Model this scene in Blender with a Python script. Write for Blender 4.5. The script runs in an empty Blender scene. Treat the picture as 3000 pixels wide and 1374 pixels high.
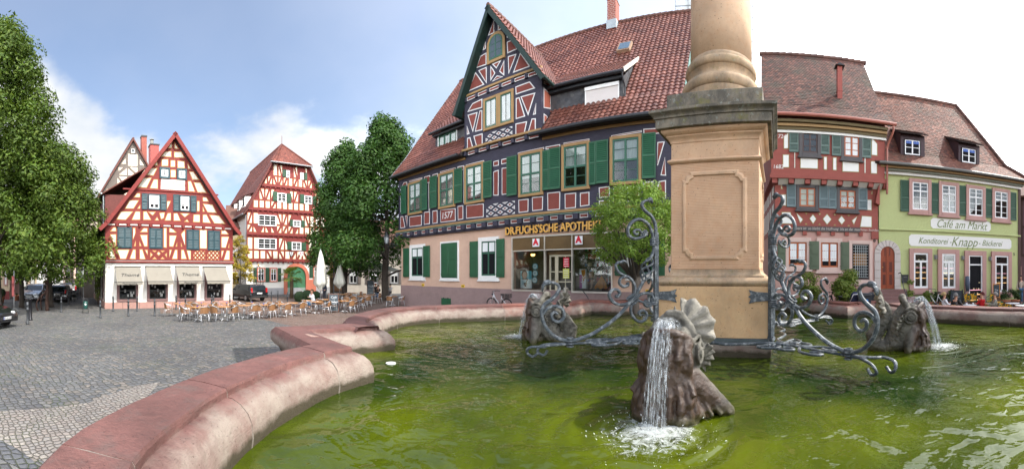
import bpy, bmesh, math, random
from math import sin, cos, tan, atan2, sqrt, pi, radians, hypot
from mathutils import Vector, Matrix, noise
R_ = random.Random(7)
SC = bpy.context.scene
COL = SC.collection
# ---------------------------------------------------------------- camera (a cylindrical panorama, as the photograph is)
F, YH, H = 1060.0, 801.0, 2.45          # pixels per radian in the 3000 px picture, horizon row, eye height
cd = bpy.data.cameras.new('camera'); cam = bpy.data.objects.new('camera', cd); COL.objects.link(cam)
cam.location = (0, 0, H); cam.rotation_euler = (pi/2, 0, 0)
cd.type = 'PANO'; cd.panorama_type = 'CENTRAL_CYLINDRICAL'
cd.central_cylindrical_range_u_min = -1500/F; cd.central_cylindrical_range_u_max = 1500/F
cd.central_cylindrical_range_v_min = -(1374-YH)/F; cd.central_cylindrical_range_v_max = YH/F
cd.central_cylindrical_radius = 1.0
cd.clip_start = 0.05; cd.clip_end = 3000
SC.camera = cam
# ---------------------------------------------------------------- light
SUN_AZ, SUN_EL = radians(97), radians(50); CLX, CLY = 7.1, 4.4
W = bpy.data.worlds.new('World'); SC.world = W; W.use_nodes = True
nt = W.node_tree; nt.nodes.clear()
def N(t, k, **kw):
    n = t.nodes.new(k)
    for a, b in kw.items():
        if a.startswith('i_'): n.inputs[a[2:].replace('_', ' ')].default_value = b
        else: setattr(n, a, b)
    return n
out = N(nt, 'ShaderNodeOutputWorld'); sky = N(nt, 'ShaderNodeTexSky', sky_type='NISHITA', sun_disc=False)
sky.sun_elevation = SUN_EL; sky.sun_rotation = SUN_AZ; sky.air_density = 1.0; sky.dust_density = 2.6; sky.ozone_density = 1.5
hs = N(nt, 'ShaderNodeHueSaturation'); hs.inputs['Saturation'].default_value = 1.05; nt.links.new(sky.outputs[0], hs.inputs['Color'])
bg1 = N(nt, 'ShaderNodeBackground'); bg1.inputs['Strength'].default_value = 0.15; nt.links.new(hs.outputs[0], bg1.inputs['Color'])
bg2 = N(nt, 'ShaderNodeBackground'); bg2.inputs['Strength'].default_value = 1.9
tc = N(nt, 'ShaderNodeTexCoord'); sep = N(nt, 'ShaderNodeSeparateXYZ'); nt.links.new(tc.outputs['Generated'], sep.inputs[0])
def M(t, op, a, b=None, c=None):
    n = t.nodes.new('ShaderNodeMath'); n.operation = op
    for i, v in enumerate((a, b, c)):
        if v is None: continue
        if isinstance(v, (int, float)): n.inputs[i].default_value = v
        else: t.links.new(v, n.inputs[i])
    return n.outputs[0]
zz = M(nt, 'ADD', M(nt, 'MAXIMUM', sep.outputs['Z'], 0.0), 0.28)
cmb = N(nt, 'ShaderNodeCombineXYZ')
nt.links.new(M(nt, 'DIVIDE', sep.outputs['X'], zz), cmb.inputs[0]); nt.links.new(M(nt, 'DIVIDE', sep.outputs['Y'], zz), cmb.inputs[1])
mp = N(nt, 'ShaderNodeMapping'); mp.inputs['Location'].default_value = (CLX, CLY, 0.0); nt.links.new(cmb.outputs[0], mp.inputs[0])
nz = N(nt, 'ShaderNodeTexNoise'); nz.inputs['Scale'].default_value = 1.15; nz.inputs['Detail'].default_value = 9; nz.inputs['Roughness'].default_value = 0.56
nt.links.new(mp.outputs[0], nz.inputs['Vector'])
# more cloud towards the right of the square (east) and low down, clear blue over the far left
lft = M(nt, 'MULTIPLY', M(nt, 'MAXIMUM', sep.outputs['X'], -0.3), 0.42)
low = M(nt, 'MULTIPLY', M(nt, 'SUBTRACT', 0.41, sep.outputs['Z']), 0.85)
far = M(nt, 'MULTIPLY', M(nt, 'MAXIMUM', M(nt, 'SUBTRACT', -0.74, sep.outputs['X']), 0.0), 2.4)
dens = M(nt, 'ADD', M(nt, 'ADD', M(nt, 'ADD', nz.outputs[0], lft), low), far)
rp = N(nt, 'ShaderNodeValToRGB'); rp.color_ramp.elements[0].position = 0.47; rp.color_ramp.elements[1].position = 0.62
rp.color_ramp.interpolation = 'EASE'
nt.links.new(dens, rp.inputs[0])
n2 = N(nt, 'ShaderNodeTexNoise'); n2.inputs['Scale'].default_value = 3.2; n2.inputs['Detail'].default_value = 6
nt.links.new(mp.outputs[0], n2.inputs['Vector'])
rp2 = N(nt, 'ShaderNodeValToRGB'); rp2.color_ramp.elements[0].position = 0.3; rp2.color_ramp.elements[1].position = 0.62
rp2.color_ramp.elements[0].color = (0.77, 0.82, 0.88, 1); rp2.color_ramp.elements[1].color = (1.0, 1.0, 1.0, 1)
nt.links.new(n2.outputs[0], rp2.inputs[0]); nt.links.new(rp2.outputs[0], bg2.inputs['Color'])
cs = N(nt, 'ShaderNodeMapRange'); cs.inputs['From Min'].default_value = -0.55; cs.inputs['From Max'].default_value = 0.35; cs.inputs['To Min'].default_value = 0.62; cs.inputs['To Max'].default_value = 2.6
nt.links.new(sep.outputs['X'], cs.inputs['Value']); nt.links.new(M(nt, 'ADD', cs.outputs[0], M(nt, 'MULTIPLY', M(nt, 'MAXIMUM', M(nt, 'ADD', M(nt, 'MULTIPLY', sep.outputs['Y'], -1.0), 0.1), 0.0), 3.3)), bg2.inputs['Strength'])
mx = N(nt, 'ShaderNodeMixShader'); nt.links.new(M(nt, 'ADD', M(nt, 'MULTIPLY', rp.outputs[0], 0.82), 0.16), mx.inputs[0]); nt.links.new(bg1.outputs[0], mx.inputs[1]); nt.links.new(bg2.outputs[0], mx.inputs[2])
nt.links.new(mx.outputs[0], out.inputs[0])
sd = bpy.data.lights.new('sun', 'SUN'); sd.energy = 3.5; sd.angle = radians(0.5); sd.color = (1.0, 0.95, 0.87)
sun = bpy.data.objects.new('sun', sd); COL.objects.link(sun)
sdir = Vector((sin(SUN_AZ)*cos(SUN_EL), cos(SUN_AZ)*cos(SUN_EL), sin(SUN_EL)))
sun.rotation_euler = sdir.to_track_quat('Z', 'Y').to_euler(); sun.location = (40, -5, 60)
SC.view_settings.view_transform = 'Standard'; SC.view_settings.look = 'None'; SC.view_settings.exposure = 0.84; SC.view_settings.gamma = 1
SC.render.engine = 'CYCLES'; SC.cycles.max_bounces = 6; SC.cycles.transparent_max_bounces = 12
SC.cycles.use_denoising = True; SC.cycles.caustics_reflective = False; SC.cycles.caustics_refractive = False

# ---------------------------------------------------------------- geometry helpers
def az(x): return (x-1500.0)/F
def G(x, y, z=0.0):                      # the point of the level z that the eye sees in direction (x, y)
    r = (H-z)*F/(y-YH); a = az(x); return Vector((sin(a)*r, cos(a)*r, z))
def P(x, r, z=0.0):
    a = az(x); return Vector((sin(a)*r, cos(a)*r, z))
def zof(y, r): return H+(YH-y)/F*r
class MB:
    def __init__(s): s.v = []; s.f = []; s.m = []
    def add(s, vs, fs, mi=0):
        b = len(s.v); s.v += [tuple(p) for p in vs]; s.f += [tuple(b+i for i in f) for f in fs]; s.m += [mi]*len(fs); return s
    def box(s, x0, x1, y0, y1, z0, z1, mi=0):
        vs = [(x, y, z) for z in (z0, z1) for y in (y0, y1) for x in (x0, x1)]
        return s.add(vs, [(0, 2, 3, 1), (4, 5, 7, 6), (0, 1, 5, 4), (2, 6, 7, 3), (0, 4, 6, 2), (1, 3, 7, 5)], mi)
    def obox(s, c, ax, ay, az_, mi=0):   # oriented box, half axes as vectors
        c = Vector(c); vs = [c+ax*i+ay*j+az_*k for k in (-1, 1) for j in (-1, 1) for i in (-1, 1)]
        return s.add(vs, [(0, 2, 3, 1), (4, 5, 7, 6), (0, 1, 5, 4), (2, 6, 7, 3), (0, 4, 6, 2), (1, 3, 7, 5)], mi)
    def prism(s, pts, y0, y1, mi=0):     # polygon in x-z, extruded y0 (front) to y1
        n = len(pts); a = sum(pts[i][0]*pts[(i+1) % n][1]-pts[(i+1) % n][0]*pts[i][1] for i in range(n))
        if a < 0: pts = pts[::-1]
        vs = [(x, y0, z) for x, z in pts]+[(x, y1, z) for x, z in pts]
        return s.add(vs, [tuple(range(n)), tuple(range(2*n-1, n-1, -1))]+[(i, i+n, (i+1) % n+n, (i+1) % n) for i in range(n)], mi)
    def slab(s, pts, z0, z1, mi=0):      # polygon in x-y, extruded z0..z1
        n = len(pts); a = sum(pts[i][0]*pts[(i+1) % n][1]-pts[(i+1) % n][0]*pts[i][1] for i in range(n))
        if a < 0: pts = pts[::-1]
        vs = [(p[0], p[1], z0) for p in pts]+[(p[0], p[1], z1) for p in pts]
        return s.add(vs, [tuple(range(n-1, -1, -1)), tuple(range(n, 2*n))]+[(i, (i+1) % n, (i+1) % n+n, i+n) for i in range(n)], mi)
    def lathe(s, prof, n=16, c=(0, 0, 0), mi=0, a0=0.0):
        b = []
        for r, z in prof:
            b += [(c[0]+r*cos(2*pi*k/n+a0), c[1]+r*sin(2*pi*k/n+a0), c[2]+z) for k in range(n)]
        fs = [(j*n+k, j*n+(k+1) % n, (j+1)*n+(k+1) % n, (j+1)*n+k) for j in range(len(prof)-1) for k in range(n)]
        fs += [tuple(range(n-1, -1, -1)), tuple((len(prof)-1)*n+k for k in range(n))]
        return s.add(b, fs, mi)
    def tube(s, pts, r, n=6, mi=0, flat=None, up=None, cap=True):
        pts = [Vector(p) for p in pts]; L = len(pts); rr = r if isinstance(r, (list, tuple)) else [r]*L
        pr = None; vs = []
        for i, p in enumerate(pts):
            t = (pts[min(i+1, L-1)]-pts[max(i-1, 0)]).normalized()
            if pr is None:
                ref = Vector(up) if up is not None else (Vector((0, 0, 1)) if abs(t.z) < 0.9 else Vector((1, 0, 0)))
                pr = (ref-t*ref.dot(t)).normalized()
            else:
                ref = Vector(up) if up is not None else pr
                q = ref-t*ref.dot(t); pr = q.normalized() if q.length > 1e-4 else pr
            sd_ = t.cross(pr)
            for k in range(n):
                a = 2*pi*(k+0.5)/n; fa, fb = (1, 1) if flat is None else flat
                vs.append(p+pr*cos(a)*rr[i]*fa+sd_*sin(a)*rr[i]*fb)
        fs = [(j*n+k, j*n+(k+1) % n, (j+1)*n+(k+1) % n, (j+1)*n+k) for j in range(L-1) for k in range(n)]
        if cap: fs += [tuple(range(n-1, -1, -1)), tuple((L-1)*n+k for k in range(n))]
        return s.add(vs, fs, mi)
    def ball(s, c, r, n=10, m=7, mi=0, sc=(1, 1, 1)):
        c = Vector(c); vs = [c+Vector((0, 0, r*sc[2]))]
        for j in range(1, m):
            for k in range(n):
                a, b = pi*j/m, 2*pi*k/n
                vs.append(c+Vector((r*sin(a)*cos(b)*sc[0], r*sin(a)*sin(b)*sc[1], r*cos(a)*sc[2])))
        vs.append(c-Vector((0, 0, r*sc[2]))); e = len(vs)-1
        fs = [(0, 1+k, 1+(k+1) % n) for k in range(n)]
        fs += [(1+(j-1)*n+k, 1+j*n+k, 1+j*n+(k+1) % n, 1+(j-1)*n+(k+1) % n) for j in range(1, m-1) for k in range(n)]
        fs += [(e, 1+(m-2)*n+(k+1) % n, 1+(m-2)*n+k) for k in range(n)]
        return s.add(vs, fs, mi)
    def build(s, name, mats, parent=None, smooth=False):
        me = bpy.data.meshes.new(name); me.from_pydata(s.v, [], s.f)
        if not isinstance(mats, (list, tuple)): mats = [mats]
        for m_ in mats: me.materials.append(m_)
        me.polygons.foreach_set('material_index', s.m)
        if smooth: me.polygons.foreach_set('use_smooth', [True]*len(me.polygons))
        me.update(); o = bpy.data.objects.new(name, me); COL.objects.link(o)
        if parent is not None: o.parent = parent
        return o
def tag(o, label=None, cat=None, group=None, kind=None):
    for k, v in (('label', label), ('category', cat), ('group', group), ('kind', kind)):
        if v: o[k] = v
    return o
def empty(name, loc, rz=0.0, label=None, cat=None, group=None):
    o = bpy.data.objects.new(name, None); COL.objects.link(o); o.location = loc; o.rotation_euler = (0, 0, rz)
    o.empty_display_size = 0.2
    return tag(o, label, cat, group)
def copy_tree(o, parent=None):
    c = o.copy(); COL.objects.link(c); c.parent = parent
    for ch in list(o.children): copy_tree(ch, c)
    return c
def place(proto, used, loc, rz, label, group=None, scale=None):
    o = proto if not used else copy_tree(proto)
    used.append(1); o.location = loc; o.rotation_euler = (0, 0, rz); o['label'] = label
    if group: o['group'] = group
    if scale: o.scale = (scale,)*3
    return o
def smooth_path(pts, k=6):
    pts = [Vector(p) for p in pts]; o = []
    for i in range(len(pts)-1):
        p0, p1, p2, p3 = pts[max(i-1, 0)], pts[i], pts[i+1], pts[min(i+2, len(pts)-1)]
        for j in range(k):
            t = j/k; o.append(0.5*((2*p1)+(p2-p0)*t+(2*p0-5*p1+4*p2-p3)*t*t+(3*p1-p0-3*p2+p3)*t**3))
    o.append(pts[-1]); return o
def bevel(o, w=0.01, seg=2):
    m = o.modifiers.new('bevel', 'BEVEL'); m.width = w; m.segments = seg; m.limit_method = 'ANGLE'; m.angle_limit = radians(40); return o

# ---------------------------------------------------------------- materials
MATS = {}
def new_mat(name):
    m = bpy.data.materials.new(name); m.use_nodes = True; t = m.node_tree; t.nodes.clear()
    o = t.nodes.new('ShaderNodeOutputMaterial'); b = t.nodes.new('ShaderNodeBsdfPrincipled'); t.links.new(b.outputs[0], o.inputs[0])
    return m, t, b
def L(t, a, b): t.links.new(a, b)
def coords(t, scale=(1, 1, 1), kind='Object'):
    c = t.nodes.new('ShaderNodeTexCoord'); m = t.nodes.new('ShaderNodeMapping'); m.inputs['Scale'].default_value = scale
    L(t, c.outputs[kind], m.inputs[0]); return m.outputs[0]
def noise_(t, vec, scale, detail=4, rough=0.55, dist=0.0):
    n = t.nodes.new('ShaderNodeTexNoise'); n.inputs['Scale'].default_value = scale; n.inputs['Detail'].default_value = detail
    n.inputs['Roughness'].default_value = rough; n.inputs['Distortion'].default_value = dist
    if vec is not None: L(t, vec, n.inputs['Vector'])
    return n.outputs[0]
def ramp(t, fac, stops):
    r = t.nodes.new('ShaderNodeValToRGB'); e = r.color_ramp.elements
    while len(e) < len(stops): e.new(0.5)
    for k, (p, c) in enumerate(stops):
        e[k].position = p; e[k].color = (c, c, c, 1) if isinstance(c, (int, float)) else (*c[:3], 1)
    L(t, fac, r.inputs[0]); return r.outputs[0]
def mixc(t, fac, a, b, mode='MIX'):
    n = t.nodes.new('ShaderNodeMix'); n.data_type = 'RGBA'; n.blend_type = mode
    for k, v in ((0, fac), (6, a), (7, b)):
        if isinstance(v, (int, float)): n.inputs[k].default_value = v
        elif isinstance(v, tuple): n.inputs[k].default_value = (*v[:3], 1)
        else: L(t, v, n.inputs[k])
    return n.outputs[2]
def bump(t, b, h, s=0.3, d=0.02):
    n = t.nodes.new('ShaderNodeBump'); n.inputs['Strength'].default_value = s; n.inputs['Distance'].default_value = d
    L(t, h, n.inputs['Height']); L(t, n.outputs[0], b.inputs['Normal']); return n
def mul(c, k): return tuple(min(1, x*k) for x in c)
def mat(name, col, rough=0.8, var=0.15, sc=1.5, bs=0.25, bsc=30, metal=0.0, dirt=0.0, spec=0.4, stretch=(1, 1, 1), bd=0.01):
    if name in MATS: return MATS[name]
    m, t, b = new_mat(name); v = coords(t, stretch)
    n1 = noise_(t, v, sc, 5); n2 = noise_(t, v, sc*9, 3)
    f = M(t, 'ADD', M(t, 'MULTIPLY', n1, 0.65), M(t, 'MULTIPLY', n2, 0.35))
    c = mixc(t, ramp(t, f, [(0.3, 0.0), (0.7, 1.0)]), mul(col, 1-var), mul(col, 1+var))
    if dirt:
        n3 = noise_(t, v, sc*2.3, 6, 0.65)
        c = mixc(t, M(t, 'MULTIPLY', ramp(t, n3, [(0.5, 0.0), (0.72, 1.0)]), dirt), c, mul(col, 0.45))
    L(t, c, b.inputs['Base Color']); b.inputs['Roughness'].default_value = rough; b.inputs['Metallic'].default_value = metal
    b.inputs['Specular IOR Level'].default_value = spec
    if bs: bump(t, b, noise_(t, v, bsc, 4), bs, bd)
    MATS[name] = m; return m
def island_mat(name, cols, rough=0.75, trans=0.0, bs=0.2, bsc=40, sc2=0.6, spec=0.35, patch=None):
    if name in MATS: return MATS[name]
    m, t, b = new_mat(name); g = t.nodes.new('ShaderNodeNewGeometry'); n = len(cols)
    c = ramp(t, g.outputs['Random Per Island'], [(i/max(1, n-1), cols[i]) for i in range(n)])
    v = coords(t); nn = noise_(t, v, sc2, 5)
    c = mixc(t, ramp(t, nn, [(0.35, 0.0), (0.7, 1.0)]), c, mixc(t, 1.0, c, (0.62, 0.6, 0.58), 'MULTIPLY'))
    if patch:
        n4 = noise_(t, coords(t, (1, 1, 0.35)), 0.9, 5, 0.6); c = mixc(t, ramp(t, n4, [(0.5, 0.0), (0.68, 0.75)]), c, patch)
    L(t, c, b.inputs['Base Color']); b.inputs['Roughness'].default_value = rough; b.inputs['Specular IOR Level'].default_value = spec
    if trans:
        o = [x for x in t.nodes if x.type == 'OUTPUT_MATERIAL'][0]; tr = t.nodes.new('ShaderNodeBsdfTranslucent'); ms = t.nodes.new('ShaderNodeMixShader')
        L(t, mixc(t, 1.0, c, (1.0, 1.0, 0.45), 'MULTIPLY'), tr.inputs[0]); ms.inputs[0].default_value = trans
        L(t, b.outputs[0], ms.inputs[1]); L(t, tr.outputs[0], ms.inputs[2]); L(t, ms.outputs[0], o.inputs[0])
    elif bs: bump(t, b, noise_(t, v, bsc, 3), bs, 0.01)
    MATS[name] = m; return m
def plain(name, col, rough=0.5, metal=0.0, spec=0.5, coat=0.0, emit=None, es=1.0):
    if name in MATS: return MATS[name]
    m, t, b = new_mat(name); v = coords(t)
    L(t, mixc(t, noise_(t, v, 6, 4), mul(col, 0.88), mul(col, 1.1)), b.inputs['Base Color'])
    b.inputs['Roughness'].default_value = rough; b.inputs['Metallic'].default_value = metal
    b.inputs['Specular IOR Level'].default_value = spec; b.inputs['Coat Weight'].default_value = coat
    if emit: b.inputs['Emission Color'].default_value = (*emit, 1); b.inputs['Emission Strength'].default_value = es
    MATS[name] = m; return m
def glass_mat():
    m, t, b = new_mat('window_glass'); o = [x for x in t.nodes if x.type == 'OUTPUT_MATERIAL'][0]
    g = t.nodes.new('ShaderNodeBsdfGlossy'); g.inputs['Roughness'].default_value = 0.02
    tr = t.nodes.new('ShaderNodeBsdfTransparent'); tr.inputs[0].default_value = (0.82, 0.86, 0.85, 1)
    fr = t.nodes.new('ShaderNodeFresnel'); fr.inputs[0].default_value = 1.6
    v = coords(t); bp = t.nodes.new('ShaderNodeBump'); bp.inputs['Strength'].default_value = 0.05; bp.inputs['Distance'].default_value = 0.05
    L(t, noise_(t, v, 1.2, 1), bp.inputs['Height']); L(t, bp.outputs[0], g.inputs['Normal']); L(t, bp.outputs[0], fr.inputs['Normal'])
    ms = t.nodes.new('ShaderNodeMixShader'); L(t, M(t, 'ADD', M(t, 'MULTIPLY', fr.outputs[0], .65), 0.02), ms.inputs[0])
    L(t, tr.outputs[0], ms.inputs[1]); L(t, g.outputs[0], ms.inputs[2]); L(t, ms.outputs[0], o.inputs[0]); t.nodes.remove(b)
    return m
GLASS = glass_mat()
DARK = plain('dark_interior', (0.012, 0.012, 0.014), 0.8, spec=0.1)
CURTAIN = mat('net_curtain', (0.72, 0.74, 0.74), 0.9, 0.12, 6, 0.3, 20, stretch=(6, 1, 0.3))
# ---------------------------------------------------------------- facades
class Fac:
    """A house front: local x along the front, y into the house, z up. Its plane stands at distance d, square to picture column x0."""
    def __init__(s, name, x0, d, label, cat, group=None):
        s.x0, s.d, s.a = x0, d, az(x0)
        s.o = empty(name, (sin(s.a)*d, cos(s.a)*d, 0), -s.a, label, cat, group)
    def p(s, x, y, w=0.0):
        dd = s.d-w; f = az(x)-s.a
        return (dd*tan(f), H+(YH-y)/F*dd/cos(f))
    def rect(s, xl, yt, xr, yb, w=0.0):
        u0, z1 = s.p(xl, yt, w); _, z0 = s.p(xl, yb, w); u1, _ = s.p(xr, yt, w); return (u0, u1, z0, z1)
    def world(s, u, y, z=0.0):
        d = s.d+y; return Vector((u*cos(s.a)+d*sin(s.a), -u*sin(s.a)+d*cos(s.a), z))
def Z(ox, oy, s): return lambda x, y: (ox+x/s, oy+y/s)
def inset(pts, d):
    n = len(pts); a = sum(pts[i][0]*pts[(i+1) % n][1]-pts[(i+1) % n][0]*pts[i][1] for i in range(n))
    if a < 0: pts = pts[::-1]
    o = []
    for i in range(n):
        p0, p1, p2 = Vector(pts[i-1]), Vector(pts[i]), Vector(pts[(i+1) % n])
        e1, e2 = (p1-p0), (p2-p1)
        if e1.length < 1e-5 or e2.length < 1e-5: return None
        e1.normalize(); e2.normalize(); n1, n2 = Vector((-e1.y, e1.x)), Vector((-e2.y, e2.x)); b = n1+n2
        k = d/max(0.25, b.dot(n1)) if b.length > 1e-4 else 0
        o.append(tuple(p1+b*k))
    a2 = sum(o[i][0]*o[(i+1) % n][1]-o[(i+1) % n][0]*o[i][1] for i in range(n))
    return o if a2 > 0.02*abs(a) else None
def panel(mb, pts, yf, bw, m_out=0, m_in=1, t=0.012):
    """One plaster infill panel: a painted border standing 12 mm proud of the timber with the field just in front of it."""
    mb.prism(pts, yf-t, yf+0.01, m_out); q = inset(pts, bw)
    if q: mb.prism(q, yf-t-0.006, yf-t+0.004, m_in)
def lattice(mb, u0, u1, z0, z1, nu, nz, yf, bw, k=0.52, mi=(0, 1)):
    du, dz = (u1-u0)/nu, (z1-z0)/nz
    for i in range(nu+1):
        for j in range(nz+1):
            for sft in (0, 1):
                cu, cz = u0+(i+0.5*sft)*du, z0+(j+0.5*sft)*dz
                if cu > u1+1e-4 or cz > z1+1e-4: continue
                a, b = du/2*k, dz/2*k; q = [(cu-a, cz), (cu, cz-b), (cu+a, cz), (cu, cz+b)]
                q = [(min(max(x, u0), u1), min(max(z, z0), z1)) for x, z in q]
                r = []
                for pt in q:
                    if not r or (abs(pt[0]-r[-1][0])+abs(pt[1]-r[-1][1])) > 1e-4: r.append(pt)
                if len(r) >= 3 and (abs(r[0][0]-r[-1][0])+abs(r[0][1]-r[-1][1])) > 1e-4: panel(mb, r, yf, bw, *mi)
def window(par, u0, u1, z0, z1, yf, sw=0.12, sm=None, fm=None, fw=0.07, nx=2, ny=1, tz=None, curtain=0.0, sill=0.0, prou=0.09, name='window', bars=(), cm=None, surround_bottom=True, glass=True):
    """surround sm (width sw, standing prou in front of yf), frame fm with nx lights and ny rows (or a transom at share tz)."""
    mb = MB(); ya = yf-prou
    if sw:
        mb.box(u0, u0+sw, ya, yf+0.02, z0, z1); mb.box(u1-sw, u1, ya, yf+0.02, z0, z1); mb.box(u0+sw, u1-sw, ya, yf+0.02, z1-sw, z1)
        if surround_bottom: mb.box(u0+sw, u1-sw, ya, yf+0.02, z0, z0+sw)
    if sill: mb.box(u0-0.06, u1+0.06, ya-sill, yf+0.01, z0-0.09, z0-0.002)
    if not (sw or sill): mb.box(u0, u1, ya+0.04, yf+0.01, z1-0.02, z1)
    w = bevel(mb.build(name, sm or fm, par), 0.012, 1)
    b = sw if surround_bottom else 0.0
    a0, a1, b0, b1 = u0+sw, u1-sw, z0+b, z1-sw
    f = MB(); yo, yi = ya+0.035, yf+0.01
    f.box(a0, a0+fw, yo, yi, b0, b1); f.box(a1-fw, a1, yo, yi, b0, b1); f.box(a0+fw, a1-fw, yo, yi, b0, b0+fw*1.2); f.box(a0+fw, a1-fw, yo, yi, b1-fw, b1)
    zs = [b0+fw*1.2, b1-fw]
    if tz: zt = b0+(b1-b0)*tz; f.box(a0+fw, a1-fw, yo-0.015, yi, zt-fw*0.6, zt+fw*0.6); zs = [zs[0], zt-fw*0.6, zt+fw*0.6, zs[1]]
    for i in range(1, nx):
        x = a0+(a1-a0)*i/nx
        for j in range(0, len(zs), 2): f.box(x-fw*0.6, x+fw*0.6, yo-0.008, yi, zs[j], zs[j+1])
    for i in range(1, ny):
        z = b0+(b1-b0)*i/ny
        f.box(a0+fw, a1-fw, yo+0.01, yo+0.03, z-0.016, z+0.016)
    for z in bars: zq = b0+(b1-b0)*z; f.box(a0+fw, a1-fw, yo+0.012, yo+0.03, zq-0.013, zq+0.013)
    f.build('frame', fm, w)
    g = MB(); g.box(a0+fw*0.6, a1-fw*0.6, yo+0.028, yo+0.032, b0+fw*0.6, b1-fw*0.6)
    if glass: g.build('pane', GLASS, w)
    q = MB(); q.box(a0+0.01, a1-0.01, yf-0.012, yf-0.004, b0+0.01, b1-0.01); q.build('dark_backing', DARK, w)  # dark sheet on the solid wall stands in for the unlit room
    if curtain:
        c = MB(); n = 10; zc0 = b1-(b1-b0)*curtain
        for (c0, c1) in ((a0+fw, (a0+a1)/2-0.05), ((a0+a1)/2+0.05, a1-fw)):
            vs = []
            for i in range(n+1):
                x = c0+(c1-c0)*i/n; y = yf-0.026+0.008*sin(i*2.3)
                vs += [(x, y, zc0), (x, y, b1-fw*0.5)]
            c.add(vs, [(2*i, 2*i+2, 2*i+3, 2*i+1) for i in range(n)])
        c.build('curtain', cm or CURTAIN, w)
    return w
def louvre_shutter(par, u0, u1, z0, z1, yf, m, name='shutter', mid=0.5, dz=0.095):
    b = 0.055; s = MB(); y0, y1 = yf-0.055, yf-0.012
    s.box(u0, u0+b, y0, y1, z0, z1); s.box(u1-b, u1, y0, y1, z0, z1)
    zm = z0+(z1-z0)*mid; rails = [(z0, z0+b*1.6), (zm-b*0.7, zm+b*0.7), (z1-b*1.3, z1)]
    for a, c in rails: s.box(u0+b, u1-b, y0, y1, a, c)
    for (a, c) in ((rails[0][1], rails[1][0]), (rails[1][1], rails[2][0])):
        n = max(2, int((c-a)/dz))
        for i in range(n):
            z = a+(c-a)*(i+0.5)/n; h = (c-a)/n*0.5
            s.add([(u0+b, y0+0.004, z-h), (u1-b, y0+0.004, z-h), (u1-b, y1-0.004, z+h*0.75), (u0+b, y1-0.004, z+h*0.75), (u0+b, y0+0.004, z-h+0.012), (u1-b, y0+0.004, z-h+0.012), (u1-b, y1-0.004, z+h*0.75+0.012), (u0+b, y1-0.004, z+h*0.75+0.012)],
                  [(0, 3, 2, 1), (4, 5, 6, 7), (0, 1, 5, 4), (2, 3, 7, 6)])
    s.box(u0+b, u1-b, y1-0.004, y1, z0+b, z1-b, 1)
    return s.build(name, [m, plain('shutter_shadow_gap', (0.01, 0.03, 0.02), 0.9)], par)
def panel_shutter(par, u0, u1, z0, z1, yf, m, name='shutter', n=2):
    s = MB(); y0 = yf-0.05; s.box(u0, u1, y0, yf-0.012, z0, z1)
    b = 0.09*min(1, (u1-u0)/0.5); 
    for i in range(n):
        a = z0+0.12+(z1-z0-0.16)*i/n; c = z0+(z1-z0-0.16)*(i+1)/n+0.06
        s.prism(inset([(u0+b*0.7, a), (u1-b*0.7, a), (u1-b*0.7, c), (u0+b*0.7, c)], 0.0), y0-0.012, y0+0.001)
        q = [(u0+b*1.25, a+0.04), (u1-b*1.25, a+0.04), (u1-b*1.25, c-0.04), (u0+b*1.25, c-0.04)]
        if q[1][0] > q[0][0]: s.prism(q, y0-0.022, y0-0.010)
    for z in (z0+0.18, z1-0.18): s.box(u0-0.03, u0+0.03, y0-0.015, yf-0.01, z-0.02, z+0.02)
    return bevel(s.build(name, m, par), 0.006, 1)
def pantiles(mb, A, U, V, nu, nv, n_, amp=0.05, lift=0.045, skip=None, jit=0.0):
    """Rows of S-shaped clay tiles on the plane A + U*s + V*t; each tile is an island of its own."""
    A, U, V = Vector(A), Vector(U), Vector(V); n_ = Vector(n_)
    prof = [0.0, 0.25, 1.0, 0.8, 0.12, 0.0]; px = [0.0, 0.12, 0.38, 0.62, 0.85, 1.02]
    for j in range(nv):
        for i in range(nu):
            if skip and skip((i+0.5)/nu, (j+0.5)/nv): continue
            vs = []; jt = R_.uniform(-1, 1)*jit
            for t0, lf in ((j/nv, lift+jt), ((j+1.06)/nv, 0.004)):
                for k in range(6): vs.append(A+U*((i+px[k])/nu)+V*t0+n_*(lf+amp*prof[k]))
            for k in range(6): vs.append(A+U*((i+px[k])/nu)+V*(j/nv)+n_*(lift-0.043+jt+amp*prof[k]*0.7))
            mb.add(vs, [(k, k+1, k+7, k+6) for k in range(5)]+[(k+12, k+13, k+1, k) for k in range(5)])
def plain_tiles(mb, A, U, V, nu, nv, n_, lift=0.022, skip=None, V2=None):
    """Round-ended flat tiles in bond."""
    A, U, V = Vector(A), Vector(U), Vector(V); n_ = Vector(n_)
    for j in range(nv):
        o = 0.5*(j % 2); tn = j/nv; te = min(1.0, (j+1.7)/nv)
        for i in range(-1 if o else 0, nu):
            s0, s1 = max(0, (i+o+0.02)/nu), min(1, (i+o+0.98)/nu)
            if s1 <= s0 or (skip and skip((s0+s1)/2, (j+0.5)/nv)): continue
            sm = (s0+s1)/2; q = 0.3/nv; jl = lift+R_.uniform(-0.004, 0.006)
            def Q(s_, t_, h): return A+U*s_+V*t_+n_*h
            vs = [Q(s0, tn+q, jl), Q(s0+(sm-s0)*0.4, tn+q*0.25, jl), Q(sm, tn, jl), Q(s1-(s1-sm)*0.4, tn+q*0.25, jl), Q(s1, tn+q, jl), Q(s1, te, 0.002), Q(s0, te, 0.002)]
            vs += [Q(s0, tn+q, jl-0.016), Q(s0+(sm-s0)*0.4, tn+q*0.25, jl-0.016), Q(sm, tn, jl-0.016), Q(s1-(s1-sm)*0.4, tn+q*0.25, jl-0.016), Q(s1, tn+q, jl-0.016)]
            mb.add(vs, [(0, 1, 2, 3, 4, 5, 6)]+[(k, k+7, k+8, k+1) for k in range(4)])
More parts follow.
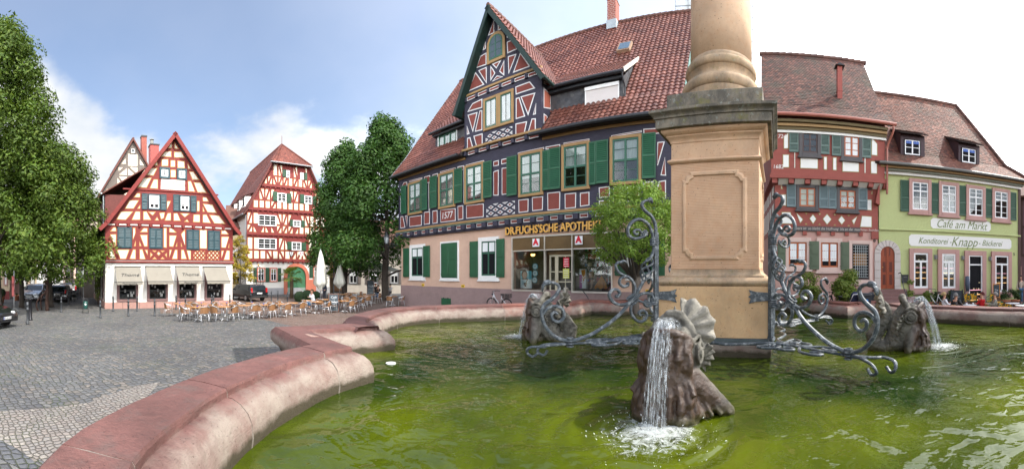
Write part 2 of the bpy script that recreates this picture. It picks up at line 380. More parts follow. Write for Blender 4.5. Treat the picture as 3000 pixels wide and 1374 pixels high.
def quad_uv(A, B, C, D, s, t):
    return (A*(1-s)+B*s)*(1-t)+(D*(1-s)+C*s)*t
def roof_poly(mb, pts, th=0.12, mi=0):
    """A closed slab under the tiles; pts are 3-D points of one plane."""
    pts = [Vector(p) for p in pts]; n = (pts[1]-pts[0]).cross(pts[2]-pts[0]).normalized()
    if n.z < 0: n = -n; pts = pts[::-1]
    k = len(pts); vs = pts+[p-n*th for p in pts]
    mb.add(vs, [tuple(range(k)), tuple(range(2*k-1, k-1, -1))]+[(i, i+k, (i+1) % k+k, (i+1) % k) for i in range(k)], mi); return n
def text(body, size, par, loc, m, ext=0.02, shear=0.0, name='lettering', align='CENTER', rot=(pi/2, 0, 0), offset=0.0, sx=1.0):
    c = bpy.data.curves.new(name, 'FONT'); c.body = body; c.size = size; c.extrude = ext; c.shear = shear; c.align_x = align; c.align_y = 'CENTER'; c.offset = offset
    c.resolution_u = 3; o = bpy.data.objects.new(name, c); COL.objects.link(o); o.parent = par; o.location = loc; o.rotation_euler = rot; o.scale = (sx, 1, 1); c.materials.append(m); return o
def tfit(o, w):
    bpy.context.view_layer.update(); o.scale[0] = w/max(.01, o.dimensions.x); return o
TG = [.085]
def timber_rows(mb, u0, u1, rows, yf, bw, seed, clip=None, skip=()):
    """Panels of a half-timbered wall: rows of (z0, z1, number of bays, chance of a brace)."""
    rr = random.Random(seed); g = TG[0]
    for z0, z1, nb, br in rows:
        du = (u1-u0)/nb; zm = z0+(z1-z0)*0.42
        for i in range(nb):
            a, b = u0+i*du+g*.8, u0+(i+1)*du-g*.8
            cells = [(z0+g, zm-g*0.7), (zm+g*0.7, z1-g)] if z1-z0 > 1.3 else [(z0+g, z1-g)]
            for (c, d) in cells:
                k = rr.random(); qs = [[(a, c), (b, c), (b, d), (a, d)]]
                if k < br and b-a > 0.2:
                    w = 0.1
                    if rr.random() < 0.5: qs = [[(a, c), (b-w*1.6, c), (a, d-w*1.6)], [(b, c+w*1.6), (b, d), (a+w*1.6, d)]]
                    else: qs = [[(a+w*1.6, c), (b, c), (b, d-w*1.6)], [(a, c+w*1.6), (b-w*1.6, d), (a, d)]]
                for q in qs:
                    cu = sum(p[0] for p in q)/len(q); cz = sum(p[1] for p in q)/len(q)
                    if any(s[0] < cu < s[1] and s[2] < cz < s[3] for s in skip): continue
                    if clip and not all(clip(*p) for p in q):
                        if not clip(cu, cz): continue
                        q = [(cu+(p[0]-cu)*0.55, cz+(p[1]-cz)*0.55) for p in q]
                        if not all(clip(*p) for p in q): continue
                    panel(mb, q, yf, bw)
# paints and plasters
DARK_TIMBER = mat('blue_black_timber', (0.036, 0.034, 0.054), 0.75, 0.25, 3, 0.7, 45, stretch=(1, 1, 3), bd=0.02)
WHITE_LINE = mat('white_line_paint', (0.62, 0.63, 0.63), 0.8, 0.06, 3, 0.1)
OXBLOOD = mat('oxblood_plaster', (0.18, 0.047, 0.036), 0.85, 0.16, 2.5, 0.3, 25)
OCHRE = mat('ochre_paint', (0.29, 0.18, 0.075), 0.65, 0.12, 2, 0.15)
GREEN = mat('green_shutter_paint', (0.014, 0.085, 0.038), 0.45, 0.15, 2, 0.1, spec=0.5)
GREEN2 = mat('green_window_paint', (0.026, 0.10, 0.064), 0.45, 0.12, 3, 0.1)
SALMON = mat('salmon_render', (0.56, 0.38, 0.285), 0.9, 0.1, 0.5, 0.5, 14, dirt=0.16, bd=0.02)
MAUVE = mat('mauve_plinth_render', (0.27, 0.19, 0.18), 0.9, 0.12, 0.7, 0.5, 22, dirt=0.25, bd=0.015)
WHITE_SUR = mat('white_stone_surround', (0.72, 0.72, 0.7), 0.7, 0.06, 2, 0.1)
GUTTER = mat('black_gutter', (0.018, 0.02, 0.024), 0.4, 0.3, 4, 0.1)
SLATE = mat('slate', (0.055, 0.058, 0.065), 0.6, 0.4, 5, 0.5, 12)
PANTILE = island_mat('red_pantile', [(.12, .042, .03), (.17, .062, .044), (.145, .055, .04), (.22, .09, .065), (.10, .038, .03), (.19, .08, .058)], 0.42, sc2=0.35, bs=0.25, bsc=30)
UNDER = plain('roof_underlay', (0.03, 0.02, 0.018), 0.9)
LEAD = mat('lead_flashing', (0.33, 0.38, 0.4), 0.5, 0.2, 3, 0.2, metal=0.3)
BRICKRED = mat('chimney_brick', (0.24, 0.075, 0.055), 0.9, 0.35, 14, 0.6, 20)
COPPERGREEN = mat('verdigris', (0.2, 0.33, 0.28), 0.6, 0.2, 5, 0.2)
VERGE = mat('dark_green_verge', (0.007, 0.022, 0.018), 0.5, 0.2, 3, 0.1)
# ================================================================ the dark half-timbered house with the pharmacy
FU = Fac('timbered_house', 2150, 17.0, 'tall blue-black and oxblood half-timbered corner house with green shutters and a pharmacy below', 'house')
fo = FU.o; Z3, Z4, Z6, Z5 = Z(1130, 0, 2.36), Z(1130, 450, 2.36), Z(1450, 380, 2.185), Z(1550, 0, 2.566)
uL = FU.p(1168, 800)[0]; uR = -2.7; GW = 0.22
zl = FU.p(1449.6, 637.7)[1]; ze = 10.2; zbot = zl-0.62
mb = MB(); mb.box(uL, uR, 0, 0.3, zl-0.02, ze+0.3); mb.box(uR-0.3, uR, 0.3, 12.0, zl-0.02, ze); mb.box(uL, uL+0.3, 0.3, 12.0, zl-0.02, ze); mb.box(uL, uR, 11.7, 12.0, 0, ze)
gl = [(uL, ze), (uL+0.3, ze)]
mb.build('upper_wall', DARK_TIMBER, fo)
# ground floor, open behind the shop front
S0 = FU.rect(*Z4(862, 582), *Z4(862, 940)); s_u0 = S0[0]; s_z1 = S0[3]; s_z0 = S0[2]
s_u1 = FU.p(*Z6(740, 700))[0]
zp = FU.p(1328.6, 842.1)[1]
mb = MB(); g0, g1 = GW, GW+0.35
mb.box(uL+0.05, s_u0, g0, g1, zp, zbot+0.05); mb.box(s_u1, uR-0.05, g0, g1, zp, zbot+0.05); mb.box(s_u0, s_u1, g0, g1, s_z1, zbot+0.05)
mb.box(uL+0.05, uL+0.4, g1, 11.9, zp, zbot+0.05); mb.box(uR-0.4, uR-0.05, g1, 11.9, zp, zbot+0.05)
mb.build('ground_floor_wall', SALMON, fo)
mb = MB(); mb.box(uL+0.02, s_u0, g0-0.03, g1, -0.5, zp); mb.box(s_u1, uR-0.02, g0-0.03, g1, -0.5, zp); mb.box(s_u0, s_u1, g0-0.03, g1, -0.5, s_z0)
mb.box(uL+0.02, uL+0.4, g1, 11.9, -0.5, zp); mb.build('plinth', MAUVE, fo)
# cornice, joist ends
mb = MB(); mb.box(uL-0.28, uR, -0.20, 0.0, zl-0.14, zl, 0); mb.box(uL-0.24, uR, -0.13, 0.02, zl-0.21, zl-0.145, 1); mb.box(uL-0.02, uR, -0.05, -0.001, zl+0.002, zl+0.07, 2)
bevel(mb.build('cornice', [OCHRE, COPPERGREEN, DARK_TIMBER], fo), 0.03, 2)
mb = MB(); mb.box(uL-0.05, uR, 0.02, 0.3, zbot, zl-0.19, 0)
n = int((uR-uL)/0.86); st = (uR-uL)/n
for i in range(n+1):
    u = uL+i*st; mb.prism([(u-0.13, zbot+0.10), (u+0.13, zbot+0.10), (u+0.14, zl-0.215), (u-0.14, zl-0.215)], -0.20, 0.02, 0)
    if i < n: panel(mb, [(u+0.19, zbot+0.16), (u+st-0.2, zbot+0.16), (u+st-0.2, zl-0.235), (u+0.19, zl-0.235)], -0.01, 0.045, 1, 2)
bevel(mb.build('joist_end_band', [DARK_TIMBER, WHITE_LINE, OXBLOOD], fo), 0.015, 1)
# infill panels of the upper storey
pp = MB()
def PZ(zf, lst, bw=0.046, fac=FU, w=0.0, mb_=None, mi=(0, 1)):
    for q in lst: panel(mb_ or pp, [fac.p(*zf(*pt), w) for pt in q], -w, bw, *mi)
PZ(Z4, [[(103,435),(120,433),(135,512),(103,517)], [(135,430),(150,428),(148,505)], [(165,437),(250,425),(248,497),(165,507)], [(266,405),(306,400),(304,486),(266,492)],
 [(325,395),(358,392),(358,480),(325,485)], [(378,388),(483,378),(483,465),(380,477)], [(498,363),(536,358),(536,453),(500,460)], [(557,358),(677,345),(677,438),(558,450)],
 [(918,320),(988,312),(986,402),(920,410)], [(1012,303),(1088,295),(1086,390),(1014,398)], [(1118,272),(1207,263),(1205,386),(1120,394)],
 [(745,125),(782,112),(780,290),(745,290)], [(803,100),(845,95),(845,280),(803,286)], [(745,55),(782,45),(782,82),(745,90)], [(800,40),(888,22),(888,58),(800,75)],
 [(268,160),(307,150),(305,200),(268,208)], [(325,145),(360,135),(360,160),(325,165)], [(498,90),(542,82),(542,112),(498,118)], [(100,255),(125,200),(148,195),(148,225)], [(103,285),(122,285),(113,400),(103,405)],
 [(296,200),(306,200),(306,395),(298,397)], [(537,118),(546,116),(546,340),(538,342)]])
PZ(Z6, [[(447,410),(520,403),(518,500),(448,507)], [(545,405),(605,398),(605,485),(545,493)], [(665,370),(735,362),(735,432),(668,438)], [(665,455),(735,450),(735,478),(668,483)], [(757,378),(825,370),(825,465),(757,472)],
 [(848,370),(925,362),(925,455),(850,462)], [(952,335),(1018,330),(980,450),(952,452)], [(1050,330),(1095,323),(1095,440),(1020,446)], [(1040,80),(1088,75),(1045,225),(1038,230)], [(1088,175),(1096,295),(1060,292)],
 [(950,-5),(1040,-10),(1085,20),(952,38)], [(325,110),(418,93),(418,118),(325,128)]])
PZ(Z4, [[(162,188),(252,165),(252,176),(162,198)], [(378,125),(483,97),(483,109),(378,137)], [(555,78),(680,46),(680,58),(556,90)]], 0.03)
PZ(Z6, [[(440,85),(605,58),(605,70),(440,97)], [(147,148),(315,112),(315,124),(147,160)], [(745,38),(940,4),(940,16),(745,50)]], 0.03)
a = FU.rect(*Z4(697, 338), *Z4(697, 428)); b = FU.p(*Z4(893, 322))[0]
lattice(pp, a[0], b, zl+0.1, zl+0.1+(a[3]-a[2])*0.93, 3, 2, 0, 0.045, 0.62)
pp.build('infill_panels', [WHITE_LINE, OXBLOOD], fo)
text('1577', 0.62, fo, (*FU.p(*Z4(424, 428))[:1], -0.022, FU.p(*Z4(424, 428))[1]), WHITE_LINE, 0.006, 0.12, 'date_lettering', sx=0.85)
# upper windows and louvred shutters
for (zf, xl, yt, xr, yb, cu) in ((Z4,160,208,255,430,.9), (Z4,370,143,485,388,.95), (Z4,550,90,683,357,.9), (Z6,155,157,312,438,.6), (Z6,430,102,610,400,.5), (Z6,738,52,942,362,.5)):
    u0, u1, z0, z1 = FU.rect(*zf(xl, yt), *zf(xr, yb)); u1 = FU.p(*zf(xr, yt))[0]
    window(fo, u0, u1, z0, z1, 0, 0.15, OCHRE, GREEN2, 0.085, 2, 1, 0.5, cu, prou=0.13, bars=(0.27, 0.76))
for (zf, xl, yt, xr, yb) in ((Z4,115,228,152,422), (Z4,248,186,295,397), (Z4,313,164,362,382), (Z4,482,112,538,348), (Z4,683,64,742,312), (Z4,845,30,915,298), (Z6,312,140,352,392), (Z6,353,126,425,388), (Z6,608,86,650,358), (Z6,651,78,731,350), (Z6,945,30,1034,318)):
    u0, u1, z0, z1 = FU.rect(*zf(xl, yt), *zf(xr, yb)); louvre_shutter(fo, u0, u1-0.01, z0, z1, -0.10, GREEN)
# ground floor windows
for (xl, yt, xr, yb, cl) in ((168,634,275,870,0), (380,612,508,872,1), (643,583,785,873,0)):
    u0, u1, z0, z1 = FU.rect(*Z4(xl, yt), *Z4(xr, yb), -GW); u1 = FU.p(*Z4(xr, yt), -GW)[0]
    window(fo, u0, u1, z0, z1, GW, 0.26 if not cl else 0.12, WHITE_SUR, GREEN2, 0.08, 2, 1, 0.66, 0 if cl else 0.3, 0.05, 0.07)
    um = (u0+u1)/2; zb, zt = z0+0.16, z1-0.2
    if cl:
        panel_shutter(fo, u0+0.13, um-0.005, z0+0.2, z1-0.13, GW-0.05, GREEN); panel_shutter(fo, um+0.005, u1-0.13, z0+0.2, z1-0.13, GW-0.05, GREEN)
for (xl, yt, xr, yb) in ((127,656,168,853), (265,640,312,853), (587,610,645,855), (770,592,828,855)):
    u0, u1, z0, z1 = FU.rect(*Z4(xl, yt), *Z4(xr, yb), -GW); panel_shutter(fo, u0, FU.p(*Z4(xr, yt), -GW)[0]-0.01, z0, z1, GW-0.06, GREEN)
for (xl, xr) in ((770, 845), (1040, 1090)):
    u0, u1, z0, z1 = FU.rect(*Z6(xl, 660), *Z6(xr, 935), -GW); panel_shutter(fo, u0, u1, z0, z1, GW-0.04, GREEN)
u0, u1, z0, z1 = FU.rect(*Z6(845, 650), *Z6(1040, 955), -GW); window(fo, u0, u1, z0, z1, GW, 0.24, WHITE_SUR, GREEN2, 0.08, 2, 1, 0.66, 0, 0.05, 0.07)
# yellow notices and hatch in the plinth
YEL = plain('yellow_notice', (0.85, 0.55, 0.02), 0.5); INK = plain('black_ink', (0.02, 0.02, 0.02), 0.6)
for (x, y, w, h) in ((1236, 831, 7, 8), (1352, 834, 9, 8), (1892, 848, 15, 9)):
    u0, u1, z0, z1 = FU.rect(x, y, x+w, y+h, -GW); m_ = MB(); m_.box(u0, u1, GW-0.03, GW+0.01, z0, z1, 0)
    for k in range(3): zq = z1-(z1-z0)*(0.28+0.22*k); m_.box(u0+0.03, u1-0.03, GW-0.036, GW-0.028, zq-0.012, zq+0.012, 1)
    m_.build('notice_plate', [YEL, INK], fo)
u0, u1, z0, z1 = FU.rect(1295, 872.6, 1322, 893, -GW)
m_ = MB(); m_.box(u0, u1, GW-0.07, GW-0.03, max(0.03, z0), z1, 0); m_.box(u0+0.2, u0+0.27, GW-0.1, GW-0.07, z1-0.04, z1+0.04, 1); m_.box(u1-0.27, u1-0.2, GW-0.1, GW-0.07, z1-0.04, z1+0.04, 1); m_.build('cellar_hatch', [GREEN, INK], fo)
# the shop front
BRONZE = mat('brown_fascia', (0.12, 0.075, 0.03), 0.35, 0.2, 2, 0.1); SILVER = plain('silver_frame', (0.6, 0.58, 0.52), 0.35, 0.6)
CREAMW = mat('cream_door_paint', (0.5, 0.46, 0.33), 0.5, 0.08)
sf = MB(); yf = GW
zfas = FU.p(*Z6(303, 765))[1]
dl = FU.p(*Z6(308, 765))[0]; dr = FU.p(*Z6(483, 765))[0]
sf.box(s_u0, s_u1, yf-0.02, yf+0.1, zfas, s_z1-0.03, 0)
sf.box(s_u0-0.04, s_u1+0.04, yf-0.07, yf+0.02, s_z1-0.03, s_z1+0.05, 1)
for (a, b) in ((s_u0-0.04, s_u0+0.03), (dl-0.04, dl+0.02), (dr-0.02, dr+0.04), (s_u1-0.03, s_u1+0.04)): sf.box(a, b, yf-0.07, yf+0.1, s_z0 if b < dl-1 or a > dr+1 or abs(a-dl) < .2 or abs(a-dr) < .2 else s_z0, s_z1-0.03, 1)
sf.box(s_u0, dl, yf-0.09, yf+0.1, s_z0-0.09, s_z0, 1); sf.box(dr, s_u1, yf-0.09, yf+0.1, s_z0-0.09, s_z0, 1); sf.box(s_u0, s_u1, yf-0.03, yf+0.05, zfas-0.06, zfas, 1)
shop = sf.build('shop_front', [BRONZE, SILVER], fo)
sg = MB(); sg.box(s_u0+0.03, dl-0.04, yf+0.03, yf+0.035, s_z0, zfas-0.06); sg.box(dr+0.04, s_u1-0.03, yf+0.03, yf+0.035, s_z0, zfas-0.06); sg.build('pane', GLASS, shop)
BACKW = mat('shop_back_wall', (0.2, 0.17, 0.14), 0.9, 0.3, 1.2)
rm = MB(); rm.box(s_u0, s_u1, yf+2.2, yf+2.3, 0.5, s_z1, 0); rm.box(s_u0-0.06, s_u0-0.01, g1-0.3, yf+2.2, 0.5, s_z1, 0); rm.box(s_u1+0.01, s_u1+0.06, g1-0.3, yf+2.2, 0.5, s_z1, 0); rm.box(s_u0, s_u1, yf+0.36, yf+2.2, s_z0-0.1, s_z0-0.02, 0); rm.box(s_u0, s_u1, yf+0.36, yf+2.2, s_z1-0.1, s_z1-0.02, 0); rm.build('shop_room', [BACKW], fo)
# shelves with boxes behind the right pane, display behind the left
WOODD = mat('dark_shelf_wood', (0.09, 0.045, 0.02), 0.6, 0.2, 3)
sh = MB(); PK = [plain('pack_%s' % k, c, 0.5) for k, c in (('white', (.7, .7, .7)), ('red', (.45, .05, .04)), ('green', (.1, .3, .12)), ('cream', (.6, .5, .3)), ('blue', (.1, .2, .45)))]
for k in range(6):
    z = s_z0+0.45+k*0.42; sh.box(dr+0.1, s_u1-0.1, yf+1.4, yf+1.8, z, z+0.03, 0)
    u = dr+0.12
    while u < s_u1-0.25:
        w = R_.uniform(0.06, 0.16); hgt = R_.uniform(0.1, 0.28)
        if R_.random() < 0.8: sh.box(u, u+w, yf+1.42, yf+1.6, z+0.03, z+0.03+hgt, 1+R_.randrange(5))
        u += w+0.02
for u in (dr+1.2, s_u1-0.9): sh.box(u-0.04, u+0.04, yf+1.38, yf+1.8, s_z0, zfas, 0)
sh.build('shelf_display', [WOODD]+PK, shop)
def on_fac(o, fac=FU): o.location = fac.world(0, 0, 0); o.rotation_euler = (0, 0, -fac.a); return o
WHT = plain('poster_white', (0.75, 0.78, 0.8), 0.5); TEAL = plain('poster_teal', (0.12, 0.45, 0.55), 0.5); SKIN_P = plain('poster_skin', (0.5, 0.3, 0.2), 0.6); PURP = plain('poster_purple', (0.3, 0.03, 0.22), 0.5)
BROWNH = plain('poster_brown', (0.08, 0.04, 0.02), 0.6); REDP = plain('sign_red', (0.6, 0.01, 0.03), 0.5); YG = plain('poster_yellow', (0.6, 0.6, 0.1), 0.5); ORG = plain('amber_cloth', (0.6, 0.22, 0.02), 0.8)
# poster with a portrait
r = FU.rect(*Z4(897, 812), *Z4(975, 932)); o = MB(); y = yf+0.3
o.box(r[0], r[1], y, y+0.02, r[2], r[3], 0); o.box(r[0], r[1], y-0.004, y, r[2]+(r[3]-r[2])*.52, r[3], 1)
cx, cz, ww = r[0]+(r[1]-r[0])*.36, r[2]+(r[3]-r[2])*.78, (r[1]-r[0])
def disc(mb, cx, cz, rx, rz, y0, y1, mi, n=16): mb.prism([(cx+rx*cos(2*pi*k/n), cz+rz*sin(2*pi*k/n)) for k in range(n)], y0, y1, mi)
disc(o, cx, cz+.02, ww*.27, ww*.33, y-.008, y-.004, 2); disc(o, cx+.02, cz-.03, ww*.2, ww*.27, y-.012, y-.008, 3); o.box(cx-ww*.2, cx+ww*.3, y-.007, y-.004, r[2]+(r[3]-r[2])*.52, cz-ww*.25, 2)
for k in range(4): o.box(r[0]+.08, r[0]+ww*(.8-.1*(k % 2)), y-.004, y, r[2]+(r[3]-r[2])*(.42-.07*k), r[2]+(r[3]-r[2])*(.44-.07*k), 1)
on_fac(tag(o.build('poster', [WHT, TEAL, BROWNH, SKIN_P]), 'white and teal poster with a portrait standing in the left pharmacy window', 'poster'))
for (px, py, nm) in ((1005, 780, 'top'), (1005, 828, 'middle'), (1002, 875, 'bottom')):
    u, z = FU.p(*Z4(px, py)); o = MB(); disc(o, u, z, .17, .17, yf+.2, yf+.215, 0); disc(o, u, z, .14, .14, yf+.195, yf+.2, 1); o.box(u-.09, u+.09, yf+.19, yf+.195, z-.012, z+.012, 0); o.box(u-.06, u+.06, yf+.19, yf+.195, z+.03, z+.05, 0)
    on_fac(tag(o.build('round_sticker', [TEAL, WHT]), '%s of the three round white stickers hanging in the left pharmacy window' % {'top': 'topmost', 'middle': 'middle one', 'bottom': 'lowest'}[nm], 'sticker', 'round stickers in the pharmacy window'))
u, z = FU.p(*Z4(958, 690)); o = empty('pendant_lamp', FU.world(u, yf+0.7, z), 0, 'small glowing brass pendant lamp hanging in the left pharmacy window', 'lamp')
m_ = MB(); m_.ball((0, 0, 0), .13, 10, 7); m_.build('bulb_shade', plain('lamp_glow', (1, .6, .2), .4, emit=(1, .5, .12), es=6), o, True); m_ = MB(); m_.lathe([(.02, .12), (.02, s_z1-z-.1)], 6); m_.lathe([(.14, .0), (.1, .1), (.03, .16)], 10); m_.build('stem', plain('brass', (.5, .3, .08), .3, .9), o)
# tall display boxes, hosiery leg, draped cloth, mortar
o = MB(); r = FU.rect(*Z6(515, 892), *Z6(556, 1018)); o.box(r[0], r[1], yf+.3, yf+.5, r[2], r[3], 0); o.box(r[0]-.002, r[1]*.4+r[0]*.6, yf+.294, yf+.3, r[2]+.01, r[3]-.3, 1)
o.prism([(r[0]+.1, r[3]-.05), (r[1]-.02, r[3]-.02), (r[1]-.02, r[3]-.5), (r[0]+.2, r[3]-.75)], yf+.292, yf+.3, 2)
bx = on_fac(tag(o.build('display_box', [WHT, PURP, ORG]), 'tall white and purple display box with doc lettering in the right pharmacy window', 'box'))
tx = text('doc', .34, bx, ((r[0]+r[1])/2+.03, yf+.288, r[2]+.45), WHT, .002, name='box_lettering', rot=(pi/2, -pi/2, 0))
o = MB(); r = FU.rect(*Z6(698, 922), *Z6(732, 1020)); o.box(r[0], r[1], yf+.35, yf+.5, r[2], r[3], 0); o.box(r[0]+.03, r[1]-.03, yf+.344, yf+.35, r[2], r[2]+(r[3]-r[2])*.45, 1); o.box(r[0]+.04, r[1]-.05, yf+.344, yf+.35, r[3]-.4, r[3]-.12, 2)
on_fac(tag(o.build('display_box', [WHT, PURP, BROWNH]), 'narrow white and violet box at the right end of the pharmacy window', 'box'))
r = FU.rect(*Z6(575, 910), *Z6(598, 1025)); o = MB(); cx = (r[0]+r[1])/2
o.tube([(cx, yf+.45, r[3]), (cx, yf+.45, r[3]-.35), (cx+.02, yf+.45, r[2]+.5), (cx, yf+.45, r[2]+.1), (cx-.05, yf+.35, r[2]+.02)], [.13, .12, .09, .06, .05], 10)
o.tube([(cx, yf+.45, r[3]-.3), (cx+.01, yf+.45, r[3]-.42)], [.128, .124], 10, 1); on_fac(tag(o.build('hosiery_leg', [SKIN_P, INK], None, True), 'skin coloured display leg with a black band in the right pharmacy window', 'display leg'))
r = FU.rect(*Z6(590, 935), *Z6(690, 1022)); o = MB(); cx = (r[0]+r[1])/2
vs = [(cx, yf+.75, r[3])]+[(cx+(.62+.08*sin(k*2.7))*cos(2*pi*k/18)*(r[1]-r[0])*.8, yf+.7+.35*sin(2*pi*k/18), r[2]+.03+.05*sin(k*3)) for k in range(18)]
o.add(vs, [(0, 1+k, 1+(k+1) % 18) for k in range(18)]); on_fac(tag(o.build('draped_cloth', [ORG], None), 'amber cloth draped in a peak in the right pharmacy window', 'cloth'))
for (px, py, zf) in ((935, 908, Z4), (705, 1005, Z6)):
    u, z = FU.p(*zf(px, py)); o = MB(); o.lathe([(.08, -.12), (.05, -.06), (.09, .02), (.12, .12), (.1, .12), (.06, .02)], 12); o.tube([(0, 0, .04), (.12, 0, .3)], [.02, .03], 6)
    q = o.build('mortar', plain('bronze_mortar', (.12, .07, .04), .35, .8), None, True); q.location = FU.world(u, yf+.25, z); tag(q, 'small bronze mortar and pestle in the %s pharmacy window' % ('left' if zf is Z4 else 'right'), 'mortar')
# door
r = FU.rect(*Z6(330, 800), *Z6(478, 1105)); y = yf+.3; o = MB(); a, b, c, d_ = dl+.1, dr-.03, r[2]-.1, r[3]
o.box(a, a+.09, y, y+.07, c, d_); o.box(b-.09, b, y, y+.07, c, d_); o.box(a, b, y-.005, y+.07, d_-.1, d_); um = a+(b-a)*.3; o.box(um-.1, um+.1, y-.01, y+.07, c, d_-.1); o.box(a, b, y-.006, y+.07, c, c+.75)
for z in (c+1.2, c+1.75): o.box(um, b, y-.002, y+.05, z-.03, z+.03)
for z in (c+1.2, c+1.75): o.box(a, um, y-.002, y+.05, z-.03, z+.03)
o.box(um+(b-um)*.5-.02, um+(b-um)*.5+.02, y, y+.05, c+.75, d_-.1)
door = bevel(o.build('shop_door', CREAMW, fo), .01, 1)
o = MB(); o.box(a, b, y+.03, y+.035, c+.75, d_-.1); o.build('pane', GLASS, door); o = MB(); o.box(dl, dr, y-.02, y+.08, d_+.01, zfas-.06, 0); o.build('transom_panel', BRONZE, fo)
o = MB(); o.tube([(um+.06, y-.06, c+1.0), (um+.06, y-.06, c+1.3)], .018, 6); o.build('handle', plain('brass', (.5, .3, .08)), door)
for (x0_, y0_, x1_, y1_, m1, lab) in ((432, 818, 470, 880, REDP, 'dark red notice taped to the upper glass of the pharmacy door'), (430, 890, 470, 952, YG, 'yellow and white notice taped below the red one on the pharmacy door')):
    q = FU.rect(*Z6(x0_, y0_), *Z6(x1_, y1_), -.4); o = MB(); o.box(q[0], q[1], y-.02, y-.01, q[2], q[3], 0)
    for k in range(4): o.box(q[0]+.04, q[1]-.04, y-.024, y-.019, q[3]-.12*(k+1), q[3]-.12*(k+1)+.03, 1)
    on_fac(tag(o.build('door_notice', [m1, WHT]), lab, 'notice'))
# red pharmacy signs
for k, (px, py) in enumerate(((1040, 615), (0, 0))):
    q = FU.rect(*Z4(1017, 590), *Z4(1062, 645), -.1) if k == 0 else FU.rect(*Z6(514, 682), *Z6(561, 736), -.1)
    o = MB(); o.box(q[0], q[1], yf-.16, yf-.1, q[2], q[3]); s_ = on_fac(tag(o.build('pharmacy_sign', WHT), ('white square sign with a red letter A above the left pharmacy window' if k == 0 else 'white square sign with a red letter A beside the tree over the pharmacy'), 'sign'))
    text('A', (q[3]-q[2])*1.0, s_, ((q[0]+q[1])/2, yf-.165, (q[2]+q[3])/2+.02), REDP, .004, 0, 'sign_lettering', offset=.03)
GOLD = plain('gilded_letter', (.75, .42, .1), .4, .3); 
u0, z0 = FU.p(*Z4(832, 560), -GW); ua, _ = FU.p(*Z6(520, 640), -GW); 
tt = text("DR.FUCHS'SCHE APOTHEKE", 0.62, fo, (u0+.05, GW-.16, FU.p(*Z4(832, 543), -GW)[1]), GOLD, .035, 0, 'shop_lettering', 'LEFT', offset=.012)
bpy.context.view_layer.update(); frac = 0.755; tt.scale = ((ua-u0)/(tt.dimensions.x*frac)*1.0, 1, 1)
t2 = tt.copy(); COL.objects.link(t2); t2.data = tt.data.copy(); t2.data.materials.clear(); t2.data.materials.append(plain('letter_shadow_box', (.02, .02, .03), .5)); t2.location.y = GW-.085; t2.location.x += .03; t2.data.extrude = .06; t2.data.offset = .02; t2.name = 'lettering_backing'
# roof: eaves kick, then 54 degrees to the ridge
RD, RZ, KD, KZ = 7.3, 20.15, 0.85, 11.5
EY, EZ = -0.5, 9.92; uLr, uRr = uL-0.35, FU.p(1992, 300)[0]+0.0
uRr = -2.45
under = MB(); 
gbl, gbr = FU.p(*Z3(545, 1068), .12), FU.p(*Z3(1078, 925), .12)
for a_, b_ in ((uLr, gbl[0]), (gbr[0], uRr)): roof_poly(under, [(a_, EY, EZ), (b_, EY, EZ), (b_, KD, KZ), (a_, KD, KZ)])
roof_poly(under, [(uLr, KD, KZ), (uRr, KD, KZ), (uRr, RD, RZ), (uLr, RD, RZ)]); roof_poly(under, [(uLr, RD, RZ), (uRr, RD, RZ), (uRr, 2*RD+.3, EZ), (uLr, 2*RD+.3, EZ)])
rf = under.build('roof', UNDER, fo)
til = MB(); n1 = Vector((0, -(KZ-EZ), KD-EY)).normalized(); n2 = Vector((0, -(RZ-KZ), RD-KD)).normalized(); nu = int((uRr-uLr)/.29)
l2 = hypot(RD-KD, RZ-KZ); pantiles(til, (uLr, EY-.03, EZ), (uRr-uLr, 0, 0), (0, KD-EY, KZ-EZ), nu, 6, n1, skip=lambda s, t: gbl[0]-.1 < uLr+(uRr-uLr)*s < gbr[0]+.1); pantiles(til, (uLr, KD, KZ), (uRr-uLr, 0, 0), (0, RD-KD, RZ-KZ), nu, int(l2/.335), n2, jit=.004)
til.build('roof_tiles', PANTILE, rf)
rd = MB(); k = 0; u = uLr
while u < uRr: rd.tube([(u, RD, RZ+.03), (min(u+.44, uRr), RD, RZ+.05)], [.13, .15], 8); u += .4
rd.build('ridge_tiles', island_mat('ridge_tile', [(.1, .05, .04), (.16, .08, .06)], .7), rf)
vg = MB()
for u, mi in ((uRr+.03, 0), (uLr-.03, 1)):
    vg.add([(u-.05, EY, EZ-.2), (u+.05, EY, EZ-.2), (u+.05, KD, KZ-.2), (u-.05, KD, KZ-.2), (u+.05, RD, RZ-.2), (u-.05, RD, RZ-.2), (u-.05, EY, EZ+.1), (u+.05, EY, EZ+.1), (u+.05, KD, KZ+.1), (u-.05, KD, KZ+.1), (u+.05, RD, RZ+.1), (u-.05, RD, RZ+.1)],
           [(6, 7, 8, 9), (9, 8, 10, 11), (0, 3, 2, 1), (3, 5, 4, 2), (0, 6, 9, 3), (3, 9, 11, 5), (1, 2, 8, 7), (2, 4, 10, 8), (0, 1, 7, 6)], mi)
vg.build('verge_board', [COPPERGREEN, LEAD], rf)
gw = MB(); gw.add([(uRr-.4, .1, ze), (uRr-.4, 2*RD-.2, ze), (uRr-.4, RD, RZ-.4)], [(0, 1, 2)]); gw.add([(uLr+.4, .1, ze), (uLr+.4, 2*RD-.2, ze), (uLr+.4, RD, RZ-.4)], [(0, 2, 1)]); gw.build('gable_wall', SLATE, fo)
gt = MB(); gt.tube([(uLr, EY-.1, EZ-.02), (FU.p(*Z3(540, 1060))[0], EY-.1, EZ-.02)], .11, 8); gt.tube([(FU.p(*Z3(1030, 935))[0], EY-.1, EZ-.02), (uRr, EY-.1, EZ-.02)], .11, 8)
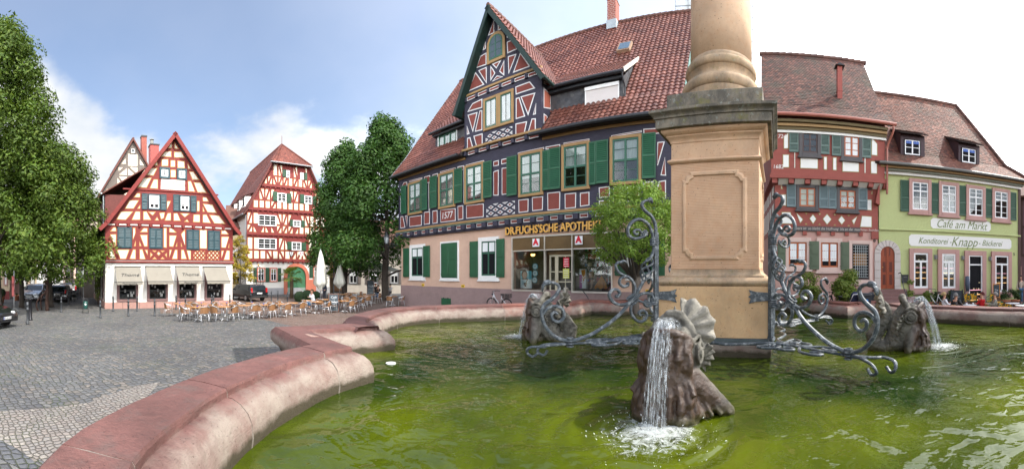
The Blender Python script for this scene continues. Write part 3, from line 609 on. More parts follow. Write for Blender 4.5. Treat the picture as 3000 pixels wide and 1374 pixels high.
gt.build('gutter', GUTTER, fo)
sf_ = MB(); 
for a_, b_ in ((uL, gbl[0]), (gbr[0], uRr)): sf_.box(a_, b_, -.35, 0, ze-.35, ze-.1, 0); sf_.box(a_, b_, -.06, 0, ze-.5, ze-.36, 1)
sf_.build('eaves_board', [GUTTER, OCHRE], fo)
# ---- cross gable
W_ = 0.12
gA = FU.p(*Z3(745, 90), W_); gl_, gr_ = FU.p(*Z3(545, 700), W_), FU.p(*Z3(1078, 520), W_)
bl, br = FU.p(*Z3(545, 1068), W_), FU.p(*Z3(1078, 925), W_)
zE = (gl_[1]+gr_[1])/2; zB = (bl[1]+br[1])/2; uc = gA[0]; zA = gA[1]; hw = (br[0]-bl[0])/2; uc2 = (bl[0]+br[0])/2
g = MB(); g.prism([(bl[0], zB), (br[0], zB), (br[0], zE), (uc, zA), (bl[0], zE)], -W_, 5.5); g.build('gable_front', DARK_TIMBER, fo)
gp = MB()
PZ(Z3, [[(750,135),(752,228),(708,248)], [(775,130),(818,195),(777,212)], [(692,285),(692,338),(670,348)], [(836,215),(858,252),(838,262)], [(655,388),(697,363),(697,448),(625,472)], [(838,290),(875,275),(915,338),(842,370)],
 [(622,498),(660,552),(683,585),(568,635)], [(640,488),(698,462),(698,578)], [(725,455),(745,480),(758,505),(725,560)], [(735,443),(800,415),(765,475)], [(820,415),(820,525),(785,495)], [(735,565),(770,522),(812,530)],
 [(845,390),(905,372),(880,440),(850,512)], [(932,360),(1000,460),(880,505)],
 [(565,775),(600,715),(668,682),(668,745)], [(567,795),(635,775),(603,915)], [(650,765),(668,762),(668,900),(617,912)], [(562,870),(580,925),(562,932)], [(563,955),(585,948),(610,1040),(563,1050)], [(607,940),(670,922),(670,1022),(632,1032)],
 [(897,600),(997,563),(1035,610),(900,655)], [(900,680),(925,672),(965,805),(900,825)], [(932,668),(1035,640),(985,800)], [(1040,712),(1038,790),(1018,795)], [(898,855),(978,838),(955,950),(898,963)], [(1010,820),(1038,818),(1038,935),(975,945)]], .06, w=W_, mb_=gp)
q0 = FU.p(*Z3(692, 930), W_); q1 = FU.p(*Z3(875, 880), W_); lattice(gp, q0[0], q1[0], FU.p(*Z3(692, 1008), W_)[1], FU.p(*Z3(692, 928), W_)[1], 3, 2, -W_, .045, .62)
for zz0 in (zE, ):
    for i in range(6):
        u = bl[0]+.1+i*(br[0]-bl[0]-.2)/6; w6 = (br[0]-bl[0]-.2)/6
        panel(gp, [(u+.17, zz0+.0), (u+w6-.03, zz0+.0), (u+w6-.03, zz0+.2), (u+.17, zz0+.2)], -W_-.05, .04)
gp.build('infill_panels', [WHITE_LINE, OXBLOOD], fo)
m_ = MB(); m_.box(bl[0]-.05, br[0]+.05, -W_-.12, -W_-.001, zE+.26, zE+.38, 0); m_.box(bl[0]-.05, br[0]+.05, -W_-.22, -W_-.002, zB+.12, zB+.24, 0)
for i in range(7):
    u = bl[0]+.1+i*(br[0]-bl[0]-.2)/6; m_.box(u-.02, u+.16, -W_-.12, -W_-.002, zE-.03, zE+.25, 1); m_.box(u-.02, u+.16, -W_-.16, -W_-.003, zB-.16, zB+.1, 1)
    if i < 6: panel(m_, [(u+.2, zB-.13), (u+(br[0]-bl[0]-.2)/6-.06, zB-.13), (u+(br[0]-bl[0]-.2)/6-.06, zB+.06), (u+.2, zB+.06)], -W_-.001, .04, 2, 3)
m_.build('gable_cornice', [OCHRE, DARK_TIMBER, WHITE_LINE, OXBLOOD], fo)
# gable windows: arched one above, pair below
q = FU.rect(*Z3(705, 300), *Z3(828, 448), W_); q1 = FU.p(*Z3(830, 400), W_)[0]; cu = (q[0]+q1)/2; rw = (q1-q[0])/2; zt = FU.p(*Z3(768, 222), W_)[1]; zb = FU.p(*Z3(768, 425), W_)[1]
def arch(cx, r, zb, zt, n=12): zc = zt-r; return [(cx-r, zb), (cx+r, zb)]+[(cx+r*cos(pi*k/n), zc+r*sin(pi*k/n)) for k in range(n+1)]
o = MB(); o.prism(arch(cu, rw, zb, zt), -W_-.1, -W_+.01, 0); o.prism(arch(cu, rw-.17, zb+.17, zt-.17), -W_-.115, -W_-.095, 1); aw = bevel(o.build('arched_window', [OCHRE, GREEN2], fo), .01, 1)
o = MB(); o.prism(arch(cu, rw-.27, zb+.27, zt-.27), -W_-.12, -W_-.113); o.build('pane', plain('dark_pane', (.05, .07, .08), .04, 0, .9), aw)
o = MB(); o.box(cu-.035, cu+.035, -W_-.135, -W_-.11, zb+.25, zt-.22); 
for k in (1, 2): z = zb+.2+(zt-zb-.4)*k/3.2; o.box(cu-rw+.25, cu+rw-.25, -W_-.13, -W_-.11, z-.015, z+.015)
o.build('glazing_bars', GREEN2, aw)
q = FU.rect(*Z3(678, 690), *Z3(885, 912), W_); um = FU.p(*Z3(780, 700), W_)[0]; u1 = FU.p(*Z3(886, 640), W_)[0]
window(fo, q[0], um+.02, q[2], q[3], -W_, .15, OCHRE, GREEN2, .07, 1, 1, curtain=.9); window(fo, um+.025, u1, q[2], q[3], -W_, .15, OCHRE, GREEN2, .07, 1, 1, curtain=.9)
# gable roof
slL = (zA-zE)/(uc-bl[0]); ov = .45; fy = -W_-.55
back = 6.2
def gside(sgn, ue):
    s_ = (zA-zE)/abs(uc-ue); e = ue+sgn*ov; ez = zE-ov*s_
    roof_poly(gu, [(uc, fy, zA+.15), (uc, back, zA+.15), (e, back, ez+.15), (e, fy, ez+.15)], .14)
    nn = Vector((sgn*s_, 0, 1)).normalized(); Ln = hypot(uc-e, zA-ez)
    A = (e, back, ez+.17) if sgn < 0 else (e, fy, ez+.17); U = (0, fy-back, 0) if sgn < 0 else (0, back-fy, 0)
    def sk(s, t, A=Vector(A), U=Vector(U)):
        y = A.y+U.y*s; z = ez+(zA-ez)*t; ym = KD+(z-KZ)*(RD-KD)/(RZ-KZ); return y > ym+.4
    pantiles(gt2, A, U, (uc-e, 0, zA-ez), int((back-fy)/.29), int(Ln/.33), nn, skip=sk)
    return e, ez
gu, gt2 = MB(), MB(); eL = gside(-1, bl[0]); eR = gside(1, br[0])
gu.build('gable_roof', UNDER, fo); gt2.build('gable_roof_tiles', PANTILE, fo)
o = MB()
for e, ez, sg in ((eL[0], eL[1], -1), (eR[0], eR[1], 1)):
    tv = Vector((uc-e, 0, zA-ez)); L_ = tv.length; tv.normalize(); nv = Vector((sg*abs(tv.z), 0, abs(tv.x)))
    o.obox(Vector(((uc+e)/2, fy-.02, (zA+ez)/2+.1))-nv*.09, tv*(L_/2+.05), Vector((0, .04, 0)), nv*.12); o.obox(Vector(((uc+e)/2, fy+.3, (zA+ez)/2+.1))-nv*.10, tv*(L_/2), Vector((0, .3, 0)), nv*.04)
    o.tube([(e-sg*.02, fy-.05, ez+.1), (e-sg*.02, 1.6, ez+.1)], .11, 8)
o.build('barge_board', VERGE, fo)
o = MB(); y = fy
while y < 5.3: o.tube([(uc, y, zA+.2), (uc, y+.42, zA+.22)], [.13, .15], 8); y += .4
o.build('ridge_tiles', island_mat('ridge_tile', []), fo)
o = MB(); u = br[0]+.003      # side wall panels of the gable
for (y0, y1, z0, z1) in ((.1, .5, zB+.5, zB+1.2), (.1, .9, zB+1.5, zB+2.6), (.1, 1.3, zB+2.8, zE-.3)):
    o.add([(u, y0, z0), (u, y1, z0+.3*(y1-y0)), (u, y1, z1), (u, y0, z1)], [(0, 1, 2, 3)], 0); b_ = .06
    o.add([(u+.004, y0+b_, z0+b_), (u+.004, y1-b_, z0+b_+.3*(y1-y0)), (u+.004, y1-b_, z1-b_), (u+.004, y0+b_, z1-b_)], [(0, 1, 2, 3)], 1)
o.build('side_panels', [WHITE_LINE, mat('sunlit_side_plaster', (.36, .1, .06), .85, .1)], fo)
# ---- shed dormers
def shed_dormer(ul, ur, zb, zt, yf_, yb, zbk, shutter):
    o = MB(); o.box(ul, ur, yf_, yb, zb-.6, zt-.05, 0)
    o.add([(ur, yf_, zt-.1), (ur, yb, zbk-.15), (ur, yb, zt-.1), (ul, yf_, zt-.1), (ul, yb, zbk-.15), (ul, yb, zt-.1)], [(0, 2, 1), (3, 4, 5)], 0)
    d = o.build('dormer', mat('slate_cladding', (.06, .064, .072), .55, .45, 7, .6, 9), fo)
    s_ = MB(); n = 0                                     # slate shingles on the front
    z = zb-.1; rw_ = 0
    while z < zt-.15:
        u = ul+(rw_ % 2)*.12-.12
        while u < ur:
            a, b = max(ul, u), min(ur, u+.235)
            if b-a > .05: s_.add([(a, yf_-.012, z+.08), ((a+b)/2, yf_-.02, z), (b, yf_-.016, z+.08), (b, yf_-.004, z+.24), (a, yf_-.004, z+.24)], [(0, 1, 2, 3, 4)])
            u += .24
        z += .17; rw_ += 1
    y = yf_
    z = zb
    for k in range(14):
        zz_ = zb+k*.2
        for j in range(10):
            yy = yf_+j*.26+(k % 2)*.13
            if zz_ > zt-.1+(yy-yf_)*(zbk-zt)/(yb-yf_)-.12 or yy > yb: continue
            s_.add([(ur+.014, yy, zz_+.06), (ur+.018, yy+.12, zz_), (ur+.014, yy+.24, zz_+.06), (ur+.004, yy+.24, zz_+.22), (ur+.004, yy, zz_+.22)], [(0, 1, 2, 3, 4)])
    s_.build('slate_shingles', island_mat('slate_shingle', [(.045, .047, .055), (.08, .083, .09), (.06, .06, .066), (.1, .1, .1)], .5, sc2=3), d)
    r_ = MB(); e0 = (yf_-.4, zt-.02); roof_poly(r_, [(ul-.15, e0[0], e0[1]), (ur+.15, e0[0], e0[1]), (ur+.15, yb, zbk), (ul-.15, yb, zbk)], .1, 0)
    rr = r_.build('dormer_roof', UNDER, d); t_ = MB(); V = Vector((0, yb-e0[0], zbk-e0[1])); nn = Vector((0, -V.z, V.y)).normalized()
    pantiles(t_, (ul-.15, e0[0], e0[1]+.02), (ur-ul+.3, 0, 0), V, int((ur-ul+.3)/.27), int(V.length/.33), nn); t_.build('dormer_tiles', PANTILE, d)
    g_ = MB(); g_.tube([(ul-.2, e0[0]-.08, e0[1]-.04), (ur+.2, e0[0]-.08, e0[1]-.04)], .09, 8, 0); g_.box(ul-.05, ur+.05, yf_-.3, yf_, zt-.28, zt-.1, 0)
    g_.obox(Vector((ur+.17, (e0[0]+yb)/2, (e0[1]+zbk)/2+.06)), Vector((.03, 0, 0)), V*.5, nn*.1, 1); g_.build('dormer_gutter', [GUTTER, mat('pale_verge', (.5, .45, .38), .7)], d)
    return d
# right dormer
def on_roof(x, y):                        # where the eye's ray meets the main roof slope
    f = az(x)-FU.a; k = (YH-y)/F/cos(f); s_ = (RZ-KZ)/(RD-KD); D = (H+k*FU.d-KZ+s_*KD)/(s_-k); return ((FU.d+D)*tan(f), D, H+k*(FU.d+D))
yd = .9
r0 = FU.p(*Z5(175, 890), -yd); r1 = FU.p(*Z5(705, 740), -yd); zt_ = FU.p(*Z5(715, 560), -yd)[1]; zb_ = FU.p(*Z5(680, 800), -yd)[1]
bk = on_roof(*Z5(860, 455))
d = shed_dormer(br[0]-.2, r1[0], zb_-.15, zt_, yd, bk[1]+.15, bk[2]+.2, True)
q = FU.rect(*Z5(425, 668), *Z5(678, 850), -yd); q1 = FU.p(*Z5(680, 620), -yd)[0]
o = MB(); o.box(q[0], q1, yd-.05, yd, q[2], q[3], 0); o.build('opening_shade', DARK, d)  # dark slab on the dormer front stands for the shaded opening
o = MB(); o.box(q[0], q[0]+.06, yd-.1, yd-.02, q[2], q[3], 0); o.box(q1-.06, q1, yd-.1, yd-.02, q[2], q[3], 0); o.box(q[0], q1, yd-.14, yd-.02, q[3]-.18, q[3], 0)
z = q[2]+.32
while z < q[3]-.2: o.box(q[0]+.06, q1-.06, yd-.085, yd-.055, z, z+.048, 1); z += .055
o.build('roller_shutter', [plain('shutter_frame_white', (.75, .76, .75), .4), mat('roller_shutter_slats', (.62, .58, .56), .5, .05)], d)
o = MB(); x_ = r1[0]+.12; o.tube(smooth_path([(x_, yd-.5, zt_-.1), (x_, yd-.35, zt_-.45), (x_+.02, yd-.1, zt_-.7), (x_+.02, yd-.08, zb_+.25), (x_+.1, yd-.2, zb_+.1)]), .05, 6); o.build('downpipe', GUTTER, d)
# left dormer
yd = .9; l0 = FU.p(*Z3(345, 935), -yd); l1 = FU.p(*Z3(545, 870), -yd); zt_ = FU.p(*Z3(345, 930), -yd)[1]; zb_ = FU.p(*Z3(350, 1065), -yd)[1]; bk = on_roof(*Z3(520, 770))
d = shed_dormer(l0[0], bl[0]+.2, zb_-.1, zt_, yd, max(bk[1], 3.2), max(bk[2], zt_+1.3), False)
q = FU.rect(*Z3(366, 940), *Z3(495, 1058), -yd); q1 = FU.p(*Z3(496, 900), -yd)[0]
window(d, q[0], q1, q[2], q[3], yd, .06, plain('shutter_frame_white', ()), GREEN2, .09, 3, 1, None, .9, 0, .1, surround_bottom=False)
# roof window, chimney
u, D, z = on_roof(*Z5(722, 372)); nn = n2; tv = Vector((0, RD-KD, RZ-KZ)).normalized()
o = MB(); o.obox(Vector((u, D, z))+nn*.1, Vector((.42, 0, 0)), tv*.52, nn*.13, 0); rw2 = o.build('roof_window', plain('roof_window_frame', (.3, .2, .13), .5), rf)
o = MB(); o.obox(Vector((u, D, z))+nn*.235, Vector((.34, 0, 0)), tv*.43, nn*.01, 0); o.build('pane', plain('sky_pane', (.04, .08, .12), .05, 0, .9), rw2)
u, Dc, zc = on_roof(1796, 78); zc += .25
o = MB(); o.box(u-.32, u+.32, Dc-.35, Dc+.45, zc-1.2, zc+1.45, 0); bevel(o.build('chimney', BRICKRED, fo), .02, 1)
ch = fo.children[-1]
o = MB(); o.box(u-.36, u+.36, Dc-.4, Dc+.5, zc-.6, zc+.02, 0); o.build('flashing', LEAD, ch)
o = MB(); o.box(u-.35, u+.35, Dc-.38, Dc+.48, zc+1.45, zc+1.55); o.box(u-.24, u-.16, Dc-.3, Dc+.4, zc+1.55, zc+1.8); o.box(u+.16, u+.24, Dc-.3, Dc+.4, zc+1.55, zc+1.8); o.box(u-.26, u+.26, Dc-.33, Dc+.43, zc+1.8, zc+1.88); o.build('chimney_cap', mat('weathered_concrete', (.2, .2, .18), .9, .3), ch)
o = MB()
for k in range(11):
    for j in range(3): q_ = u-.3+j*.22+(k % 2)*.1; o.box(q_, q_+.012, Dc-.353, Dc-.349, zc+k*.13, zc+.13+k*.13, 0)
    o.box(u-.32, u+.32, Dc-.354, Dc-.349, zc+k*.13, zc+k*.13+.012, 0)
o.build('mortar_joints', mat('pale_mortar', (.5, .45, .4), .9), ch)
# ================================================================ red and cream gable house with the four awnings
REDT = mat('red_timber', (0.16, 0.022, 0.018), 0.75, 0.2, 2.5, 0.5, 35, stretch=(1, 1, 2), bd=0.015)
CREAM = mat('cream_infill', (0.64, 0.6, 0.5), 0.85, 0.06, 1.5, 0.25, 20)
ORLINE = mat('orange_line', (0.42, 0.24, 0.09), 0.8, 0.1, 3, 0.1)
WALLW = mat('white_render', (0.66, 0.64, 0.59), 0.9, 0.05, 0.6, 0.4, 18, dirt=0.07)
SANDR = mat('red_sandstone_blocks', (0.33, 0.19, 0.16), 0.85, 0.15, 1.2, 0.4, 20, dirt=0.2)
SANDM = mat('maroon_surround', (0.16, 0.09, 0.085), 0.75, 0.12, 2, 0.2)
TEALD = mat('dark_teal_shutter', (0.018, 0.05, 0.062), 0.55, 0.15, 3, 0.1)
DTILE = island_mat('dark_red_plain_tile', [(.10, .035, .025), (.15, .05, .035), (.12, .045, .035), (.18, .065, .045)], .75, sc2=.5)
WHITEF = plain('white_window_frame', (0.75, 0.76, 0.76), 0.4)
GREY = plain('grey_metal', (0.25, 0.26, 0.27), 0.4, 0.6)
TH = Fac('gallery_house', 205, 24.87, 'red and cream half-timbered gable house with four grey awnings over its shop windows', 'house')
to = TH.o; T1, T2 = Z(0, 350, 1.967), Z(280, 640, 3.933)
a0 = TH.p(309, 769.5); b0 = TH.p(681, 772); uL, uR = a0[0], b0[0]; z1 = (a0[1]+b0[1])/2; ap = TH.p(508.4, 398); zea = (TH.p(309, 655)[1]+TH.p(681, 668)[1])/2
zpl = .44; dep = 13.0
o = MB(); o.box(uL, uR, .02, .3, zpl, z1); o.box(uL, uL+.3, .3, dep, zpl, z1); o.box(uR-.3, uR, .3, dep, zpl, z1); o.box(uL, uR, dep-.3, dep, zpl, 6.5); o.build('ground_floor_wall', WALLW, to)
o = MB(); o.box(uL-.06, uR+.06, -.05, .35, -.4, zpl); o.box(uL-.06, uL+.3, .35, dep, -.4, zpl); o.box(uR-.3, uR+.06, .35, dep, -.4, zpl); bevel(o.build('plinth', SANDR, to), .03, 1)
o = MB(); 
for k in range(1, 8): u = uL+(uR-uL)*k/8; o.box(u-.008, u+.008, -.054, -.04, 0, zpl)
o.build('plinth_joints', DARK, to)
o = MB(); o.prism([(uL-.02, z1+.1), (uR+.02, z1+.1), (uR+.02, zea), (ap[0], ap[1]-.25), (uL-.02, zea)], -.04, .3); o.box(uL-.02, uL+.3, .3, dep, z1+.1, zea); o.box(uR-.3, uR+.02, .3, dep, z1+.1, zea)
o.build('timber_frame', REDT, to)
o = MB(); o.box(uL-.1, uR+.1, -.12, .1, z1-.02, z1+.1, 0); o.box(uL-.08, uR+.08, -.09, .1, z1+.1, z1+.16, 1); o.box(uL-.1, uR+.1, -.13, .1, z1+.16, z1+.24, 0)
zj = TH.p(400, 655)[1]; o.box(uL-.05, uR+.05, -.12, 0, zj-.05, zj+.12, 0)
n = 12
for i in range(n+1): u = uL+(uR-uL)*i/n; o.box(u-.08, u+.08, -.16, 0, zj-.25, zj-.05, 0)
for i in range(n): u = uL+(uR-uL)*(i+.5)/n; o.box(u-.26, u+.26, -.10, -.03, zj-.16, zj-.06, 1)
o.box(uL+1.2, uR-1.2, -.10, 0, TH.p(*T1(900, 410))[1]-.05, TH.p(*T1(900, 410))[1]+.06, 0)
bevel(o.build('string_course', [REDT, mat('pale_moulding', (.6, .55, .5), .7)], to), .02, 1)
pp = MB()
PZ(T1, [[(990,125),(992,165),(965,168)], [(1005,130),(1030,172),(1005,168)], [(950,185),(988,182),(988,218),(925,215)], [(1003,185),(1045,185),(1065,222),(1003,220)], [(930,228),(970,228),(970,270),(930,270)], [(982,235),(1010,235),(1010,275),(982,275)],
 [(1022,238),(1065,240),(1065,282),(1022,280)], [(905,240),(912,268),(885,265)], [(1080,250),(1100,288),(1082,284)], [(982,290),(1013,290),(1013,335),(982,335)], [(868,280),(908,280),(885,325),(842,322)], [(1088,300),(1115,300),(1150,350),(1108,348)],
 [(825,335),(875,335),(845,395),(790,392)], [(885,345),(910,345),(910,400),(862,398)], [(1082,355),(1100,355),(1125,418),(1085,415)], [(1115,362),(1155,362),(1192,425),(1138,420)],
 [(790,425),(808,425),(808,450),(768,450)], [(745,465),(802,465),(770,515),(718,515)], [(808,490),(808,515),(790,515)], [(695,530),(768,530),(725,580),(668,578)], [(780,530),(808,530),(808,580),(758,580)], [(825,530),(845,530),(872,580),(825,580)],
 [(852,532),(898,532),(880,555)], [(905,562),(917,582),(890,582)], [(917,538),(950,535),(945,568),(928,578)], [(965,540),(985,538),(985,583),(948,583)], [(1000,540),(1022,540),(1042,585),(1000,585)], [(1037,540),(1093,542),(1065,565)], [(1115,548),(1152,548),(1152,594),(1112,592)],
 [(1078,575),(1090,592),(1060,590)], [(962,470),(985,470),(962,520)], [(1135,470),(1150,470),(1150,530),(1135,530)], [(1168,448),(1190,448),(1205,475),(1168,472)], [(1168,485),(1225,490),(1250,540),(1195,535)], [(1168,500),(1180,532),(1168,532)],
 [(1168,548),(1190,548),(1215,598),(1168,595)], [(1205,550),(1262,553),(1300,603),(1235,600)]], .055, TH, .04, pp)
PZ(T2, [[(165,150),(205,103),(238,100),(238,152)], [(165,182),(238,182),(238,325),(218,325)], [(160,255),(185,315),(160,315)], [(160,352),(195,350),(238,470),(160,470)], [(240,358),(392,358),(350,470),(285,470)], [(430,108),(460,108),(460,170),(430,250)],
 [(463,255),(463,320),(440,320)], [(430,357),(463,357),(463,470),(390,468)], [(555,110),(598,112),(598,160),(510,160)], [(510,188),(598,188),(598,325),(560,325)], [(505,260),(530,320),(505,320)], [(507,355),(540,355),(578,475),(507,472)],
 [(565,360),(600,360),(600,425)], [(783,108),(820,110),(820,340),(783,335)], [(848,110),(880,110),(935,165),(848,162)], [(848,195),(935,195),(895,328),(848,325)], [(940,275),(940,325),(920,325)], [(850,360),(880,360),(850,450)],
 [(915,360),(943,360),(943,470),(878,470)], [(983,180),(1030,125),(1030,315)], [(983,275),(1000,325),(983,325)], [(985,360),(1015,360),(1052,470),(985,470)], [(1048,365),(1098,370),(1098,475),(1075,475)], [(1200,130),(1282,132),(1282,350),(1200,348)],
 [(1448,135),(1490,135),(1540,185),(1448,182)], [(1448,210),(1538,210),(1500,340),(1448,338)], [(1540,285),(1540,340),(1525,340)], [(1448,370),(1480,370),(1450,460)], [(1510,368),(1545,370),(1545,480),(1475,480)],
 [(650,368),(705,372),(680,390)], [(725,378),(750,405),(727,432),(703,405)], [(748,370),(798,372),(770,393)], [(630,388),(660,418),(630,450)], [(822,395),(822,450),(797,420)], [(652,470),(680,443),(708,470)], [(747,470),(770,443),(798,468)]], .055, TH, .04, pp)
for (xa, xb) in ((1128, 1262), (1288, 1422)):
    p0 = TH.p(*T2(xa, 478), .04); p1 = TH.p(*T2(xb, 375), .04); lattice(pp, p0[0], p1[0], p0[1], p1[1], 3, 2, -.04, .03, .6)
pp.build('infill_panels', [ORLINE, CREAM], to)
SIGNM = plain('cream_sign', (.68, .64, .55), .8); q = [TH.p(*T1(x, y), .04) for x, y in ((928, 345), (1065, 352), (1065, 410), (926, 402))]
o = MB(); o.prism(q, -.07, -.03); tb = o.build('inscription_board', SIGNM, to)
for k, (t_, w) in enumerate((('Das ehemalige Pfarrhaus', 1), ('zu St. Gallus in Ladenburg', 1), ('Johannes Schneider', .8), ('1. Maerz 1600', .5))):
    c = TH.p(*T1(996, 362+k*12)); text(t_, .2, tb, (c[0], -.075, c[1]), INK, .002, .1, sx=.85)
for (xl, yt, xr, yb) in ((250,97,418,345), (615,110,770,350), (1045,128,1192,362), (1290,138,1430,368)):
    u0, u1, q0, q1 = TH.rect(*T2(xl, yt), *T2(xr, yb)); u1 = TH.p(*T2(xr, yt))[0]; um = (u0+u1)/2
    o = MB(); o.box(u0, u1, -.07, -.03, q0, q1); wf = o.build('window', TEALD, to); louvre_shutter(wf, u0+.05, um-.01, q0+.06, q1-.05, -.06, TEALD); louvre_shutter(wf, um+.01, u1-.05, q0+.06, q1-.05, -.06, TEALD)
for (xl, yt, xr, yb, sl, sr) in ((853,428,923,520,(816,850),(925,958)), (1033,435,1095,530,(997,1031),(1098,1130))):
    u0, u1, q0, q1 = TH.rect(*T1(xl, yt), *T1(xr, yb)); window(to, u0, u1, q0, q1, -.04, .09, TEALD, WHITEF, .07, 2, 3, None, .6, prou=.06)
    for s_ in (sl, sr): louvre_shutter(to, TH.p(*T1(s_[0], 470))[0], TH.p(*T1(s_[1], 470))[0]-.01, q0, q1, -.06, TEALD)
for (xl, yt, xr, yb) in ((918,275,978,340), (1018,282,1075,347)):
    u0, u1, q0, q1 = TH.rect(*T1(xl, yt), *T1(xr, yb)); window(to, u0, u1, q0, q1, -.04, .14, TEALD, WHITEF, .07, 1, 1, None, .8, prou=.08)
# shop windows and awnings
AWN = mat('grey_awning_cloth', (0.20, 0.185, 0.155), 0.9, 0.06, 1.5, 0.15, 60, dirt=.15)
for k, (sx0, sx1, px0, px1, yt, ym, yb, ab) in enumerate(((245,490,270,467,560,768,960,(218,520)), (592,832,617,808,558,765,955,(567,863)), (937,1162,958,1140,558,762,948,(911,1192)), (1255,1472,1276,1449,562,758,942,(1230,1500)))):
    u0, _, q0, _ = TH.rect(*T2(sx0, yb), *T2(sx1, yb)); u1 = TH.p(*T2(sx1, yb))[0]; q0 = TH.p(*T2((sx0+sx1)/2, yb))[1]; zt = TH.p(*T2((sx0+sx1)/2, yt))[1]
    w = window(to, u0, u1, q0, zt-.1, .02, .17, SANDM, plain('black_window_frame', (.02, .02, .02), .4), .05, 1, 1, .3, 0, 0, .1)
    it = MB()
    for j in range(6):                     # framed prints on show inside
        a = u0+.3+j*.2; c = q0+.25+R_.uniform(0, .8); it.box(a, a+.16, -.025, -.022, c, c+.22, 0); it.box(a+.03, a+.13, -.03, -.025, c+.03, c+.19, 1)
    it.box(u1-.55, u1-.38, -.04, -.03, q0+.35, q0+.55, 1); it.build('display_prints', [INK, plain('print_grey', (.25, .25, .24), .6)], w)
    a, b = TH.p(*T2(ab[0], yt))[0], TH.p(*T2(ab[1], yt))[0]; zt2 = zt; zl2 = zt-1.02; out_ = .8
    aw = empty('awning', TH.world(0, 0), -TH.a, ['leftmost grey awning with script lettering on the red and cream house', 'plain grey awning second from the left on the red and cream house', 'grey awning with script lettering third from the left, above the bollards', 'plain grey awning at the right end of the red and cream house'][k], 'awning', 'grey awnings over the gallery windows')
    o = MB(); n = 8; vs = []
    for i in range(n+1):
        t = i/n; vs += [(a+.04, -.08-out_*t, zt2-(zt2-zl2)*t-.05*sin(pi*t)), (b-.04, -.08-out_*t, zt2-(zt2-zl2)*t-.05*sin(pi*t))]
    o.add(vs, [(2*i, 2*i+1, 2*i+3, 2*i+2) for i in range(n)]); m = 14; vs = []
    for i in range(m+1): x = a+.04+(b-a-.08)*i/m; vs += [(x, -.08-out_-.02, zl2), (x, -.08-out_-.03+.01*sin(i*2), zl2-.19-.012*sin(i*2.2))]
    o.add(vs, [(2*i, 2*i+1, 2*i+3, 2*i+2) for i in range(m)]); o.build('awning_cloth', AWN, aw)
    o = MB(); o.tube([(a, -.06, zt2+.02), (b, -.06, zt2+.02)], .05, 8); o.tube([(a, -.08-out_, zl2+.0), (b, -.08-out_, zl2)], .03, 6); o.tube([(a, -.02, zl2-.02), (a, -.1-out_, zl2)], .018, 5); o.tube([(b, -.02, zl2-.02), (b, -.1-out_, zl2)], .018, 5); o.build('awning_frame', INK, aw)
    if k in (0, 2):
        ang = atan2(zt2-zl2, out_)
        text('Thomé', .36, aw, ((a+b)/2+.05, -.08-out_*.52-.03, zt2-(zt2-zl2)*.52-.02), INK, .002, .35, 'script_lettering', rot=(pi/2-(pi/2-ang), 0, 0), sx=1.25)
        text('Photography', .17, aw, ((a+b)/2, -.08-out_-.045, zl2-.1), INK, .002, 0, 'valance_lettering', sx=1.15)
# roof
R0 = MB(); sl_ = (ap[1]-zea)/((uR-uL)/2); cx = ap[0]; ovh = .42; tl = MB()
for sg, ue in ((-1, uL), (1, uR)):
    s2 = (ap[1]-zea)/abs(cx-ue); e, ez = ue+sg*ovh, zea-ovh*s2*.75
    roof_poly(R0, [(cx, -.45, ap[1]), (cx, dep, ap[1]), (ue, dep, zea), (ue, -.45, zea)]); roof_poly(R0, [(ue, -.45, zea), (ue, dep, zea), (e, dep, ez), (e, -.45, ez)])
    nn = Vector((sg*s2, 0, 1)).normalized(); Ln = hypot(cx-ue, ap[1]-zea)
    if sg < 0: plain_tiles(tl, (ue, dep, zea+.02), (0, -dep-.45, 0), (cx-ue, 0, ap[1]-zea), 60, 44, nn); plain_tiles(tl, (e, dep, ez+.02), (0, -dep-.45, 0), (ue-e, 0, zea-ez), 60, 3, nn)
    else: plain_tiles(tl, (ue, -.45, zea+.02), (0, dep+.45, 0), (cx-ue, 0, ap[1]-zea), 50, 40, nn)
rf = R0.build('roof', UNDER, to); tl.build('roof_tiles', DTILE, rf)
o = MB()
for sg, ue in ((-1, uL), (1, uR)):
    s2 = (ap[1]-zea)/abs(cx-ue); e, ez = ue+sg*(ovh+.05), zea-(ovh+.05)*s2*.7
    for (A, B) in (((cx, ap[1]+.08), (ue, zea+.05)), ((ue, zea+.05), (e, ez+.03))):
        A, B = Vector((A[0], -.48, A[1])), Vector((B[0], -.48, B[1])); tv = B-A; l = tv.length; tv.normalize(); nv = Vector((-tv.z, 0, tv.x))
        if nv.z < 0: nv = -nv
        o.obox((A+B)/2-nv*.08, tv*(l/2+.04), Vector((0, .05, 0)), nv*.13); o.obox((A+B)/2-nv*.12+Vector((0, .23, 0)), tv*(l/2), Vector((0, .2, 0)), nv*.03)
o.build('barge_board', REDT, to)
# left slope: long dormer, chimneys; side wall with windows
zs = zea+1.2; o = MB(); us = uL+(zs-zea)/((ap[1]-zea)/(cx-uL))
o.box(uL+.1, us+1.8, 1.4, 8.5, zea+.2, zea+2.3, 0); o.add([(uL-.15, 1.1, zea+2.25), (uL-.15, 8.8, zea+2.25), (us+2.2, 8.8, zea+4.3), (us+2.2, 1.1, zea+4.3), (uL-.15, 1.1, zea+2.35), (uL-.15, 8.8, zea+2.35), (us+2.2, 8.8, zea+4.4), (us+2.2, 1.1, zea+4.4)], [(0, 1, 2, 3), (4, 7, 6, 5), (0, 4, 5, 1), (0, 3, 7, 4), (1, 5, 6, 2)], 1)
o.tube([(uL-.2, 1.0, zea+2.3), (uL-.2, 8.9, zea+2.3)], .07, 6, 2); o.tube([(uL-.02, 1.35, zea+2.2), (uL-.02, 1.35, zea-.2)], .05, 6, 2)
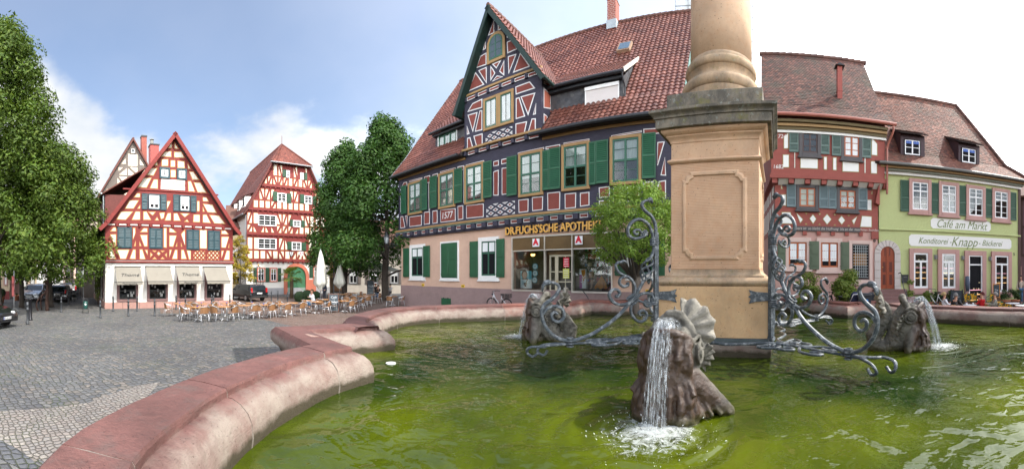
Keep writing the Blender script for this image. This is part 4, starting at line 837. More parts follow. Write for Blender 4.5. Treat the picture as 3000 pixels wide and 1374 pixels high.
o.build('side_dormer', [mat('maroon_shingles', (.12, .035, .03), .8, .3, 8), DTILE, LEAD], to)
for (x, y, yb, uu, D, hh, lab) in ((883/1.967, 350+150/1.967, 0, .55, 5.0, 0, ''),):
    pass
o = MB(); zc = TH.p(440, 430, -6)[1]; cu_ = TH.p(448, 430, -6)[0]; o.box(cu_-.3, cu_+.45, 5.6, 6.4, zc-2.5, zc+.05, 0); o.box(cu_-.35, cu_+.5, 5.55, 6.45, zc+.05, zc+.15, 1); o.lathe([(.16, 0), (.16, .3), (.12, .4), (.2, .45), (.2, .5)], 10, (cu_-.1, 6, zc+.15), 2)
o.build('chimney', [mat('red_metal_chimney', (.3, .05, .04), .6, .1), INK, mat('weathered_concrete', ())], to)
for k in range(4):
    y = 1.2+k*2.6; window_y = y
    o = MB(); o.box(uL-.05, uL+.02, y, y+1.15, zpl+.1, 2.75, 0); o.box(uL-.07, uL+.0, y+.14, y+1.01, zpl+.25, 2.6, 1); o.box(uL-.085, uL, y+.54, y+.61, zpl+.25, 2.6, 0); o.build('side_window', [SANDM, DARK], to)
o = MB()
for i in range(13):
    y = .5+i*.95; o.box(uL-.03, uL-.015, y, y+.62, z1+.4, z1+1.1, 0); o.box(uL-.03, uL-.015, y, y+.62, z1+1.35, z1+2.6, 0)
o.build('side_infill', CREAM, to)
# ================================================================ tall grey-timbered gable behind it
GT = Fac('grey_timber_house', 150, 36.0, 'tall cream gable with grey weathered timbers rising behind the awning house', 'house')
go = GT.o; ap2 = GT.p(389, 409); hwid = 5.0; zE2 = ap2[1]-8.4; u0_, u1_ = ap2[0]-hwid, ap2[0]+hwid
GTIM = mat('grey_timber', (.13, .11, .095), .85, .2, 3); CRM2 = mat('warm_cream_render', (.62, .54, .42), .9, .06)
o = MB(); o.prism([(u0_, 0), (u1_, 0), (u1_, zE2), (ap2[0], ap2[1]), (u0_, zE2)], 0, .3, 0); o.box(u0_, u0_+.3, .3, 12, 0, zE2, 0); o.box(u1_-.3, u1_, .3, 12, 0, zE2, 0); o.build('timber_frame', GTIM, go)
pp = MB(); sl2 = (ap2[1]-zE2)/hwid; cl = lambda u, z: z < ap2[1]-abs(u-ap2[0])*sl2-.3 and u0_+.1 < u < u1_-.1
for j in range(5): timber_rows(pp, u0_, u1_, [(zE2-2.4+j*2.35, zE2-.05+j*2.35, 9, .55)], 0, .001, 40+j, cl)
pp.build('infill_panels', [CRM2, CRM2], go)
o = MB(); roof_poly(o, [(ap2[0], -.3, ap2[1]+.15), (ap2[0], 14, ap2[1]+.15), (u0_-.4, 14, zE2-.5), (u0_-.4, -.3, zE2-.5)], .15); roof_poly(o, [(ap2[0], -.3, ap2[1]+.15), (ap2[0], 14, ap2[1]+.15), (u1_+.4, 14, zE2-.5), (u1_+.4, -.3, zE2-.5)], .15); rf = o.build('roof', DTILE, go)
c = GT.p(420, 401, -2); o = MB(); o.box(c[0]-.28, c[0]+.28, 1.6, 2.2, c[1]-3.5, c[1], 0); o.box(c[0]-.32, c[0]+.32, 1.55, 2.25, c[1]-.15, c[1]+.02, 1); o.build('chimney', [BRICKRED, INK], rf)
q = GT.rect(*T1(750, 163), *T1(782, 198)); window(go, q[0], q[1], q[2], q[3], 0, .1, GTIM, WHITEF, .06, 1, 1); q = GT.rect(*T1(610, 425), *T1(637, 465)); window(go, q[0], q[1], q[2], q[3], 0, .1, WHITEF, WHITEF, .06, 1, 1)
# ================================================================ the large red half-timbered house with the arched gate
DM = Fac('red_gate_house', 414, 39.3, 'large red half-timbered house with a half-hipped roof and an arched sandstone gate', 'house')
do = DM.o; T3 = Z(600, 380, 1.967)
uL, uR = DM.p(722, 700)[0], DM.p(966, 700)[0]; zg, za, zE, zc_, zh = 3.9, 6.93, 9.75, 12.55, 15.35; cx = (uL+uR)/2; hh = 2.3; dep = 16.0; zA = 18.55
o = MB(); o.box(uL, uR, .02, .4, 0, zg); o.box(uL, uL+.3, .4, dep, 0, zE); o.box(uR-.3, uR, .4, dep, 0, zE); o.build('wall', WALLW, do)
o = MB(); o.box(uL-.03, uR+.03, -.03, .4, -.3, .75); o.build('plinth', mat('grey_plinth', (.3, .3, .31), .9, .1), do)
sl3 = (zh-zE)/((uR-uL)/2-hh)
o = MB(); o.prism([(uL, zg), (uR, zg), (uR, zE), (cx+hh, zh), (cx-hh, zh), (uL, zE)], -.1, .3); 
for z in (zg, za, zE, zc_): 
    w = (uR-uL)/2 if z <= zE else (uR-uL)/2-(z-zE)/sl3
    o.box(cx-w, cx+w, -.26, -.1, z-.1, z+.12)
    n = int(w*2/.62)
    for i in range(n+1): u = cx-w+2*w*i/n; o.box(u-.07, u+.07, -.22, -.1, z-.28, z-.1)
o.build('timber_frame', REDT, do)
pp = MB(); TG[0] = .115; cl3 = lambda u, z: z < zE or abs(u-cx) < (uR-uL)/2-(z-zE)/sl3-.22
wins = [(303,625,410,688,3), (305,490,410,553,3), (498,647,553,695,2), (505,522,550,560,2), (415,365,467,417,2), (570,380,615,428,2), (467,235,487,277,1), (547,248,566,288,1)]
shut = [(472,645,498,692), (555,650,582,698), (488,518,506,556), (553,524,574,562), (390,357,415,412), (470,368,496,423), (546,372,570,424), (620,385,638,433), (446,230,467,272), (570,250,588,290)]
bl_ = []
for (a, b, c, d_, n) in wins:
    r = DM.rect(*T3(a, b), *T3(c, d_)); u1 = DM.p(*T3(c, b))[0]; window(do, r[0], u1, r[2], r[3], -.1, .07, WHITEF, WHITEF, .045, n, 1, .5, 0, 0, .08, bars=(.25, .75)); bl_.append((r[0]-.15, u1+.15, r[2]-.3, r[3]+.2))
DG = mat('dark_green_shutter', (.02, .06, .03), .5, .1)
for (a, b, c, d_) in shut:
    r = DM.rect(*T3(a, b), *T3(c, d_)); u1 = DM.p(*T3(c, b))[0]; panel_shutter(do, r[0], u1-.02, r[2], r[3], -.13, DG); bl_.append((r[0], u1, r[2]-.1, r[3]+.1))
timber_rows(pp, uL, uR, [(zg+.12, za-.28, 14, .55)], -.1, .05, 5, cl3, bl_); timber_rows(pp, uL, uR, [(za+.12, zE-.28, 15, .55)], -.1, .05, 8, cl3, bl_)
timber_rows(pp, uL, uR, [(zE+.12, zc_-.28, 15, .55)], -.1, .05, 3, cl3, bl_); timber_rows(pp, uL+1.2, uR-1.2, [(zc_+.12, zh-.1, 13, .5)], -.1, .05, 9, cl3, bl_); pp.build('infill_panels', [ORLINE, CREAM], do)
for (a, b, c, d_) in ((300,795,348,878), (373,795,418,878), (623,785,660,860), (632,640,655,705)):
    r = DM.rect(*T3(a, b), *T3(c, d_)); u1 = DM.p(*T3(c, b))[0]; window(do, r[0], u1, r[2], r[3], .02, .14, mat('orange_red_sandstone', (.42, .13, .08), .85, .15), WHITEF, .06, 2, 1, .6, .3, 0, .1, cm=plain('lit_blind', (.6, .5, .25), .8))
for (a, b, c, d_) in ((280,795,300,878), (350,795,373,878), (420,797,440,876), (603,785,625,853)):
    r = DM.rect(*T3(a, b), *T3(c, d_)); panel_shutter(do, r[0], DM.p(*T3(c, b))[0]-.02, r[2], r[3], -.02, DG)
r = DM.rect(*T3(455, 768), *T3(600, 930)); u1 = DM.p(*T3(598, 800))[0]; cxa = (r[0]+u1)/2; ra = (u1-r[0])/2; zt = r[3]
o = MB(); n = 16; ri = ra-.42
for k in range(n):
    a, b = pi*k/n, pi*(k+1)/n; zc = zt-ra
    q = [(cxa+ra*cos(a), zc+ra*sin(a)), (cxa+ra*cos(b), zc+ra*sin(b)), (cxa+ri*cos(b), zc+ri*sin(b)), (cxa+ri*cos(a), zc+ri*sin(a))]; o.prism(q, -.14, .05)
o.box(cxa-ra, cxa-ri, -.14, .05, 0, zt-ra); o.box(cxa+ri, cxa+ra, -.14, .05, 0, zt-ra); o.box(cxa+ra*.95, cxa+ra+1.0, -.08, .05, 0, 1.7); gt_ = o.build('gate_arch', mat('orange_red_sandstone', ()), do)
o = MB(); o.prism(arch(cxa, ri, 0, zt-.42, 14), -.02, .015, 0)
for k in range(26):
    z = .2+k*.13
    for sg in (-1, 1):
        x0, x1 = (cxa, cxa+ri*.96); dz = .9
        if z+dz > zt-ra+ri*.5: continue
        A, B = Vector((cxa+sg*.04, -.03, z+dz)), Vector((cxa+sg*ri*.92, -.03, z)); tv = (B-A); l = tv.length; tv.normalize(); o.obox((A+B)/2, tv*l/2, Vector((0, .012, 0)), Vector((-tv.z, 0, tv.x))*.018, 1)
o.build('gate_door', [mat('green_gate_paint', (.03, .13, .06), .6), mat('pale_green_slat', (.1, .25, .13), .6)], gt_)
for px, nm in ((496, 0), (553, 1)):
    u, z = DM.p(*T3(px, 716)); o = MB(); o.prism([(u-.28, z+.28), (u+.28, z+.28), (u+.24, z-.1), (u, z-.38), (u-.24, z-.1)], -.17, -.12, 0); o.prism([(u-.2, z+.2), (u+.2, z+.2), (u+.16, z-.06), (u, z-.26), (u-.16, z-.06)], -.18, -.165, 1); o.box(u-.03, u+.03, -.19, -.17, z-.2, z+.2, 0); o.box(u-.16, u+.16, -.19, -.17, z, z+.06, 0); o.build('coat_of_arms', [INK if nm == 0 else WHITEF, WHITEF if nm == 0 else REDP], do)
RT2 = island_mat('red_plain_tile', [(.12, .035, .025), (.17, .05, .035), (.10, .032, .024), (.2, .065, .042)], .7, sc2=.4)
o = MB(); t_ = MB(); yh_ = 2.6
for sg in (-1, 1):
    ue = cx+sg*(uR-uL)/2; e, ez = ue+sg*.5, zE-.6
    pts = [(ue, -.5, zE), (ue, dep, zE), (cx, dep, zA), (cx, yh_, zA), (cx+sg*(hh+.1), -.5, zh+.05)]
    roof_poly(o, pts[:1]+pts[1:]); roof_poly(o, [(ue, -.5, zE), (ue, dep, zE), (e, dep, ez), (e, -.5, ez)])
    nn = Vector((sg*(zA-zE)/((uR-uL)/2), 0, 1)).normalized()
    if sg < 0:
        sk = lambda s, t: (zE+(zA-zE)*t) > zh and (dep-(dep+.5)*s) < -.5+(zE+(zA-zE)*t-zh)/(zA-zh)*(yh_+.5)
        plain_tiles(t_, (ue, dep, zE+.02), (0, -dep-.5, 0), (cx-ue, 0, zA-zE), 60, 42, nn, skip=sk); plain_tiles(t_, (e, dep, ez+.02), (0, -dep-.5, 0), (ue-e, 0, zE-ez), 60, 3, nn)
roof_poly(o, [(cx-hh-.3, -.6, zh-.1), (cx+hh+.3, -.6, zh-.1), (cx, yh_, zA)])
nn = Vector((0, -(zA-zh), yh_+.6)).normalized(); sk = lambda s, t: abs(s-.5) > .5*(1-t); plain_tiles(t_, (cx-hh-.3, -.6, zh-.08), (2*hh+.6, 0, 0), (0, yh_+.6, zA-zh+.1), 26, 18, nn, skip=sk)
rf = o.build('roof', mat('red_roof_base', (.11, .035, .026), .8, .3, 6), do); t_.build('roof_tiles', RT2, rf)
o = MB(); o.tube([(cx-hh-.4, -.65, zh-.12), (cx+hh+.4, -.65, zh-.12)], .09, 6); o.tube([(uL-.55, -.4, zE-.62), (uL-.55, dep, zE-.62)], .09, 6); o.tube([(uL-.12, -.15, zE-.7), (uL-.12, -.15, .3)], .06, 6); o.build('gutter', GREY, do)
o = MB()
for A, B in (((cx-hh-.3, -.62, zh), (cx, yh_, zA+.05)), ((cx+hh+.3, -.62, zh), (cx, yh_, zA+.05)), ((cx, yh_, zA+.05), (cx, dep, zA+.05))): o.tube([A, B], .11, 6)
o.tube([(cx, yh_, zA), (cx, yh_, zA+1.1)], .03, 5); o.build('ridge_tiles', RT2, rf)
for k in range(3):
    y = 1.6+k*2.4; z = zE+.55; ub = uL+(z-zE)/sl3; o = MB(); o.box(ub-.05, ub+1.4, y, y+.9, z, z+1.25, 0); o.box(ub-.08, ub-.04, y+.15, y+.75, z+.2, z+1.05, 1); o.add([(ub-.3, y-.15, z+1.2), (ub-.3, y+1.05, z+1.2), (ub+1.9, y+1.05, z+2.1), (ub+1.9, y-.15, z+2.1)], [(0, 1, 2, 3)], 2); o.build('dormer', [WALLW, INK, RT2], rf)
# ================================================================ house number six: red timber over pink render
R6 = Fac('red_timber_house', 2225, 17.4, 'narrow red half-timbered house with grey-green shutters and pink ground floor, number 6', 'house')
ro = R6.o; Q2, Q3, Q4 = Z(2200, 130, 2.744), Z(2200, 500, 2.744), Z(2240, 600, 3.9325)
RT6 = mat('brick_red_timber', (.26, .068, .052), .75, .14, 2.5, .4, 35, stretch=(1, 1, 2)); INF6 = mat('white_infill', (.72, .72, .69), .85, .05, 1.5, .2); GL6 = mat('ochre_green_line', (.3, .25, .1), .8, .1); PINK = mat('pink_render', (.46, .28, .24), .9, .07, .8, .4, 16, dirt=.12); PINKS = mat('pale_pink_surround', (.56, .42, .37), .8, .06, 2)
SH6 = mat('grey_green_shutter', (.10, .15, .13), .55, .1); SH6B = mat('blue_grey_shutter', (.13, .18, .19), .55, .1); SHG = mat('olive_shutter', (.085, .115, .07), .55, .1); ORW = mat('orange_brown_window', (.35, .09, .025), .4, .15, 4); DKW = mat('dark_brown_window', (.07, .04, .035), .5); SURG = mat('slate_grey_surround', (.075, .07, .072), .6, .1)
uLt, uRt = .55, R6.p(2592, 450, .35)[0]; uLm, uRm = .75, R6.p(2572, 600)[0]
zj1 = R6.p(2430, 528, .2)[1]; zj0 = R6.p(2430, 673)[1]; zev = R6.p(2430, 348, .6)[1]
o = MB()
def quadwall(o, ul, ur, y0, z0, z1, back, mi=0): o.slab([(ul, y0), (ur, y0), (ur, y0+back), (ul-.9, y0+back)], z0, z1, mi)
quadwall(o, uLt, uRt, -.35, zj1, zev+.1, 11.5); quadwall(o, uLm, uRm, 0, zj0-.05, zj1, 11); tfr = o.build('timber_frame', RT6, ro)
o = MB(); quadwall(o, uLm+.02, uRm, .04, -.3, zj0-.04, 11); o.build('ground_floor_wall', PINK, ro)
pp = MB(); w = .35
PZ(Q2, [[(262,748),(303,700),(303,840),(262,840)], [(255,885),(308,885),(308,992),(255,992)], [(395,903),(540,905),(540,1003),(395,998)], [(583,903),(613,903),(613,1010),(583,1008)], [(657,908),(690,908),(690,1015),(657,1013)], [(733,932),(870,937),(870,1030),(733,1025)],
 [(968,742),(1017,800),(1017,897),(968,892)], [(962,938),(1015,940),(1015,1042),(962,1040)]], .03, R6, w, pp)
PZ(Q2, [[(348,870),(356,870),(356,995),(348,995)], [(912,912),(921,912),(921,1035),(912,1035)]], .008, R6, w, pp)
PZ(Q3, [[(240,190),(285,190),(285,285),(240,280)], [(240,110),(252,130),(258,150),(240,148)], [(930,232),(972,232),(972,322),(925,318)], [(965,190),(975,155),(978,190)], [(245,332),(320,332),(345,430),(245,428)], [(362,335),(422,392),(395,427)], [(858,362),(828,440),(808,400)], [(890,362),(972,368),(972,458),(875,455)],
 [(498,348),(528,388),(500,432),(468,385)], [(612,345),(650,392),(612,438),(574,388)], [(728,358),(760,400),(730,438),(698,397)], [(435,338),(455,340),(445,355)], [(540,343),(565,343),(552,360)], [(663,348),(688,348),(675,364)], [(775,355),(798,355),(787,370)], [(432,433),(443,420),(455,435)], [(540,436),(552,422),(562,438)], [(662,442),(674,428),(686,443)], [(775,447),(786,434),(797,448)]], .03, R6, 0, pp)
n = 7; st = (uRt-uLt-.1)/n
for i in range(n): u = uLt+.05+i*st; pp.add([(u+.3, -.33, zj1-.02), (u+st-.02, -.33, zj1-.02), (u+st-.02, -.02, zj1-.26), (u+.3, -.02, zj1-.26)], [(0, 3, 2, 1)], 1)
for j in range(9):       # side wall
    for z0, z1_ in ((zj0+.2, zj0+1.3), (zj0+1.6, zj1-.2), (zj1+.3, zj1+1.5), (zj1+1.8, zev-.5)):
        u = (uLm if z1_ < zj1 else uLt-.0); y = .4+j*1.15-(0 if z1_ < zj1 else .35); f0, f1 = y/11*.9, (y+.8)/11*.9
        u -= .012; pp.add([(u-f0, y, z0), (u-f1, y+.8, z0), (u-f1, y+.8, z1_), (u-f0, y, z1_)], [(0, 3, 2, 1)], 1)
pp.build('infill_panels', [GL6, INF6], ro)
o = MB()
for i in range(n+1): u = uLt+.05+i*st; o.box(u-.0, u+.24, -.36, .02, zj1-.24, zj1-.01, 0)
o.box(uLt-.06, uRt+.06, -.42, -.34, zj1-.02, zj1+.2, 0); o.prism([(uRm-.22, zj1-1.0), (uRm, zj1-1.1), (uRm, zj1-.02), (uRm-.0, zj1-.02)][:3]+[(uRm-.02, zj1)], -.3, 0, 0)
for i in range(5): u = R6.p(*Q4(440+i*162, 300), 0)[0]; o.box(u, u+.2, -.03, .05, zj0-.28, zj0-.03, 0)
o.box(uRm-.35, uRm+.03, -.03, .05, zj0-.4, zj0-.03, 0); o.build('beam_ends', RT6, ro)
for zf, xa, xb, ya, yb, ps in ((Q3, 252, 968, 92, 118, -.05), (Q3, 345, 878, 452, 474, -.05)):
    p0, p1 = R6.p(*zf(xa, ya)), R6.p(*zf(xb, yb)); zc = (R6.p(*zf(xa, ya-8))[1]); o = MB(); hgt = .24
    o.box(p0[0], p1[0], ps, 0, zc-hgt, zc, 0); o.box(p0[0]+.02, p1[0]-.02, ps-.006, ps, zc-.03, zc-.015, 1); b_ = o.build('inscription_beam', [SURG, OXBLOOD], ro)
    text('Anno dom 1598  Jungen ist alles Gott  ist die Jugend  Der Hof ist  1724' if ya < 200 else 'wenn alles  schwarz ist  so bleibt die Hoffnung  bis an die  naechsten Stunden', .19, b_, ((p0[0]+p1[0])/2, ps-.01, zc-hgt/2), plain('pale_lettering', (.5, .45, .4), .7), .002, .2, sx=.88)
for (t_, px, py, zf, w_) in (('1724', 238, 741, Q2, .35), ('1682', 219, 985, Q2, .35)): p_ = R6.p(*zf(px, py), w_); text(t_, .26, ro, (max(p_[0], uLt+.22), -w_-.01, p_[1]), INF6, .003, .1, 'date_lettering')
for (a, b, c, d_, fm_) in ((385,678,562,902,DKW), (722,706,893,930,ORW)):
    r = R6.rect(*Q2(a, b), *Q2(c, d_), .35); u1 = R6.p(*Q2(c, b), .35)[0]; window(ro, r[0], u1, r[2]+.02, r[3], -.35, .17, SURG, fm_, .06, 2, 3, None, .95 if fm_ is ORW else .0, .06, .08)
for (a, b, c, d_) in ((308,683,384,866), (558,695,632,882), (650,708,724,895), (892,728,966,910)): r = R6.rect(*Q2(a, b), *Q2(c, d_), .35); louvre_shutter(ro, r[0], R6.p(*Q2(c, b), .35)[0]-.01, r[2], r[3], -.36, SH6, mid=.35, dz=.06)
for (a, b, c, d_) in ((363,112,542,318), (688,130,863,332)):
    r = R6.rect(*Q3(a, b), *Q3(c, d_)); u1 = R6.p(*Q3(c, b))[0]; window(ro, r[0], u1, r[2]+.02, r[3], 0, .16, SURG, ORW, .065, 2, 3, None, .98 if a < 500 else .3, .06, .08, cm=mat('sage_curtain', (.4, .43, .38), .9, .15, 6))
for (a, b, c, d_) in ((287,112,362,292), (548,122,622,302), (623,130,688,306), (862,140,936,314)): r = R6.rect(*Q3(a, b), *Q3(c, d_)); louvre_shutter(ro, r[0], R6.p(*Q3(c, b))[0]-.01, r[2], r[3], -.01, SH6B, mid=.4, dz=.06)
for (a, b, c, d_) in ((225,378,535,748), (597,383,893,772)):
    r = R6.rect(*Q4(a, b), *Q4(c, d_), -.04); u1 = R6.p(*Q4(c, b), -.04)[0]; window(ro, r[0], u1, r[2], r[3], .04, .22, PINKS, ORW, .07, 2, 3, None, .75, .07, .07)
r = R6.rect(*Q4(968, 412), *Q4(1240, 905), -.04); u1 = R6.p(*Q4(1240, 420), -.04)[0]; lw = window(ro, r[0], u1, r[2], r[3], .04, .17, PINKS, DKW, .05, 1, 1, None, 0, .06, .07)
o = MB()
for i in range(1, 7): u = r[0]+.24+(u1-r[0]-.48)*i/7; o.box(u-.008, u+.008, -.012, .0, r[2]+.3, r[3]-.24)
for i in range(0, 12): z = r[2]+.3+(r[3]-r[2]-.54)*i/11; o.box(r[0]+.22, u1-.22, -.013, .001, z-.008, z+.008)
o.build('leading', plain('lead_came', (.45, .5, .5), .5), lw)
o = MB(); o.box(r[0]+.25, u1-.3, .02, .024, r[2]+.9, r[2]+1.5, 0); o.build('stained_pane', plain('amber_glass', (.25, .12, .03), .2), lw)
for (a, b, c, d_) in ((150,420,244,742), (515,420,627,746), (873,430,973,752)): r = R6.rect(*Q4(a, b), *Q4(c, d_), -.04); panel_shutter(ro, r[0], R6.p(*Q4(c, b), -.04)[0]-.01, r[2], r[3], -.02, SHG)
c_ = R6.p(*Q4(1266, 408), -.04); text('6', .3, ro, (c_[0], .02, c_[1]), INK, .01, 0, 'house_number')
# roof of number six
RTB = island_mat('weathered_plain_tile', [(.09, .042, .034), (.14, .06, .044), (.07, .04, .034), (.21, .095, .068), (.105, .05, .042), (.06, .042, .037)], .8, sc2=.7, patch=(.06, .055, .04))
D6, Z6r = 4.1, 15.45; e_y, e_z = -.75, zev+.05; uLr, uRr = .1, R6.p(2619, 350, .75)[0]
kd, kz = .4, e_z+.95; o = MB(); 
roof_poly(o, [(uLr, e_y, e_z), (uRr, e_y, e_z), (uRr-.1, kd, kz), (uLr, kd, kz)]); roof_poly(o, [(uLr, kd, kz), (uRr-.1, kd, kz), (uRr-.25, D6, Z6r), (uLr, D6, Z6r)]); roof_poly(o, [(uLr, D6, Z6r), (uRr-.25, D6, Z6r), (uRr, 9.5, e_z), (uLr, 9.5, e_z)]); rf = o.build('roof', UNDER, ro)
t_ = MB(); n1_ = Vector((0, -(kz-e_z), kd-e_y)).normalized(); n2_ = Vector((0, -(Z6r-kz), D6-kd)).normalized(); plain_tiles(t_, (uLr, e_y, e_z+.02), (uRr-uLr-.05, 0, 0), (0, kd-e_y, kz-e_z), 38, 9, n1_); plain_tiles(t_, (uLr, kd, kz+.02), (uRr-uLr-.15, 0, 0), (0, D6-kd, Z6r-kz), 38, 38, n2_)
t_.build('roof_tiles', RTB, rf); o = MB(); u = uLr-.1
while u < uRr-.3: o.tube([(u, D6, Z6r+.03), (u+.42, D6, Z6r+.05)], [.12, .14], 8); u += .38
o.build('ridge_tiles', island_mat('ridge_tile', []), rf)
o = MB(); o.add([(uLr+.25, -.3, zev), (uLr+.25, 8.5, zev), (uLr+.25, D6, Z6r-.2)], [(0, 2, 1)]); o.add([(uRt-.1, -.3, zev), (uRt-.1, 8.5, zev), (uRt-.1, D6, Z6r-.2)], [(0, 1, 2)]); o.build('gable_wall', SLATE, ro)
CPR = mat('painted_red_gutter', (.3, .1, .07), .45, .15, 4); o = MB(); o.tube([(uLr, e_y-.08, e_z-.03), (uRr+.1, e_y-.08, e_z-.03)], .085, 8); o.tube(smooth_path([(uRr-.05, e_y-.08, e_z-.1), (uRr-.05, e_y+.02, e_z-.4), (uRt+.12, -.42, e_z-1.0), (uRt+.1, -.42, e_z-1.5), (uRt+.1, -.42, e_z-3.4)]), .055, 6); o.build('gutter', CPR, ro)
o = MB()
for k, (dz, dy, mi) in enumerate(((.0, .7, 1), (.16, .6, 0), (.3, .52, 1), (.42, .46, 2))): o.box(uLt-.1, uRt+.05, -.35-dy+.36, -.3, e_z-.18-dz-.13, e_z-.18-dz, mi)
o.build('eaves_cornice', [OCHRE, mat('olive_cornice', (.12, .09, .04), .7), INF6], ro)
u, z = R6.p(2462, 317, -.9)[0], 0; tp = H+(YH-193)/F*hypot(R6.d+1.2, R6.p(2462, 300, -1.2)[0]); o = MB(); o.box(u-.13, u+.13, 1.0, 1.26, kz+.3, tp-.1, 0); o.box(u-.145, u+.145, .985, 1.275, kz+1.2, kz+1.26, 0); o.box(u-.145, u+.145, .985, 1.275, kz+2.6, kz+2.66, 0); o.add([(u-.25, .88, tp-.12), (u+.25, .88, tp-.12), (u+.25, 1.38, tp-.12), (u-.25, 1.38, tp-.12), (u, .9, tp+.02), (u, 1.36, tp+.02)], [(0, 1, 4), (2, 3, 5), (1, 2, 5, 4), (3, 0, 4, 5), (0, 3, 2, 1)], 1); o.build('flue_pipe', [mat('brick_red_timber', ()), INK], rf)
# ================================================================ the green cafe
CA = Fac('cafe_house', 2342, 18.0, 'pale green bakery cafe with pink stone window surrounds and white painted signs, number 5', 'house')
co = CA.o; C4, C5 = Z(2560, 240, 2.566), Z(2560, 640, 4.54)
LG = mat('pale_green_render', (.43, .475, .22), .92, .06, .6, .9, 9, bd=.03); SS = mat('pink_sandstone_surround', (.42, .25, .22), .8, .08, 1.5, .2)
uLc, uRc = CA.p(2575, 700)[0], CA.p(2983, 700)[0]; zev = (CA.p(2587, 507)[1]+CA.p(2990, 553.7)[1])/2+.15; zld = (CA.p(*C5(60, 135))[1]+CA.p(*C5(1900, 240))[1])/2
ops = [(467,400,770,990), (845,413,1130,990), (1200,432,1487,1062), (1557,442,1825,1036)]
o = MB(); o.box(uLc, uRc, 0, .4, -.3, zev); o.box(uRc-.3, uRc, .4, 10.5, -.3, zev); o.box(uLc, uLc+.3, .4, 10.5, -.3, zev); o.build('wall', LG, co)
o = MB(); o.box(uLc, uRc+.15, -.09, .0, zld-.05, zld+.05); bevel(o.build('string_course', LG, co), .03, 2)
o = MB(); o.box(uRc-.02, uRc+.16, -.05, .3, 0, zev, 0); o.build('corner_post', mat('dark_corner_timber', (.07, .035, .03), .7), co)
for k, (a, b, c, d_) in enumerate(ops):
    r = CA.rect(*C5(a, b), *C5(c, d_)); u1 = CA.p(*C5(c, b))[0]; zb = max(r[2], .35) if k != 2 else .2
    r3 = CA.p(*C5((a+c)/2, b))[1]
    if k == 2:
        w = window(co, r[0], u1, zb, r3, 0, .26, SS, WHITEF, .06, 1, 1, .84, 0, 0, .12, name='door_opening', surround_bottom=False, glass=False)
    else: w = window(co, r[0], u1, zb, r3, 0, .24, SS, WHITEF, .085, 1, 1, .76, 0, .05, .12)
    o = MB(); 
    if k != 2: um = (r[0]+u1)/2; o.box(um-.05, um+.05, -.09, 0, zb+.3, zb+.24+(r3-zb-.5)*.75); o.build('mullion', WHITEF, w)
    it = MB()     # lit shelves and counter seen inside
    a0, a1 = r[0]+.3, u1-.32
    for z, mi in ((zb+.75, 1), (zb+1.05, 1), (zb+1.3, 2)): it.box(a0, a1, -.02, -.014, z, z+.03, mi)
    for j in range(9):
        x = a0+R_.random()*(a1-a0-.1); z = zb+R_.choice((.8, 1.1, 1.35, 1.7)); it.box(x, x+.08, -.022, -.016, z, z+.07, 3+R_.randrange(2))
    if k == 2: it.box(a0, a1, -.03, -.014, zb+.02, zb+.7, 5)
    it.build('counter_display', [INK, plain('counter_light', (1, .6, .3), .5, emit=(1, .5, .2), es=1.2), plain('counter_light_pink', (.9, .4, .5), .5, emit=(.9, .4, .5), es=.8), plain('bread', (.35, .18, .07), .8), plain('pack_cream', ()), mat('counter_wood', (.12, .06, .03), .5)], w)
for (px, py) in ((812, 515), (1172, 525), (1535, 538)):
    u, z = CA.p(*C5(px, py)); o = MB(); o.box(u-.04, u+.0, -.08, 0, z-.12, z+.12, 0); o.lathe([(.05, -.11), (.055, .11)], 10, (u+.05, -.1, z), 0); o.build('wall_lamp', GREY, co)
# arched door
r = CA.rect(*C5(5, 290), *C5(352, 980)); u1 = CA.p(*C5(350, 640))[0]; u0 = uLc-.0; u0 = r[0]; cxa = (u0+u1)/2; ra = (u1-u0)/2; zt = CA.p(*C5(180, 290))[1]; zb = CA.p(*C5(180, 935))[1]; ri = ra-.32
SG = mat('pale_grey_sandstone', (.5, .45, .42), .8, .07, 2, .2); o = MB(); n = 9
for k in range(n):
    a, b = pi*(k+.03)/n, pi*(k+.97)/n; zc = zt-ra; o.prism([(cxa+ra*cos(a), zc+ra*sin(a)), (cxa+ra*cos(b), zc+ra*sin(b)), (cxa+ri*cos(b), zc+ri*sin(b)), (cxa+ri*cos(a), zc+ri*sin(a))], -.1, .01)
zc = zt-ra; z = zb-.3; kk = 0
while z < zc-.01:
    h = min(.42, zc-z); w_ = .03 if kk == 0 else 0
    for s_, t in ((cxa-ra-w_, cxa-ri), (cxa+ri, cxa+ra+w_)): o.box(s_, t, -.1-w_, .01, z+.006, z+h-.006)
    z += h; kk += 1
bevel(o.build('door_surround', SG, co), .012, 1)
DR = mat('varnished_red_door', (.26, .055, .02), .35, .15, 3, .15, 30, stretch=(4, 1, 1)); DRI = mat('dark_door_panel', (.1, .02, .012), .4, .15, 3)
o = MB(); o.prism(arch(cxa, ri, zb, zt-.32, 14), -.03, .012, 0); o.box(cxa-.05, cxa+.05, -.055, -.03, zb, zt-.4, 0)
for s_ in (-1, 1):
    for (a, b) in ((.12, .38), (.42, .68)): hgt = (zt-.32-zb); x0, x1 = sorted((cxa+s_*.1, cxa+s_*(ri-.12))); o.box(x0, x1, -.04, -.03, zb+a*hgt-.06, zb+b*hgt-.1, 1); o.box(x0-.03, x1+.03, -.034, -.03, zb+a*hgt-.1, zb+b*hgt-.06, 0)
    x0, x1 = sorted((cxa+s_*.1, cxa+s_*(ri-.22))); o.box(x0, x1, -.04, -.03, zc-.12, zc+.28, 1)
d = o.build('arched_door', [DR, DRI], co); o = MB(); o.ball((cxa-ri+.1, -.07, zb+1.1), .035); o.build('handle', plain('brass', ()), d)
o = MB()
